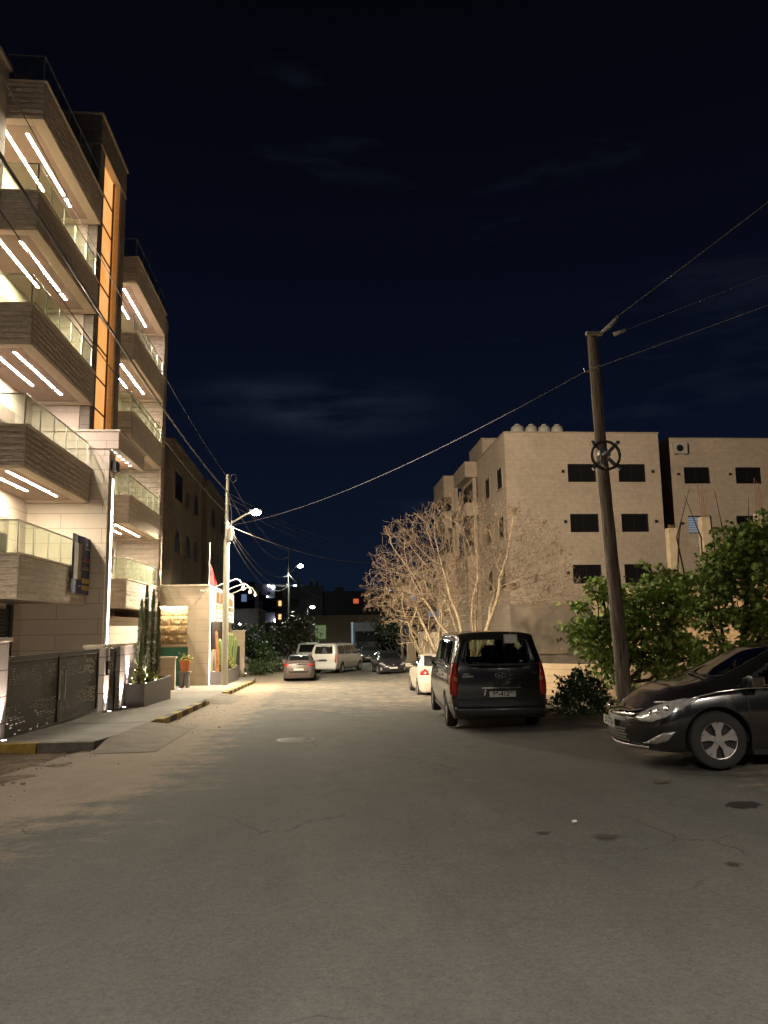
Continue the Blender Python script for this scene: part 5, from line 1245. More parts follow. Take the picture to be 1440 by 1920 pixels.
# ============================================================ vehicles
def paint(name, col, metal=0.0, rough=0.3, dust=0.25, dustcol=(0.20, 0.165, 0.12)):
    m, nt, b = nodes_of(name)
    t = nd(nt, 'ShaderNodeTexCoord'); s = nd(nt, 'ShaderNodeSeparateXYZ'); lnk(nt, t.outputs['Object'], s.inputs[0])
    n = nd(nt, 'ShaderNodeTexNoise', {'Scale': 3.0, 'Detail': 6.0, 'Roughness': 0.65}); lnk(nt, t.outputs['Object'], n.inputs['Vector'])
    lo = nd(nt, 'ShaderNodeMapRange', {'From Min': 1.0, 'From Max': 0.1, 'To Min': 0.0, 'To Max': 1.0}); lnk(nt, s.outputs['Z'], lo.inputs[0])
    g = nd(nt, 'ShaderNodeNewGeometry'); s2 = nd(nt, 'ShaderNodeSeparateXYZ'); lnk(nt, g.outputs['Normal'], s2.inputs[0])
    upm = nd(nt, 'ShaderNodeMapRange', {'From Min': 0.3, 'From Max': 1.0, 'To Min': 0.0, 'To Max': 0.9}); lnk(nt, s2.outputs['Z'], upm.inputs[0])
    a = nd(nt, 'ShaderNodeMath', operation='MAXIMUM'); lnk(nt, lo.outputs[0], a.inputs[0]); lnk(nt, upm.outputs[0], a.inputs[1])
    nn = nd(nt, 'ShaderNodeMapRange', {'From Min': 0.25, 'From Max': 0.75, 'To Min': 0.5, 'To Max': 1.1}); lnk(nt, n.outputs['Fac'], nn.inputs[0])
    d = nd(nt, 'ShaderNodeMath', operation='MULTIPLY'); lnk(nt, a.outputs[0], d.inputs[0]); lnk(nt, nn.outputs[0], d.inputs[1])
    d2 = nd(nt, 'ShaderNodeMath', operation='MULTIPLY'); lnk(nt, d.outputs[0], d2.inputs[0]); d2.inputs[1].default_value = dust
    mx = nd(nt, 'ShaderNodeMixRGB'); lnk(nt, d2.outputs[0], mx.inputs[0]); mx.inputs[1].default_value = c4(col); mx.inputs[2].default_value = c4(dustcol)
    lnk(nt, mx.outputs[0], b.inputs['Base Color']); b.inputs['Metallic'].default_value = metal
    r = nd(nt, 'ShaderNodeMapRange', {'From Min': 0.0, 'From Max': 0.3, 'To Min': rough, 'To Max': min(0.8, rough + 0.35)}); lnk(nt, d2.outputs[0], r.inputs[0]); lnk(nt, r.outputs[0], b.inputs['Roughness'])
    b.inputs['Coat Weight'].default_value = 0.8; b.inputs['Coat Roughness'].default_value = 0.06
    return m
M['p_black'] = paint('black_car_paint', (0.004, 0.004, 0.005), 0.0, 0.20, 0.07)
M['p_van'] = paint('dusty_black_van_paint', (0.006, 0.006, 0.006), 0.0, 0.25, 0.12)
M['p_cream'] = paint('cream_white_car_paint', (0.66, 0.60, 0.47), 0.0, 0.35, 0.2)
M['p_white'] = paint('white_van_paint', (0.60, 0.60, 0.56), 0.0, 0.35, 0.25)
M['p_mauve'] = paint('mauve_grey_car_paint', (0.15, 0.118, 0.112), 0.35, 0.35, 0.2)
M['p_navy'] = paint('dark_navy_car_paint', (0.010, 0.011, 0.022), 0.0, 0.2, 0.15)
M['c_glass'] = glass('tinted_car_glass', (0.30, 0.34, 0.29), 0.09)
M['c_glass_clear'] = glass('clear_car_glass', (0.62, 0.68, 0.60), 0.08)
M['c_dark'] = mat('opaque_dark_car_glass', (0.012, 0.013, 0.013), 0.06, spec=0.8)
M['tyre'] = mat('dusty_tyre_rubber', (0.026, 0.024, 0.022), 0.9, var=0.3, bump=0.15)
M['rim'] = mat('alloy_rim', (0.50, 0.47, 0.45), 0.32, 0.7, var=0.08)
M['plastic'] = mat('black_plastic_trim', (0.015, 0.015, 0.015), 0.5)
M['chrome'] = mat('chrome_trim', (0.75, 0.73, 0.70), 0.12, 1.0, var=0.02)
M['red_lens'] = mat('red_lamp_lens', (0.42, 0.02, 0.015), 0.12, spec=0.8)
M['red_lit'] = emit('lit_red_lamp', (1.0, 0.10, 0.05), 0.9)
M['amber_lens'] = mat('amber_lamp_lens', (0.5, 0.22, 0.08), 0.15)
M['clear_lens'] = mat('clear_lamp_lens', (0.55, 0.53, 0.50), 0.10, 0.4, var=0.35, scale=16)
M['plate'] = mat('white_number_plate', (0.62, 0.59, 0.50), 0.5, var=0.04)
M['plate_ink'] = mat('black_plate_ink', (0.015, 0.015, 0.015), 0.5)
M['seat'] = mat('dark_seat_cloth', (0.02, 0.02, 0.02), 0.9)

def curve(knots, sm=0.05):
    def lin(y):
        if y <= knots[0][0]: return knots[0][1]
        if y >= knots[-1][0]: return knots[-1][1]
        for (a, b), (c, d) in zip(knots, knots[1:]):
            if a <= y <= c: return b + (d - b) * (y - a) / (c - a) if c > a else d
    def f(y):
        w = [(-1, 1), (-0.5, 2), (0, 3), (0.5, 2), (1, 1)]
        return sum(lin(y + k * sm) * q for k, q in w) / 9.0
    return f
class Car:
    """body as one lofted shell: cross-sections along y (nose at +y), arches cut by following the wheel circle"""
    def __init__(s, sp):
        s.sp = sp; L_ = sp['L']; s.y0, s.y1 = -L_ / 2, sp.get('y1', L_ / 2)
        sm = sp.get('sm', 0.05)
        s.top = curve(sp['top'], sm); s.belt = curve(sp['belt'], 0.08); s.w = curve(sp['w'], 0.06); s.wr = curve(sp['wr'], 0.08)
        s.crown = sp.get('crown', 0.06); s.sill = sp.get('sill', 0.22)
        s.rake_r = curve(sp['rake_r'], 0.04); s.rake_f = curve(sp['rake_f'], 0.04)
        s.blr, s.blf = sp.get('bulge_r', 0.05), sp.get('bulge_f', 0.12)
        s.axles = sp['axles']; s.R = sp['wheel_r']; s.Ra = s.R + 0.055
    def ring(s, y):
        """right-hand half section from the bottom to the centre of the roof"""
        w = s.w(y); zt = s.top(y); zr = zt - s.crown; zb = min(s.belt(y), zr - 0.01); wr = min(s.wr(y), w - 0.02)
        zs = s.sill
        fr = max(0.0, (y - (s.y1 - 0.7)) / 0.7); rr = max(0.0, ((s.y0 + 0.6) - y) / 0.6)
        za = 0
        for a in s.axles:
            if abs(y - a) < s.Ra: za = max(za, math.sqrt(s.Ra ** 2 - (y - a) ** 2) + s.R)
        lo = max(zs, za)
        P = []
        n1 = 9
        def sx(z):
            t = (z - zs) / max(0.05, zb - zs); t = max(0, min(1, t))
            # tuck at the sill, fullest a bit above the middle, shoulder pulled in at the belt
            return w * (0.925 + 0.075 * math.sin(min(1, t / 0.62) * math.pi / 2)) - (w * 0.045) * max(0, (t - 0.62) / 0.38) ** 2
        P.append((sx(lo) - 0.05, lo + 0.0))
        for i in range(n1 + 1):
            t = i / n1; z = lo + (zb - lo) * t
            P.append((sx(z), z))
        xb = P[-1][0]
        n2 = 7
        for i in range(1, n2 + 1):
            t = i / n2
            x = xb + (wr - xb) * (t ** 1.25 * 0.9 + 0.1 * t); P.append((x, zb + (zr - zb) * t))
        n3 = 6
        for i in range(1, n3 + 1):
            t = i / n3; a = t * math.pi / 2
            P.append((wr * math.cos(a) ** (0.75) if t < 1 else 0.0, zr + s.crown * math.sin(a) ** 1.0))
        return P
    def shift(s, y, z):
        d = 0.0
        a = (y - (s.y1 - 0.55)) / 0.55
        if a > 0: d -= s.rake_f(z) * a * a * (3 - 2 * a)
        b = ((s.y0 + 0.5) - y) / 0.5
        if b > 0: d += s.rake_r(z) * b * b * (3 - 2 * b)
        return y + d
    def body(s):
        bm = bmesh.new()
        ys = set()
        n = 64
        for i in range(n + 1): ys.add(round(s.y0 + (s.y1 - s.y0) * i / n, 4))
        for a in s.axles:
            for k in range(-9, 10): ys.add(round(a + s.Ra * math.sin(k / 9 * math.pi / 2), 4))
            ys.add(round(a + s.Ra + 0.002, 4)); ys.add(round(a - s.Ra - 0.002, 4))
        for k in (0.01, 0.03, 0.06, 0.1): ys.add(round(s.y0 + k, 4)); ys.add(round(s.y1 - k, 4))
        ys = sorted(ys); q = [ys[0]]
        for y in ys[1:]:
            if y - q[-1] > 0.0015: q.append(y)
        ys = q
        rows = []
        for y in ys:
            P = s.ring(y)
            rt = [bm.verts.new((x, s.shift(y, z), z)) for x, z in P]
            lf = [bm.verts.new((-x, s.shift(y, z), z)) for x, z in P[:-1]]
            rows.append(rt + lf[::-1])
        m = len(rows[0])
        for a, b in zip(rows, rows[1:]):
            for i in range(m - 1): bm.faces.new([a[i], a[i + 1], b[i + 1], b[i]])
        # end caps: strips straight across between mirrored points, bulged
        for row, y, bl, sgn in ((rows[0], s.y0, s.blr, -1), (rows[-1], s.y1, s.blf, 1)):
            half = m // 2; nc = 14; prev = None
            for j in range(1, half + 1):
                r_, l_ = row[j], row[m - 1 - j]
                if j == half:
                    line = [row[half]] * (nc + 1)
                else:
                    line = [r_]
                    for k in range(1, nc):
                        t = 1 - 2 * k / nc
                        co = r_.co.copy(); co.x = r_.co.x * t; co.y += sgn * bl * (1 - abs(t) ** 2.2) * (r_.co.x / max(0.3, s.w(y)))
                        line.append(bm.verts.new(co))
                    line.append(l_)
                if prev:
                    for k in range(nc):
                        f = []
                        for v in (prev[k], prev[k + 1], line[k + 1], line[k]):
                            if v not in f: f.append(v)
                        if len(f) >= 3:
                            try: bm.faces.new(f)
                            except Exception: pass
                prev = line
        bmesh.ops.recalc_face_normals(bm, faces=bm.faces)
        s.bm = bm; s.bvh = BVHTree.FromBMesh(bm)
        return bm
    # ---- projecting flat outlines onto the body
    def frame(s, side):
        return {'rear': (Vector((0, s.y0 - 2, 0)), Vector((1, 0, 0)), Vector((0, 0, 1)), Vector((0, 1, 0))),
                'front': (Vector((0, s.y1 + 2, 0)), Vector((1, 0, 0)), Vector((0, 0, 1)), Vector((0, -1, 0))),
                'left': (Vector((-3, 0, 0)), Vector((0, 1, 0)), Vector((0, 0, 1)), Vector((1, 0, 0))),
                'right': (Vector((3, 0, 0)), Vector((0, 1, 0)), Vector((0, 0, 1)), Vector((-1, 0, 0))),
                'top': (Vector((0, 0, 4)), Vector((1, 0, 0)), Vector((0, 1, 0)), Vector((0, 0, -1)))}[side] if isinstance(side, str) else side
    def patch(s, side, poly, off=0.004, step=0.06, thick=0.0, ring=0.0):
        """returns MB holding the outline laid on the body; ring>0 keeps only a band of that width along the outline"""
        o, a, b, d = s.frame(side)
        bm = bmesh.new()
        bm.faces.new([bm.verts.new((p[0], p[1], 0)) for p in poly])
        xs = [p[0] for p in poly]; zs = [p[1] for p in poly]
        def cuts(lo, hi, ax):
            n = max(1, int((hi - lo) / step)); v = [0, 0, 0]; v[ax] = 1
            for i in range(1, n):
                c = [0, 0, 0]; c[ax] = lo + (hi - lo) * i / n
                bmesh.ops.bisect_plane(bm, geom=bm.verts[:] + bm.edges[:] + bm.faces[:], plane_co=c, plane_no=v)
        cuts(min(xs), max(xs), 0); cuts(min(zs), max(zs), 1)
        if ring > 0:
            def dist(p):
                best = 9
                for i in range(len(poly)):
                    A = Vector(poly[i]); B = Vector(poly[(i + 1) % len(poly)]); ab = B - A; t = max(0, min(1, (p - A).dot(ab) / max(1e-9, ab.dot(ab))))
                    best = min(best, (p - A - ab * t).length)
                return best
            kill = [f for f in bm.faces if dist(Vector(f.calc_center_median()[:2])) > ring]
            bmesh.ops.delete(bm, geom=kill, context='FACES')
        last = None; dead = []
        for v in bm.verts:
            p = o + a * v.co.x + b * v.co.y
            hit, nrm, idx, dd = s.bvh.ray_cast(p, d)
            if hit is None: dead.append(v); continue
            if nrm.dot(d) > 0: nrm = -nrm
            v.co = hit + (nrm * 0.5 - d * 0.5).normalized() * off
        if dead: bmesh.ops.delete(bm, geom=dead, context='VERTS')
        if thick > 0:
            ret = bmesh.ops.extrude_face_region(bm, geom=bm.faces[:])
            for v in [e for e in ret['geom'] if isinstance(e, bmesh.types.BMVert)]: v.co -= d * thick
        mb = MB(); mb.bm.free(); mb.bm = bm
        return mb
    def cut(s, side, poly):
        """remove body faces well inside an outline so one can see through the glass"""
        o, a, b, d = s.frame(side)
        P = [Vector(p) for p in poly]; cx = sum((p for p in P), Vector((0, 0))) / len(P)
        def inside(q):
            c = False; n = len(P); j = n - 1
            for i in range(n):
                if (P[i].y > q.y) != (P[j].y > q.y) and q.x < (P[j].x - P[i].x) * (q.y - P[i].y) / (P[j].y - P[i].y) + P[i].x: c = not c
                j = i
            return c
        kill = []
        for f in s.bm.faces:
            if not f.is_valid: continue
            c = f.calc_center_median(); n_ = f.normal
            if n_.dot(d) > -0.08 and abs(n_.dot(d)) < 0.08: continue
            q = c - o; uv = Vector((q.dot(a), q.dot(b)))
            depth = q.dot(d)
            half = {'rear': 2 + s.sp['L'] / 2, 'front': 2 + s.sp['L'] / 2, 'left': 3, 'right': 3, 'top': 9}.get(side, 9)
            if depth > half: continue
            # all corners must be inside
            if all(inside(Vector(((v.co - o).dot(a), (v.co - o).dot(b)))) for v in f.verts): kill.append(f)
        bmesh.ops.delete(s.bm, geom=kill, context='FACES_ONLY')

def rounded(x0, x1, z0, z1, r, n=5, skew=0.0):
    """rounded rectangle; skew narrows the top edge"""
    pts = []
    for cx, cz, a0 in ((x1 - r, z1 - r, 0), (x0 + r, z1 - r, 90), (x0 + r, z0 + r, 180), (x1 - r, z0 + r, 270)):
        for k in range(n + 1):
            a = R(a0 + 90 * k / n); x = cx + r * math.cos(a); z = cz + r * math.sin(a)
            f = (z - z0) / (z1 - z0); mid = (x0 + x1) / 2
            pts.append((mid + (x - mid) * (1 - skew * f), z))
    return pts
def mirror(poly): return [(-x, z) for x, z in poly][::-1]
def wheel(root, x, y, r, w, side, spokes='five', rimr=0.225, steer=0.0):
    """side +1: outer face towards +x"""
    mb = MB(); h = w / 2; s = side
    prof = [(rimr - 0.01, -h * 0.92), (rimr + 0.01, -h), (r * 0.90, -h * 1.02), (r * 0.975, -h * 0.82), (r, -h * 0.5), (r, h * 0.5), (r * 0.975, h * 0.82), (r * 0.90, h * 1.02), (rimr + 0.01, h), (rimr - 0.01, h * 0.92), (rimr - 0.02, h * 0.6), (rimr - 0.02, -h * 0.6), (rimr - 0.01, -h * 0.92)]
    c = (x, y, r); mb.lathe(prof, c, 36, 'x'); t = mb.build('wheel', M['tyre'], root, smooth=True, world=False)
    mb = MB(); X = h * 0.70 * s
    mb.lathe([(rimr, h * 0.93 * s), (rimr - 0.018, h * 0.86 * s), (rimr - 0.022, h * 0.2 * s)], c, 36, 'x')
    n = 5
    for k in range(n):
        a0 = 2 * math.pi * k / n + 0.3
        for da in ((-0.17, 0.17) if spokes == 'five' else (-0.10, 0.10)):
            pts = []
            for rr, ww, xx in ((0.03, 0.030, h * 0.80), (rimr * 0.5, 0.022, h * 0.78), (rimr * 0.97, 0.036, h * 0.86)):
                a = a0 + da * (rr / rimr) * 1.25
                cc = Vector((xx * s, rr * math.cos(a), rr * math.sin(a))); tt = Vector((0, -math.sin(a), math.cos(a))) * ww
                pts.append((cc - tt, cc + tt))
            for (p1, p2), (q1, q2) in zip(pts, pts[1:]):
                b_ = Vector((-0.02 * s, 0, 0)); C_ = Vector(c)
                mb.face([C_ + p1, C_ + p2, C_ + q2, C_ + q1]); mb.face([C_ + p1, C_ + q1, C_ + q1 + b_, C_ + p1 + b_]); mb.face([C_ + p2, C_ + q2, C_ + q2 + b_, C_ + p2 + b_])
    mb.lathe([(0.001, h * 0.9 * s), (0.05, h * 0.88 * s), (0.06, h * 0.7 * s)], c, 16, 'x')
    mb.build('rim', M['rim'], t, smooth=False, world=False)
    mb = MB(); mb.lathe([(rimr - 0.024, h * 0.35 * s), (0.001, h * 0.35 * s)], c, 24, 'x'); mb.build('brake_disc', M['plastic'], t, world=False)
    return t
def build_car(name, label, cat, loc, heading, spec, pm, det, group=None):
    t = thing(name, label, cat, loc, heading, group)
    c = Car(spec); c.body()
    glassm = det.get('glass', 'c_dark')
    parts = []
    for nm, side, poly, mm in det.get('windows', []):
        parts.append((nm, c.patch(side, poly, 0.003, 0.07), mm)); parts.append(('window_seal', c.patch(side, poly, 0.006, 0.03, ring=0.035), 'plastic'))
    for e_ in det.get('patches', []):
        nm, side, poly, mm, off, thick = e_[:6]
        parts.append((nm, c.patch(side, poly, off, e_[6] if len(e_) > 6 else 0.06, thick), mm))
    for side, poly in det.get('cuts', []): c.cut(side, poly)
    body = MB(); body.bm.free(); body.bm = c.bm
    b = body.build('body', M[pm], t, smooth=True, world=False, normals=False)
    sd = b.modifiers.new('shell', 'SOLIDIFY'); sd.thickness = 0.012; sd.offset = -1
    lastwin = None
    for nm, mb, mm in parts:
        par = t
        if nm == 'window_seal' and lastwin is not None: par = lastwin
        o = mb.build(nm, M[mm], par, smooth=True, world=False)
        if nm != 'window_seal': lastwin = o
    # underbody and wheel wells
    mb = MB(); wi = spec['w'][len(spec['w']) // 2][1] - 0.30
    mb.box(-wi, wi, c.y0 + 0.35, c.y1 - 0.35, c.sill - 0.02, min(0.75, spec['belt'][0][1] - 0.1) if det.get('low', True) else 0.7)
    w2 = wi + 0.24
    a0, a1 = sorted(spec['axles'])
    mb.box(-w2, w2, a0 + c.Ra + 0.02, a1 - c.Ra - 0.02, c.sill - 0.02, c.sill + 0.1)
    mb.box(-w2 + 0.05, w2 - 0.05, c.y0 + 0.28, a0 - c.Ra - 0.03, c.sill - 0.0, c.sill + 0.14); mb.box(-w2 + 0.1, w2 - 0.1, a1 + c.Ra + 0.03, c.y1 - 0.3, c.sill, c.sill + 0.14)
    mb.build('underbody', M['plastic'], t, world=False)
    for ay in spec['axles']:
        for s_ in (-1, 1): wheel(t, s_ * (spec['track'] / 2), ay, spec['wheel_r'], spec.get('tyre_w', 0.21), s_, det.get('spokes', 'five'), det.get('rimr', 0.22))
    return t, c
def bar(t, name, m, x0, x1, y0, y1, z0, z1, bevel=0.008, par=None): mb = MB(); mb.box(x0, x1, y0, y1, z0, z1); return mb.build(name, M[m], par or t, world=False, bevel=bevel)
def mirror_part(t, x, y, z, w, h, m, side):
    mb = MB(); X = x * side
    mb.tube([(X - 0.08 * side, y + 0.02, z - h * 0.25), (X + 0.06 * side, y, z - h * 0.15)], 0.03, 6)
    mb.box(X + 0.02 * side, X + (0.02 + w) * side, y - 0.05, y + 0.09, z - h / 2, z + h / 2); o = mb.build('mirror', M[m], t, world=False, bevel=0.03)
    mb = MB(); mb.box(X + (0.035) * side, X + (w + 0.005) * side, y - 0.056, y - 0.052, z - h / 2 + 0.015, z + h / 2 - 0.015); mb.build('mirror_glass', M['chrome'], o, world=False)
def plate(t, c, side, x0, x1, z, h, s_, y, tilt=0.0):
    """number plate lying across the front (side=+1) or rear (-1) at y"""
    mb = MB(); Y = y; d = 0.012 * side
    mb.box(x0, x1, Y, Y + d, z - h / 2, z + h / 2); p = mb.build('number_plate', M['plate'], t, world=False, bevel=0.004)
    mb = MB(); e = 0.006
    for a, b, cc, dd in ((x0, x1, z + h / 2 - e, z + h / 2), (x0, x1, z - h / 2, z - h / 2 + e), (x0, x0 + e, z - h / 2, z + h / 2), (x1 - e, x1, z - h / 2, z + h / 2)): mb.box(a, b, Y + d, Y + d * 1.15, cc, dd)
    mb.build('plate_border', M['plate_ink'], p, world=False)
    if s_:
        o = text_obj(s_, h * 0.95, M['plate_ink'], 'plate_number', p, (0, Y + d * 1.1, z), (1 if side < 0 else -1, 0, 0), (0, 0, 1), 0.001, bold=0.004)
        xs = [v.co.x for v in o.data.vertices]; a, b_ = min(xs), max(xs); lo, hi = x0 + (0.07 if side < 0 else 0.02), x1 - (0.02 if side < 0 else 0.07)
        for v in o.data.vertices: v.co.x = lo + (v.co.x - a) / (b_ - a) * (hi - lo)
    return p

# ---------------- van family (used black once and white twice)
VAN = dict(L=5.12, wheel_r=0.345, axles=(-1.50, 1.70), track=1.66, sill=0.27, crown=0.085, tyre_w=0.215, sm=0.06,
    top=[(-2.56, 1.80), (-2.50, 1.88), (-2.3, 1.915), (-1.4, 1.93), (0.5, 1.925), (0.95, 1.86), (1.25, 1.66), (1.75, 1.29), (1.95, 1.18), (2.35, 1.05), (2.5, 0.92), (2.56, 0.80)],
    belt=[(-2.56, 1.20), (0.0, 1.17), (1.2, 1.12), (1.9, 1.05), (2.3, 0.92), (2.56, 0.70)],
    w=[(-2.56, 0.925), (-2.40, 0.95), (-1.9, 0.96), (1.6, 0.96), (2.1, 0.93), (2.4, 0.83), (2.56, 0.66)],
    wr=[(-2.56, 0.735), (-2.3, 0.765), (0.8, 0.77), (1.5, 0.76), (2.0, 0.72), (2.56, 0.55)],
    rake_r=[(0.2, 0.05), (0.42, 0.0), (0.55, 0.04), (1.2, 0.06), (1.9, 0.22)], rake_f=[(0.2, 0.06), (0.5, 0.0), (1.1, 0.05)], bulge_r=0.07, bulge_f=0.22)
rw_ = rounded(-0.66, 0.66, 1.27, 1.79, 0.10, 5, 0.10)
def van_side(s):
    A = [(0.22, 1.20), (1.30, 1.16), (1.38, 1.22), (0.92, 1.66), (0.80, 1.74), (0.22, 1.77)]
    B = [(-0.98, 1.22), (0.14, 1.21), (0.14, 1.77), (-0.98, 1.77)]
    C = [(-2.15, 1.25), (-1.06, 1.23), (-1.06, 1.77), (-1.95, 1.77), (-2.08, 1.70)]
    return [('side_window', s, p, 'c_glass') for p in (A, B, C)]
ws = [(-0.66, 1.25), (0.66, 1.25), (0.60, 1.78), (-0.60, 1.78)]
def van_detail(tail='red_lens', see=True, extra=()):
    d = dict(windows=[('rear_window', 'rear', rw_, 'c_glass' if see else 'c_dark')], patches=[], cuts=[], rimr=0.205)
    for s_ in ('left', 'right'):
        d['windows'] += van_side(s_) if see else [(a, b, c_, 'c_dark') for a, b, c_, _ in van_side(s_)]
    d['windows'].append(('windscreen', 'front', ws, 'c_glass_clear' if see else 'c_dark'))
    if see:
        d['cuts'] = [('rear', rw_), ('front', ws)] + [(s_, p[2]) for s_ in ('left', 'right') for p in van_side(s_)]
    tl = [(0.955, 0.68), (0.83, 0.70), (0.80, 0.80), (0.81, 1.30), (0.86, 1.33), (0.925, 1.30)]
    for q in (tl, mirror(tl)): d['patches'].append(('tail_light', 'rear', q, tail, 0.006, 0.012, 0.05))
    return d
van, cv = build_car('minivan', 'dusty black minivan parked with its rear to the camera beside the bare trees', 'van', (3.60, 17.55, -0.47), R(-3.2), VAN, 'p_van', van_detail())
yr = -2.62
# glass corners of the tail lights, bumper, badges, plate
for s_ in (-1, 1):
    mb = cv.patch('rear', [(0.80 * s_, 0.98), (0.93 * s_, 0.98), (0.93 * s_, 1.06), (0.80 * s_, 1.06)][::s_], 0.02, 0.05, 0.004); mb.build('indicator', M['amber_lens'], van, world=False, smooth=True)
    side = 'right' if s_ > 0 else 'left'
    mb = cv.patch(side, [(-2.49, 0.72), (-2.40, 0.74), (-2.36, 1.0), (-2.34, 1.30), (-2.42, 1.34), (-2.47, 1.30)], 0.006, 0.05, 0.006); mb.build('tail_light_side', M['red_lens'], van, world=False, smooth=True)
    mb = cv.patch('rear', [(0.90 * s_, 0.50), (0.93 * s_, 0.50), (0.93 * s_, 0.56), (0.90 * s_, 0.56)][::s_], 0.01, 0.05, 0.004); mb.build('reflector', M['red_lens'], van, world=False)
mb = cv.patch('rear', rounded(-0.93, 0.93, 0.29, 0.50, 0.05), 0.02, 0.06, 0.035); mb.build('rear_bumper', M['p_van'], van, world=False, smooth=True)
mb = cv.patch('rear', rounded(-0.34, 0.42, 0.835, 0.855, 0.008, 3), 0.012, 0.06, 0.012); mb.build('plate_trim_bar', M['chrome'], van, world=False)
mb = cv.patch('rear', [(-0.30, 0.70), (-0.285, 0.70), (-0.255, 0.82), (-0.275, 0.82)], 0.01, 0.05, 0.008); mb.build('tailgate_handle', M['chrome'], van, world=False)
plate(van, cv, -1, -0.21, 0.31, 0.73, 0.118, '39-41296', -2.635)
mb = cv.patch('rear', rounded(-0.80, 0.80, 0.53, 0.545, 0.006, 2), 0.003, 0.06); mb.build('tailgate_seam', M['plastic'], van, world=False)
def emblem(t, x, y, z, w, sgn, m='chrome'):
    mb = MB(); h = w * 0.5
    mb.tube([(x + w / 2 * math.cos(a), y, z + h / 2 * math.sin(a)) for a in frange(0, 2 * math.pi, 20)], w * 0.045, 6)
    for q in (-1, 1): mb.tube([(x + q * w * 0.19 - sgn * w * 0.07, y, z - h * 0.33), (x + q * w * 0.19 + sgn * w * 0.07, y, z + h * 0.33)], w * 0.05, 6)
    mb.tube([(x - w * 0.16, y, z - h * 0.06 * sgn), (x, y, z), (x + w * 0.16, y, z + h * 0.06 * sgn)], w * 0.045, 6)
    return mb.build('emblem', M[m], t, world=False, smooth=True)
emblem(van, 0.03, -2.60, 1.08, 0.20, 1)
text_obj('GRAND', 0.035, M['chrome'], 'badge', van, (-0.64, -2.585, 1.115), (1, 0, 0), (0, 0, 1), 0.003, sx=1.0)
text_obj('STAREX', 0.06, M['chrome'], 'badge', van, (-0.60, -2.585, 1.065), (1, 0, 0), (0, 0, 1), 0.003, sx=1.0)
text_obj('CVX', 0.06, M['chrome'], 'badge', van, (0.69, -2.575, 1.12), (1, 0, 0), (0, 0, 1), 0.003, sx=0.95)
mb = MB(); mb.tube([(0.30, -2.36, 1.90), (0.28, -2.46, 1.86)], 0.01, 6); mb.box(0.14, 0.40, -2.52, -2.46, 1.69, 1.86); mb.build('parking_mirror', M['steel'], van, world=False, bevel=0.03)
mb = cv.patch('rear', [(-0.02, 1.25), (0.03, 1.25), (0.03, 1.30), (-0.02, 1.30)], 0.03, 0.05, 0.03); mb.build('wiper_base', M['plastic'], van, world=False)
mb = MB(); mb.tube([(0.0, -2.57, 1.28), (-0.25, -2.55, 1.31), (-0.5, -2.53, 1.33)], 0.012, 5); mb.build('wiper', M['plastic'], van, world=False)
for s_ in (-1, 1): mirror_part(van, 0.93, 1.22, 1.22, 0.20, 0.24, 'plastic', s_)
# door seams and handles on the near side
for yv in (-1.02, 0.18, 1.28):
    mb = cv.patch('left', [(yv, 0.42), (yv + 0.012, 0.42), (yv + 0.012, 1.78), (yv, 1.78)], 0.002, 0.06); mb.build('door_seam', M['plastic'], van, world=False)
for yv in (0.25, -0.95):
    mb = cv.patch('left', rounded(yv, yv + 0.2, 1.0, 1.035, 0.015, 3), 0.02, 0.06, 0.02); mb.build('door_handle', M['plastic'], van, world=False)
# rear pop-out quarter pane standing open
mb = MB(); mb.face([(-0.955, -2.05, 1.26), (-0.90, -1.15, 1.26), (-0.83, -1.15, 1.74), (-0.87, -2.0, 1.74)]); mb.build('open_quarter_pane', M['c_glass_clear'], van, world=False)
# seats seen through the rear window
for (x, y, w_) in ((-0.50, -1.35, 0.30), (0.0, -1.35, 0.42), (0.50, -1.35, 0.30), (-0.42, 0.0, 0.46), (0.42, 0.0, 0.46), (-0.42, 0.95, 0.46), (0.42, 0.95, 0.46)):
    mb = MB(); mb.box(x - w_ / 2, x + w_ / 2, y, y + 0.12, 0.7, 1.34); s_ = mb.build('seat_back', M['seat'], van, world=False, bevel=0.04)
    mb = MB(); mb.box(x - 0.13, x + 0.13, y, y + 0.1, 1.38, 1.58); mb.build('headrest', M['seat'], s_, world=False, bevel=0.05)

# two white vans
w1, _c = build_car('minivan', 'white minivan standing at an angle with a lit red tail lamp and a roof rack', 'van', (1.25, 53.4, -1.32), R(-24), VAN, 'p_white', van_detail(see=False))
mb = _c.patch('rear', [(0.80, 0.95), (0.93, 0.95), (0.93, 1.12), (0.80, 1.12)], 0.02, 0.05, 0.006); mb.build('lit_lamp', M['red_lit'], w1, world=False)
mb = MB()
for s_ in (-0.6, 0.6): mb.tube([(s_, -1.9, 1.99), (s_, 0.6, 1.99)], 0.025, 6)
for yv in (-1.5, -0.6, 0.3): mb.tube([(-0.62, yv, 2.0), (0.62, yv, 2.0)], 0.02, 6)
mb.build('roof_rack', M['plastic'], w1, world=False)
mirror_part(w1, 0.93, 1.2, 1.22, 0.2, 0.24, 'plastic', 1); mirror_part(w1, 0.93, 1.2, 1.22, 0.2, 0.24, 'plastic', -1)
bar(w1, 'plate_recess', 'plastic', -0.26, 0.26, -2.66, -2.62, 0.82, 0.92)
w2, _c = build_car('minivan', 'white minivan facing the camera, half hidden behind the other white van', 'van', (-0.75, 58.0, -1.32), R(176), VAN, 'p_white', van_detail(see=False))
mb = _c.patch('front', rounded(-0.5, 0.5, 0.62, 0.80, 0.05), 0.006, 0.06, 0.01); mb.build('grille', M['plastic'], w2, world=False)
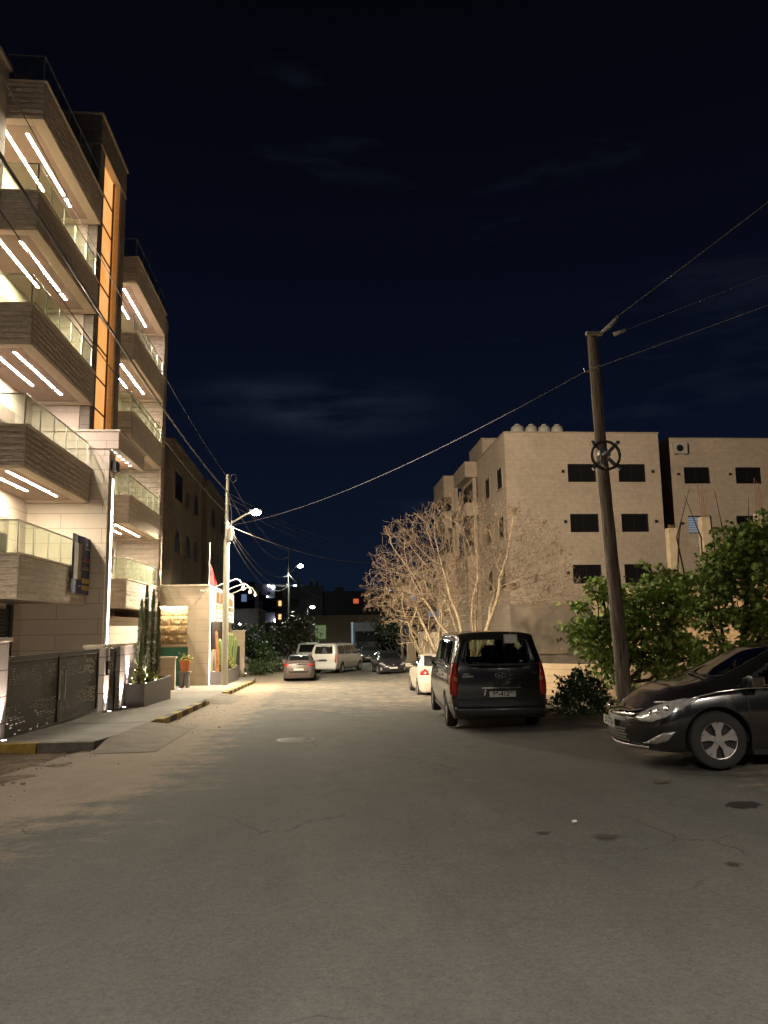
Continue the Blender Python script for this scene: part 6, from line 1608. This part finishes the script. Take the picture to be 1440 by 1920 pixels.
for s_ in (-1, 1):
    mb = _c.patch('front', [(0.55 * s_, 0.75), (0.78 * s_, 0.78), (0.80 * s_, 0.95), (0.55 * s_, 0.90)][::s_], 0.006, 0.05, 0.01); mb.build('headlight', M['clear_lens'], w2, world=False)
    mirror_part(w2, 0.93, 1.2, 1.22, 0.2, 0.24, 'plastic', s_)

# ---------------- sedans
SONATA = dict(L=4.82, y1=2.21, wheel_r=0.333, axles=(-1.40, 1.395), track=1.60, sill=0.185, crown=0.045, sm=0.07,
    top=[(-2.41, 0.93), (-2.35, 1.05), (-1.95, 1.10), (-1.55, 1.17), (-0.8, 1.40), (-0.25, 1.47), (0.2, 1.465), (0.55, 1.39), (1.28, 1.04), (1.42, 1.005), (1.75, 0.94), (2.05, 0.82), (2.17, 0.70), (2.21, 0.60)],
    belt=[(-2.41, 0.88), (-1.8, 0.98), (-0.5, 0.955), (0.6, 0.915), (1.3, 0.865), (1.85, 0.78), (2.12, 0.67), (2.21, 0.54)],
    w=[(-2.41, 0.70), (-2.2, 0.83), (-1.7, 0.905), (-1.0, 0.915), (1.1, 0.915), (1.7, 0.90), (1.95, 0.86), (2.12, 0.76), (2.21, 0.62)],
    wr=[(-2.41, 0.58), (-1.8, 0.62), (-0.6, 0.60), (0.3, 0.60), (1.2, 0.70), (1.6, 0.71), (2.1, 0.62), (2.41, 0.45)],
    rake_r=[(0.2, 0.10), (0.5, 0.0), (0.9, 0.06)], rake_f=[(0.18, 0.10), (0.30, 0.02), (0.5, 0.0), (0.66, 0.05), (0.8, 0.10)], bulge_r=0.10, bulge_f=0.24)
def sed_windows(see=True, clear='c_glass'):
    g = clear if see else 'c_dark'
    F = [(-0.02, 0.965), (1.12, 0.945), (1.02, 1.02), (0.55, 1.27), (0.22, 1.37), (-0.02, 1.39)]
    B = [(-1.25, 1.00), (-0.10, 0.97), (-0.10, 1.39), (-0.45, 1.37), (-0.85, 1.27)]
    wsx = [(-0.60, 0.62), (0.60, 0.62), (0.62, 0.70)]
    WT = [(-0.63, 1.20), (-0.5, 1.26), (0.0, 1.30), (0.5, 1.26), (0.63, 1.20), (0.55, 0.62), (0.50, 0.48), (0, 0.43), (-0.50, 0.48), (-0.55, 0.62)][::-1]
    RT = [(-0.52, -0.86), (0.52, -0.86), (0.56, -1.62), (-0.56, -1.62)][::-1]
    w = [('side_window', s_, p, g) for s_ in ('left', 'right') for p in (F, B)]
    w += [('windscreen', 'top', WT, 'c_glass_clear' if see else 'c_dark'), ('rear_window', 'top', RT, g)]
    return w
det = dict(windows=sed_windows(True), rimr=0.225)
det['cuts'] = [(w[1], w[2]) for w in det['windows']]
hyb, ch = build_car('sedan', 'shiny black sedan at the right frame edge with its nose toward the wooden pole', 'car', (6.20, 9.75, -0.16), R(83.0), SONATA, 'p_black', det)
# location fix: front left wheel at (4.69, 9.05)
hd = [(0.0, 0)]
def cp(side, poly, nm, m, off=0.005, thick=0.008, step=0.04, par=None, smooth=True):
    mb = ch.patch(side, poly, off, step, thick); return mb.build(nm, M[m], par or hyb, world=False, smooth=smooth)
dgl = Vector((-0.55, 0.83, 0.0)).normalized()
for s_ in (-1, 1):
    dg = (Vector((s_ * 3.2, 4.6, 0)), Vector((0.82 * s_, -0.57, 0)).normalized(), Vector((0, 0, 1)), Vector((-0.57 * s_, -0.82, 0)).normalized())
    # coordinates along the diagonal plane: u grows to the flank
    org = Vector((s_ * 0.62, 2.1, 0)); u0 = (org - dg[0]).dot(dg[1])
    hl = [(u0 - 0.18, 0.575), (u0 - 0.08, 0.535), (u0 + 0.08, 0.535), (u0 + 0.24, 0.60), (u0 + 0.38, 0.70), (u0 + 0.50, 0.815), (u0 + 0.48, 0.84), (u0 + 0.30, 0.80), (u0 + 0.06, 0.72), (u0 - 0.13, 0.635)]
    h_ = cp(dg, hl, 'headlight', 'clear_lens', 0.004, 0.010)
    for k, (du, z) in enumerate(((0.02, 0.635), (0.13, 0.66), (0.24, 0.70))):
        uu = u0 + du; cp(dg, [(uu + 0.035 * math.cos(a), z + 0.03 * math.sin(a)) for a in frange(0, 2 * math.pi, 10)[:-1]], 'lamp_reflector', 'chrome', 0.016, 0.004, 0.03, h_)
    fg = [(u0 - 0.10, 0.27), (u0 + 0.10, 0.275), (u0 + 0.24, 0.33), (u0 + 0.33, 0.44), (u0 + 0.22, 0.42), (u0 + 0.08, 0.345), (u0 - 0.02, 0.29)]
    cp(dg, fg, 'fog_lamp_trim', 'rim', 0.006, 0.012)
    mirror_part(hyb, 0.90, 0.95, 1.02, 0.17, 0.13, 'p_black', s_)
cp('front', [(-0.40, 0.44), (0.40, 0.44), (0.46, 0.36), (0.40, 0.25), (-0.40, 0.25), (-0.46, 0.36)], 'lower_grille', 'plastic', 0.004, 0.0)
mb = MB()
for j in range(5):
    z = 0.265 + j * 0.036
    for k in range(-9, 9):
        x0_ = k * 0.045 + (0.022 if j % 2 else 0)
        if abs(x0_ + 0.02) > 0.40: continue
        q = ch.patch('front', [(x0_, z + 0.0), (x0_ + 0.036, z), (x0_ + 0.036, z + 0.026), (x0_, z + 0.026)], 0.008, 0.05, 0, ring=0.0)
        me_ = bpy.data.meshes.new('tmp'); q.bm.to_mesh(me_); q.bm.free(); mb.bm.from_mesh(me_); bpy.data.meshes.remove(me_)
mb.build('grille_mesh', M['steel'], hyb, world=False)
cp('front', [(-0.42, 0.565), (0.42, 0.565), (0.40, 0.515), (-0.40, 0.515)], 'upper_grille', 'plastic', 0.004, 0.0)
cp('front', [(-0.46, 0.665), (0.0, 0.60), (0.46, 0.665), (0.50, 0.62), (0.44, 0.575), (0.0, 0.572), (-0.44, 0.575), (-0.50, 0.62)], 'chrome_grille_frame', 'chrome', 0.008, 0.012)
emblem(hyb, 0.0, 2.46, 0.665, 0.17, -1)
plate(hyb, ch, 1, -0.26, 0.26, 0.475, 0.118, '23-57724', 2.455)
cp('front', [(-0.62, 0.235), (0.62, 0.235), (0.60, 0.205), (-0.60, 0.205)], 'chin_spoiler', 'steel', 0.01, 0.02)
for s_ in ('left', 'right'):
    cp(s_, [(-1.35, 0.975), (1.02, 0.925), (1.35, 0.885), (2.02, 0.745), (2.02, 0.755), (1.35, 0.900), (1.02, 0.942), (-1.35, 0.992)], 'belt_chrome', 'chrome', 0.006, 0.006, 0.08)
    cp(s_, [(1.02, 0.35), (1.028, 0.35), (1.028, 0.92), (1.02, 0.92)], 'door_seam', 'plastic', 0.003, 0.0)
    cp(s_, [(-0.06, 0.30), (-0.052, 0.30), (-0.052, 0.96), (-0.06, 0.96)], 'door_seam', 'plastic', 0.003, 0.0)
    cp(s_, [(0.05, 0.80), (0.26, 0.795), (0.26, 0.825), (0.05, 0.83)], 'door_handle', 'chrome', 0.02, 0.015)
cp('top', [(-0.50, 1.34), (-0.46, 1.37), (0.30, 1.30), (0.28, 1.27)], 'wiper', 'plastic', 0.02, 0.01)
for x in (-0.38, 0.38):
    mb = MB(); mb.box(x - 0.24, x + 0.24, -0.15, -0.02, 0.55, 1.05); s_ = mb.build('seat_back', M['seat'], hyb, world=False, bevel=0.05); mb = MB(); mb.box(x - 0.12, x + 0.12, -0.15, -0.05, 1.08, 1.24); mb.build('headrest', M['seat'], s_, world=False, bevel=0.04)
mb = MB(); mb.box(-0.72, 0.72, 0.55, 1.15, 0.62, 0.92); mb.build('dashboard', M['plastic'], hyb, world=False, bevel=0.05)
mb = MB(); mb.tube([(-0.38 + 0.18 * math.cos(a), 0.50 + 0.05 * math.sin(a), 0.93 + 0.17 * math.sin(a)) for a in frange(0, 2 * math.pi, 18)], 0.016, 6); mb.build('steering_wheel', M['plastic'], hyb, world=False)

# white-cream older sedan ahead of the black van, seen from behind
CLASSIC = dict(SONATA, L=4.40, y1=2.1, axles=(-1.25, 1.32), wheel_r=0.30, track=1.48,
    top=[(-2.2, 0.98), (-2.1, 1.06), (-1.7, 1.10), (-1.45, 1.13), (-0.95, 1.40), (-0.35, 1.45), (0.2, 1.44), (0.45, 1.38), (1.05, 1.04), (1.25, 0.98), (1.9, 0.86), (2.1, 0.76), (2.2, 0.64)],
    belt=[(-2.2, 0.92), (-1.5, 0.99), (0.5, 0.93), (1.3, 0.88), (2.0, 0.76), (2.2, 0.56)],
    w=[(-2.2, 0.70), (-2.05, 0.80), (-1.6, 0.85), (1.5, 0.85), (2.0, 0.78), (2.2, 0.60)],
    wr=[(-2.2, 0.62), (-1.4, 0.62), (-0.6, 0.57), (0.3, 0.57), (1.1, 0.66), (2.2, 0.5)], rake_r=[(0.2, 0.10), (0.45, 0.0), (0.75, 0.0), (1.0, 0.06)], bulge_r=0.10)
RWIN = [(-0.55, 1.10), (0.55, 1.10), (0.48, 1.36), (-0.48, 1.36)]
det = dict(windows=[('side_window', s_, p, 'c_dark') for s_ in ('left', 'right') for p in ([(0.0, 0.97), (0.92, 0.95), (0.52, 1.22), (0.2, 1.36), (0.0, 1.38)], [(-1.1, 1.0), (-0.07, 0.98), (-0.07, 1.38), (-0.6, 1.34)])] + [('rear_window', 'rear', RWIN, 'c_dark'), ('windscreen', 'front', [(-0.55, 1.05), (0.55, 1.05), (0.48, 1.37), (-0.48, 1.37)], 'c_dark')], rimr=0.19)
cr_, cc_ = build_car('sedan', 'cream white sedan parked in front of the black minivan, seen from behind', 'car', (4.30, 29.0, -0.86), R(-1.0), CLASSIC, 'p_cream', det)
for s_ in (-1, 1):
    mb = cc_.patch('rear', [(0.80 * s_, 0.78), (0.50 * s_, 0.80), (0.58 * s_, 0.95), (0.63 * s_, 1.0), (0.74 * s_, 0.93)][::s_], 0.006, 0.04, 0.014); mb.build('tail_light', M['red_lens'], cr_, world=False, smooth=True)
    mb = cc_.patch('right' if s_ > 0 else 'left', [(-2.2, 0.79), (-2.0, 0.80), (-1.98, 0.90), (-2.10, 0.97), (-2.2, 0.93)], 0.006, 0.04, 0.01); mb.build('tail_light_side', M['red_lens'], cr_, world=False, smooth=True)
    mirror_part(cr_, 0.83, 0.85, 1.0, 0.18, 0.13, 'p_cream', s_)
mb = cc_.patch('rear', rounded(-0.72, 0.72, 0.50, 0.53, 0.01, 2), 0.01, 0.06, 0.02); mb.build('bumper_strip', M['p_cream'], cr_, world=False)
mb = cc_.patch('rear', [(-0.50, 0.80), (-0.49, 0.80), (-0.40, 0.62), (0.40, 0.62), (0.49, 0.80), (0.50, 0.80), (0.41, 0.61), (-0.41, 0.61)], 0.003, 0.06); mb.build('boot_seam', M['plastic'], cr_, world=False)
plate(cr_, cc_, -1, -0.26, 0.26, 0.70, 0.115, '', -2.32)

# mauve-grey liftback from behind
LIFT = dict(SONATA, L=4.47, y1=2.13, axles=(-1.30, 1.40), wheel_r=0.32, track=1.56,
    top=[(-2.23, 1.02), (-2.15, 1.12), (-1.9, 1.16), (-1.2, 1.36), (-0.3, 1.45), (0.2, 1.45), (0.6, 1.36), (1.4, 1.0), (1.9, 0.86), (2.15, 0.72), (2.23, 0.6)],
    belt=[(-2.23, 0.95), (-1.5, 1.02), (0.5, 0.95), (1.4, 0.88), (2.0, 0.72), (2.23, 0.54)], w=[(-2.23, 0.72), (-2.05, 0.85), (-1.6, 0.905), (1.5, 0.91), (2.0, 0.82), (2.23, 0.6)],
    wr=[(-2.23, 0.64), (-1.4, 0.60), (-0.6, 0.60), (0.3, 0.60), (1.2, 0.68), (2.23, 0.5)], rake_r=[(0.2, 0.12), (0.5, 0.0), (0.8, 0.0), (1.1, 0.10)])
def side_w(): return [('side_window', s_, p, 'c_dark') for s_ in ('left', 'right') for p in ([(0.0, 0.99), (1.1, 0.97), (0.55, 1.24), (0.2, 1.36), (0.0, 1.38)], [(-1.3, 1.05), (-0.07, 0.99), (-0.07, 1.38), (-0.8, 1.32)])]
det = dict(windows=side_w() + [('rear_window', 'top', [(-0.52, -0.95), (0.52, -0.95), (0.58, -1.85), (-0.58, -1.85)][::-1], 'c_dark')], rimr=0.20)
gr_, cg = build_car('liftback_car', 'mauve-grey liftback car seen from behind next to the white vans', 'car', (-1.15, 46.3, -1.34), R(-1), LIFT, 'p_mauve', det)
mb = cg.patch('rear', rounded(-0.58, 0.58, 0.92, 1.02, 0.03), 0.004, 0.06, 0.004); mb.build('lower_rear_glass', M['c_dark'], gr_, world=False, smooth=True)
for s_ in (-1, 1):
    mb = cg.patch('rear', [(0.86 * s_, 0.86), (0.52 * s_, 0.90), (0.54 * s_, 0.97), (0.80 * s_, 1.01)][::s_], 0.008, 0.04, 0.012); mb.build('tail_light', M['red_lens'], gr_, world=False, smooth=True)
    mirror_part(gr_, 0.88, 0.9, 1.02, 0.18, 0.13, 'p_mauve', s_)
mb = cg.patch('rear', [(-0.6, 0.62), (-0.42, 0.58), (0.42, 0.58), (0.6, 0.62), (0.5, 0.50), (-0.5, 0.50)], 0.004, 0.05, 0.0); mb.build('bumper_recess', M['plastic'], gr_, world=False)
plate(gr_, cg, -1, -0.28, 0.28, 0.68, 0.115, '', -2.35)
mb = cg.patch('rear', rounded(-0.66, 0.66, 1.045, 1.06, 0.006, 2), 0.01, 0.06, 0.03); mb.build('spoiler_lip', M['p_mauve'], gr_, world=False)

# two dark cars facing the camera
def dark_front(label, loc, h, pm):
    det = dict(windows=side_w() + [('windscreen', 'front', [(-0.66, 1.0), (0.66, 1.0), (0.52, 1.38), (-0.52, 1.38)], 'c_dark')], rimr=0.20)
    t, c = build_car('hatchback_car', label, 'car', loc, R(180 + h), LIFT, pm, det)
    for s_ in (-1, 1):
        mb = c.patch('front', [(0.84 * s_, 0.70), (0.52 * s_, 0.58), (0.46 * s_, 0.64), (0.70 * s_, 0.80)][::s_], 0.006, 0.04, 0.012); mb.build('headlight', M['clear_lens'], t, world=False, smooth=True)
        mb = c.patch('front', [(0.78 * s_, 0.30), (0.70 * s_, 0.28), (0.68 * s_, 0.44), (0.78 * s_, 0.48)][::s_], 0.006, 0.04, 0.012); mb.build('fog_lamp', M['clear_lens'], t, world=False)
        mirror_part(t, 0.88, 0.9, 1.02, 0.18, 0.13, pm, s_)
    mb = c.patch('front', rounded(-0.45, 0.45, 0.26, 0.36, 0.03), 0.004, 0.05); mb.build('grille', M['plastic'], t, world=False)
    mb = MB(); mb.lathe([(0.001, 0), (0.06, 0.0), (0.06, 0.02)], (0, 2.33, 0.62), 12, 'y'); mb.build('emblem', M['chrome'], t, world=False)
    plate(t, c, 1, -0.26, 0.26, 0.46, 0.12, '', 2.38)
    return t
dark_front('dark navy car driving toward the camera in the middle of the street', (4.35, 50.3, -1.33), 4, 'p_navy')
dark_front('dark car parked facing the camera beside the box truck', (4.3, 67.5, -1.33), -6, 'p_navy')
# box truck
tk = thing('box_truck', 'box truck with a bluish-white box edge parked beyond the dark cars', 'truck', (4.7, 78, -1.32))
mb = MB(); mb.box(3.1, 5.6, 77.0, 82, -0.45, 2.15); mb.build('cargo_box', M['navy_bldg'], tk)
mb = MB(); mb.box(3.1, 3.28, 76.93, 77.0, -0.45, 2.2); mb.build('box_edge', mat('pale_blue_truck_edge', (0.40, 0.55, 0.75), 0.5), tk)
mb = MB(); mb.prism([(75.1, -0.9), (77.0, -0.9), (77.0, 1.3), (75.6, 1.3), (75.1, 0.3)], 'x', 3.4, 5.4); mb.build('cab', M['p_navy'], tk, bevel=0.05)
mb = MB(); mb.face([(3.55, 75.06, 0.32), (5.25, 75.06, 0.32), (5.2, 75.54, 1.22), (3.6, 75.54, 1.22)]); mb.build('windscreen', M['c_dark'], tk)
for x in (3.5, 5.2):
    for y in (76.0, 80.6): mb = MB(); mb.lathe([(0.001, -0.12), (0.4, -0.12), (0.4, 0.12), (0.001, 0.12)], (x, y, -0.92), 18, 'x'); mb.build('wheel', M['tyre'], tk)
for x in (3.5, 5.0): mb = MB(); mb.box(x, x + 0.3, 75.02, 75.1, -0.6, -0.4); mb.build('headlight', M['clear_lens'], tk)
# ============================================================ trees
from mathutils.kdtree import KDTree
def bare_tree(label, x, y, z, rx, ry, zlo, zhi, npts, seed, fork=1.1, stems=5, rmin=0.0055, step=0.13):
    """leafless tree grown toward points scattered through a domed crown; branch thickness follows the twigs it carries"""
    rnd = random.Random(seed)
    t = thing('bare_tree', label, 'tree', (x, y, z))
    H = zhi - zlo; att = []
    while len(att) < npts:
        u, v, w_ = rnd.uniform(-1, 1), rnd.uniform(-1, 1), rnd.random()
        r2 = u * u + v * v
        if r2 > 1: continue
        ztop = math.sqrt(1 - r2) ** 0.8 * (1 + 0.16 * noise.noise(Vector((u * 3, v * 3, seed))))
        zbot = 0.02 + 0.34 * max(0, 1 - r2 * 3.5)
        if w_ > ztop or w_ < zbot * 0.6: continue
        if rnd.random() > 0.35 + 0.65 * max(math.sqrt(r2), w_): continue
        att.append(Vector((x + u * rx, y + v * ry, zlo + w_ * H)))
    nodes = [Vector((x, y, z - 0.15)), Vector((x, y, z + fork * 0.5)), Vector((x + 0.03, y, z + fork))]; par = [-1, 0, 1]
    for s_ in range(stems):
        a = 2 * math.pi * (s_ + rnd.uniform(-0.2, 0.2)) / stems; lean = rnd.uniform(0.5, 1.15) if s_ else 0.08
        p = nodes[2]; idx = 2; d = Vector((math.cos(a) * math.sin(lean), math.sin(a) * math.sin(lean), math.cos(lean)))
        while p.z < zlo + 0.25 * H and len(nodes) < 400:
            d = (d + Vector((rnd.gauss(0, 0.07), rnd.gauss(0, 0.07), 0.02))).normalized(); p = p + d * step
            if (p - Vector((x, y, p.z))).length > rx * 0.55: break
            nodes.append(p); par.append(idx); idx = len(nodes) - 1
    infl = 1.6; kill = 0.17; alive = att
    for it in range(90):
        kd = KDTree(len(nodes))
        for i, p in enumerate(nodes): kd.insert(p, i)
        kd.balance(); pull = {}; nxt = []
        for q in alive:
            co, i, d = kd.find(q)
            if d < kill: continue
            nxt.append(q)
            if d < infl: pull.setdefault(i, []).append((q - co).normalized())
        alive = nxt
        if not pull or len(nodes) > 26000: break
        for i, v in pull.items():
            back = (nodes[i] - nodes[par[i]]).normalized() if par[i] >= 0 else Vector((0, 0, 1))
            d = sum(v, Vector((0, 0, 0))) / len(v) + back * 0.55 + Vector((rnd.gauss(0, 0.09), rnd.gauss(0, 0.09), 0.11 + rnd.gauss(0, 0.05)))
            d.normalize(); nodes.append(nodes[i] + d * step); par.append(i)
    n = len(nodes); ch = [[] for _ in range(n)]
    for i in range(1, n): ch[par[i]].append(i)
    cnt = [0.0] * n; length = [0] * n
    for i in range(n - 1, -1, -1):
        if not ch[i]: cnt[i] = 1.0
        else: cnt[i] = sum(cnt[k] for k in ch[i])
    tot = cnt[0]
    rad = [max(rmin, 0.13 * (c / tot) ** 0.50) for c in cnt]
    tr = MB(); tw = MB(); sd = MB()
    stack = [(0, None)]
    while stack:
        s0, pre = stack.pop(); pts = [] if pre is None else [nodes[pre]]; rr = [] if pre is None else [min(rad[pre], rad[s0] * 1.15)]
        i = s0
        while True:
            pts.append(nodes[i]); rr.append(rad[i])
            if not ch[i]: break
            ks = sorted(ch[i], key=lambda k: -cnt[k])
            for k in ks[1:]: stack.append((k, i))
            i = ks[0]
        if not ch[i]:
            d = (pts[-1] - pts[-2]).normalized() if len(pts) > 1 else Vector((0, 0, 1))
            e_ = pts[-1] + (d + Vector((rnd.gauss(0, 0.2), rnd.gauss(0, 0.2), 0.5))).normalized() * rnd.uniform(0.1, 0.3); pts.append(e_); rr.append(rmin * 0.7)
            if rnd.random() < 0.75:
                for q in range(4): leafquad(sd, e_ + Vector((rnd.gauss(0, 0.02), rnd.gauss(0, 0.02), rnd.gauss(0, 0.02))), rnd.uniform(0.03, 0.07), rnd)
        mb = tr if rr[0] > 0.020 else tw
        mb.tube(pts, rr, 9 if rr[0] > 0.06 else (6 if rr[0] > 0.022 else 3), cap=False)
    # short spurs along thin twigs
    for i in range(3, n):
        if rad[i] < 0.012 and rnd.random() < 0.42:
            d = (nodes[i] - nodes[par[i]]).normalized(); s_ = d.orthogonal().normalized(); s_.rotate(Matrix.Rotation(rnd.uniform(0, 6.283), 3, d))
            e_ = nodes[i] + (d * 0.6 + s_ * 0.6 + Vector((0, 0, 0.45))).normalized() * rnd.uniform(0.12, 0.38)
            tw.tube([nodes[i], nodes[i].lerp(e_, 0.5) - Vector((0, 0, 0.015)), e_], [rmin * 0.8, rmin * 0.7, rmin * 0.5], 3, cap=False)
    tr.build('trunk', M['bark'], t, smooth=True, normals=False); tw.build('twigs', M['twig'], t, smooth=True, normals=False); sd.build('seed_clusters', M['seed'], t, normals=False)
    return t
bare_tree('large leafless tree with a domed crown of pale twigs right behind the black minivan', 5.95, 29.8, -0.85, 4.3, 3.0, 2.2, 6.7, 4200, 4, 1.2, 7)
bare_tree('smaller leafless tree with forked yellowish trunks left of the large bare tree', 5.45, 36.0, -1.05, 2.7, 2.2, 1.6, 4.8, 1400, 9, 1.3, 5)
bare_tree('thin young leafless tree beside the pale pilaster wall, ahead of the cream sedan', 5.9, 44.0, -1.3, 1.5, 1.4, 0.4, 2.6, 420, 15, 1.0, 3)

def leafy_tree(name, label, base, centers, n, m, leaf, seed, trunk_r=0.09, shape='lobed', cat='tree', tips=0.25, group=None, bark='fig_bark'):
    """crown from leaf clumps around branch ends; centers: (x,y,z,rx,ry,rz,weight)"""
    rnd = random.Random(seed); t = thing(name, label, cat, base, group=group)
    tr = MB(); lf = MB(); B = Vector(base)
    clumps = []
    tot = sum(c[6] for c in centers)
    for c in centers:
        k = max(3, int(n / 26 * c[6] / tot))
        C_ = Vector(c[:3])
        fork = B + (C_ - B) * 0.45 + Vector((rnd.gauss(0, 0.15), rnd.gauss(0, 0.1), -0.1)); fork.z = max(fork.z, B.z + 0.4)
        tr.tube([B - Vector((0, 0, 0.15)), B + Vector((rnd.gauss(0, 0.05), rnd.gauss(0, 0.05), 0.35)), fork, C_], [trunk_r, trunk_r * 0.8, trunk_r * 0.5, trunk_r * 0.22], 7, cap=False)
        for i in range(k):
            a = rnd.uniform(0, 6.283); u = rnd.uniform(-1, 1); q = rnd.random() ** 0.42
            s_ = math.sqrt(1 - u * u)
            d = Vector((s_ * math.cos(a), s_ * math.sin(a), u)); bump_ = 1 + 0.35 * noise.noise(d * 1.8 + Vector((seed, c[0], 0)))
            e_ = C_ + Vector((d.x * c[3], d.y * c[4], d.z * c[5])) * q * bump_
            mid = C_.lerp(e_, 0.5) + Vector((rnd.gauss(0, 0.08), rnd.gauss(0, 0.08), -0.06))
            if rnd.random() < 0.6: tr.tube([fork.lerp(C_, rnd.uniform(0.4, 1)), mid, e_], [0.022, 0.012, 0.005], 4, cap=False)
            clumps.append(e_)
    for e_ in clumps:
        for i in range(26):
            p = e_ + Vector((rnd.gauss(0, tips), rnd.gauss(0, tips), rnd.gauss(0, tips * 0.7))) * 0.62
            s_ = leaf * rnd.uniform(0.55, 1.25)
            if shape == 'lobed':
                # a fig leaf: broad palmate outline, drooping
                d = Vector((rnd.uniform(-1, 1), rnd.uniform(-1, 1), rnd.uniform(-0.9, 0.25))).normalized(); e2 = d.orthogonal().normalized(); e2.rotate(Matrix.Rotation(rnd.uniform(0, 6.283), 3, d))
                nrm = d.cross(e2)
                pts = [(0, 0, 0), (0.25, 0.32, .03), (0.42, 0.16, 0), (0.72, 0.40, .06), (0.68, 0.12, 0), (1.0, 0, -.04), (0.68, -0.12, 0), (0.72, -0.40, .06), (0.42, -0.16, 0), (0.25, -0.32, .03)]
                lf.face([p + d * (a_ * s_) + e2 * (b_ * s_) + nrm * (c_ * s_) for a_, b_, c_ in pts])
            else: leafquad(lf, p, s_, rnd)
    tr.build('trunk', M[bark], t, smooth=True, normals=False); lf.build('crown', m, t, normals=False)
    return t
leafy_tree('fig_tree', 'green fig tree behind the leaning wooden pole', (7.7, 19.4, -0.3),
    [(7.0, 19.2, 1.6, 0.95, 0.8, 1.0, 1.0), (8.1, 19.4, 2.0, 1.0, 0.9, 0.9, 1.2), (8.2, 19.2, 0.9, 1.4, 0.8, 0.75, 1.2), (6.9, 19.0, 0.7, 0.6, 0.5, 0.6, 0.4), (9.2, 19.4, 2.0, 0.8, 0.8, 0.8, 0.9), (9.3, 19.2, 0.9, 0.9, 0.7, 0.7, 0.8), (7.2, 19.2, 2.5, 0.35, 0.4, 0.3, 0.15), (8.7, 19.3, 2.9, 0.4, 0.4, 0.35, 0.2), (9.0, 18.8, 2.4, 0.7, 0.6, 0.6, 0.6)], 7000, M['fig_leaf'], 0.165, 3, tips=0.21)
leafy_tree('fig_tree', 'taller green fig tree reaching out of the right frame edge', (9.9, 18.0, -0.2),
    [(9.5, 17.9, 2.9, 0.55, 0.6, 0.75, 0.7), (10.4, 17.8, 3.2, 0.9, 0.9, 0.9, 1.4), (10.2, 17.6, 1.9, 1.0, 0.8, 0.7, 1.1), (11.4, 17.8, 2.6, 1.0, 0.9, 1.3, 1.6), (9.6, 17.9, 0.9, 0.8, 0.6, 0.6, 0.5), (10.9, 17.6, 1.2, 0.9, 0.6, 0.6, 0.5), (9.2, 17.9, 2.0, 0.7, 0.6, 0.6, 0.6), (11.3, 17.7, 3.7, 0.8, 0.7, 0.6, 0.8), (10.4, 17.8, 3.6, 0.5, 0.6, 0.5, 0.4)], 8000, M['fig_leaf'], 0.165, 7, tips=0.21)
shrub('round_bush', 'low dark green bush on the verge between the minivan and the wooden pole', 5.72, 16.9, -0.40, 0.72, 0.85, M['bush_leaf'], 3600, 12, 0.075, cat='bush')
shrub('grass_tuft', 'small light green weed tuft left of the dark bush by the low wall', 5.15, 19.6, -0.45, 0.3, 0.22, M['yellow_plant'], 260, 33, 0.09, cat='weed')
shrub('wall_plant', 'small green weed on the low wall right of the wooden pole', 7.35, 18.0, -0.25, 0.4, 0.35, M['fig_leaf'], 260, 34, 0.08, cat='weed')
# bare sapling in front of the right-hand building
mb = MB(); rnd = random.Random(2); t = thing('bare_sapling', 'thin leafless fig shoots rising above the tall fig tree at the right edge', 'tree', (11.2, 19.5, 1.0))
for k in range(7):
    x = 9.3 + k * 0.38; mb.tube([(x, 19.5, 2.0), (x + rnd.uniform(-0.3, 0.2), 19.5, 3.8), (x + rnd.uniform(-0.7, 0.3), 19.4, 4.2 + rnd.uniform(0, 1.2))], [0.03, 0.018, 0.006], 5)
mb.build('shoots', M['fig_bark'], t)
# background trees
leafy_tree('olive_tree', 'grey-green olive tree right of the farther street lamp pole', (-1.9, 60, -1.3), [(-1.3, 60, 0.8, 1.5, 1.2, 1.2, 1), (-2.4, 60, 1.0, 1.3, 1.2, 1.2, 1), (-1.6, 60, 1.9, 1.2, 1.0, 0.8, 0.7)], 3000, M['far_leaf'], 0.22, 41, 0.12, 'quad', tips=0.5)
leafy_tree('dark_tree', 'dark leafy tree behind the far boundary wall on the left', (-5.0, 58, -1.3), [(-4.8, 58, 0.5, 1.5, 1.2, 1.2, 1), (-6.2, 58, 0.4, 1.2, 1.2, 1.0, 0.7), (-3.9, 56, -0.2, 1.0, 1.0, 0.9, 0.6)], 2400, M['bush_leaf'], 0.24, 42, 0.12, 'quad', tips=0.5)
leafy_tree('roadside_hedge', 'low dark hedge left of the grey car', (-3.9, 52, -1.35), [(-3.9, 52, -0.9, 0.9, 2.6, 0.45, 1), (-3.0, 54.5, -0.9, 0.7, 1.2, 0.4, 0.4)], 1800, M['bush_leaf'], 0.13, 43, 0.05, 'quad', cat='hedge', tips=0.3)
leafy_tree('dark_tree', 'dark green tree right of the box truck at the street end', (7.2, 76, -1.3), [(6.7, 76, 1.4, 1.9, 1.6, 1.5, 1), (8.6, 75, 1.0, 1.5, 1.4, 1.6, 1), (5.4, 78, 1.2, 1.2, 1.2, 1.4, 0.6)], 3000, M['far_leaf'], 0.26, 44, 0.14, 'quad', tips=0.6)
leafy_tree('dark_tree', 'dark tree further left behind the olive tree', (-7.8, 66, -1.3), [(-7.6, 66, 0.9, 1.8, 1.4, 1.5, 1), (-9.5, 66, 0.6, 1.5, 1.2, 1.3, 0.8)], 1800, M['far_leaf'], 0.26, 45, 0.12, 'quad', tips=0.6)
# thin dark pole at the right of the street end
t = thing('utility_pole', 'thin dark utility pole beside the white stone pillar', 'pole', (7.0, 66, -1.3)); mb = MB(); mb.tube([(7.0, 66, -1.4), (7.0, 66, 3.2)], 0.10, 8); mb.build('shaft', M['dark_bldg'], t)
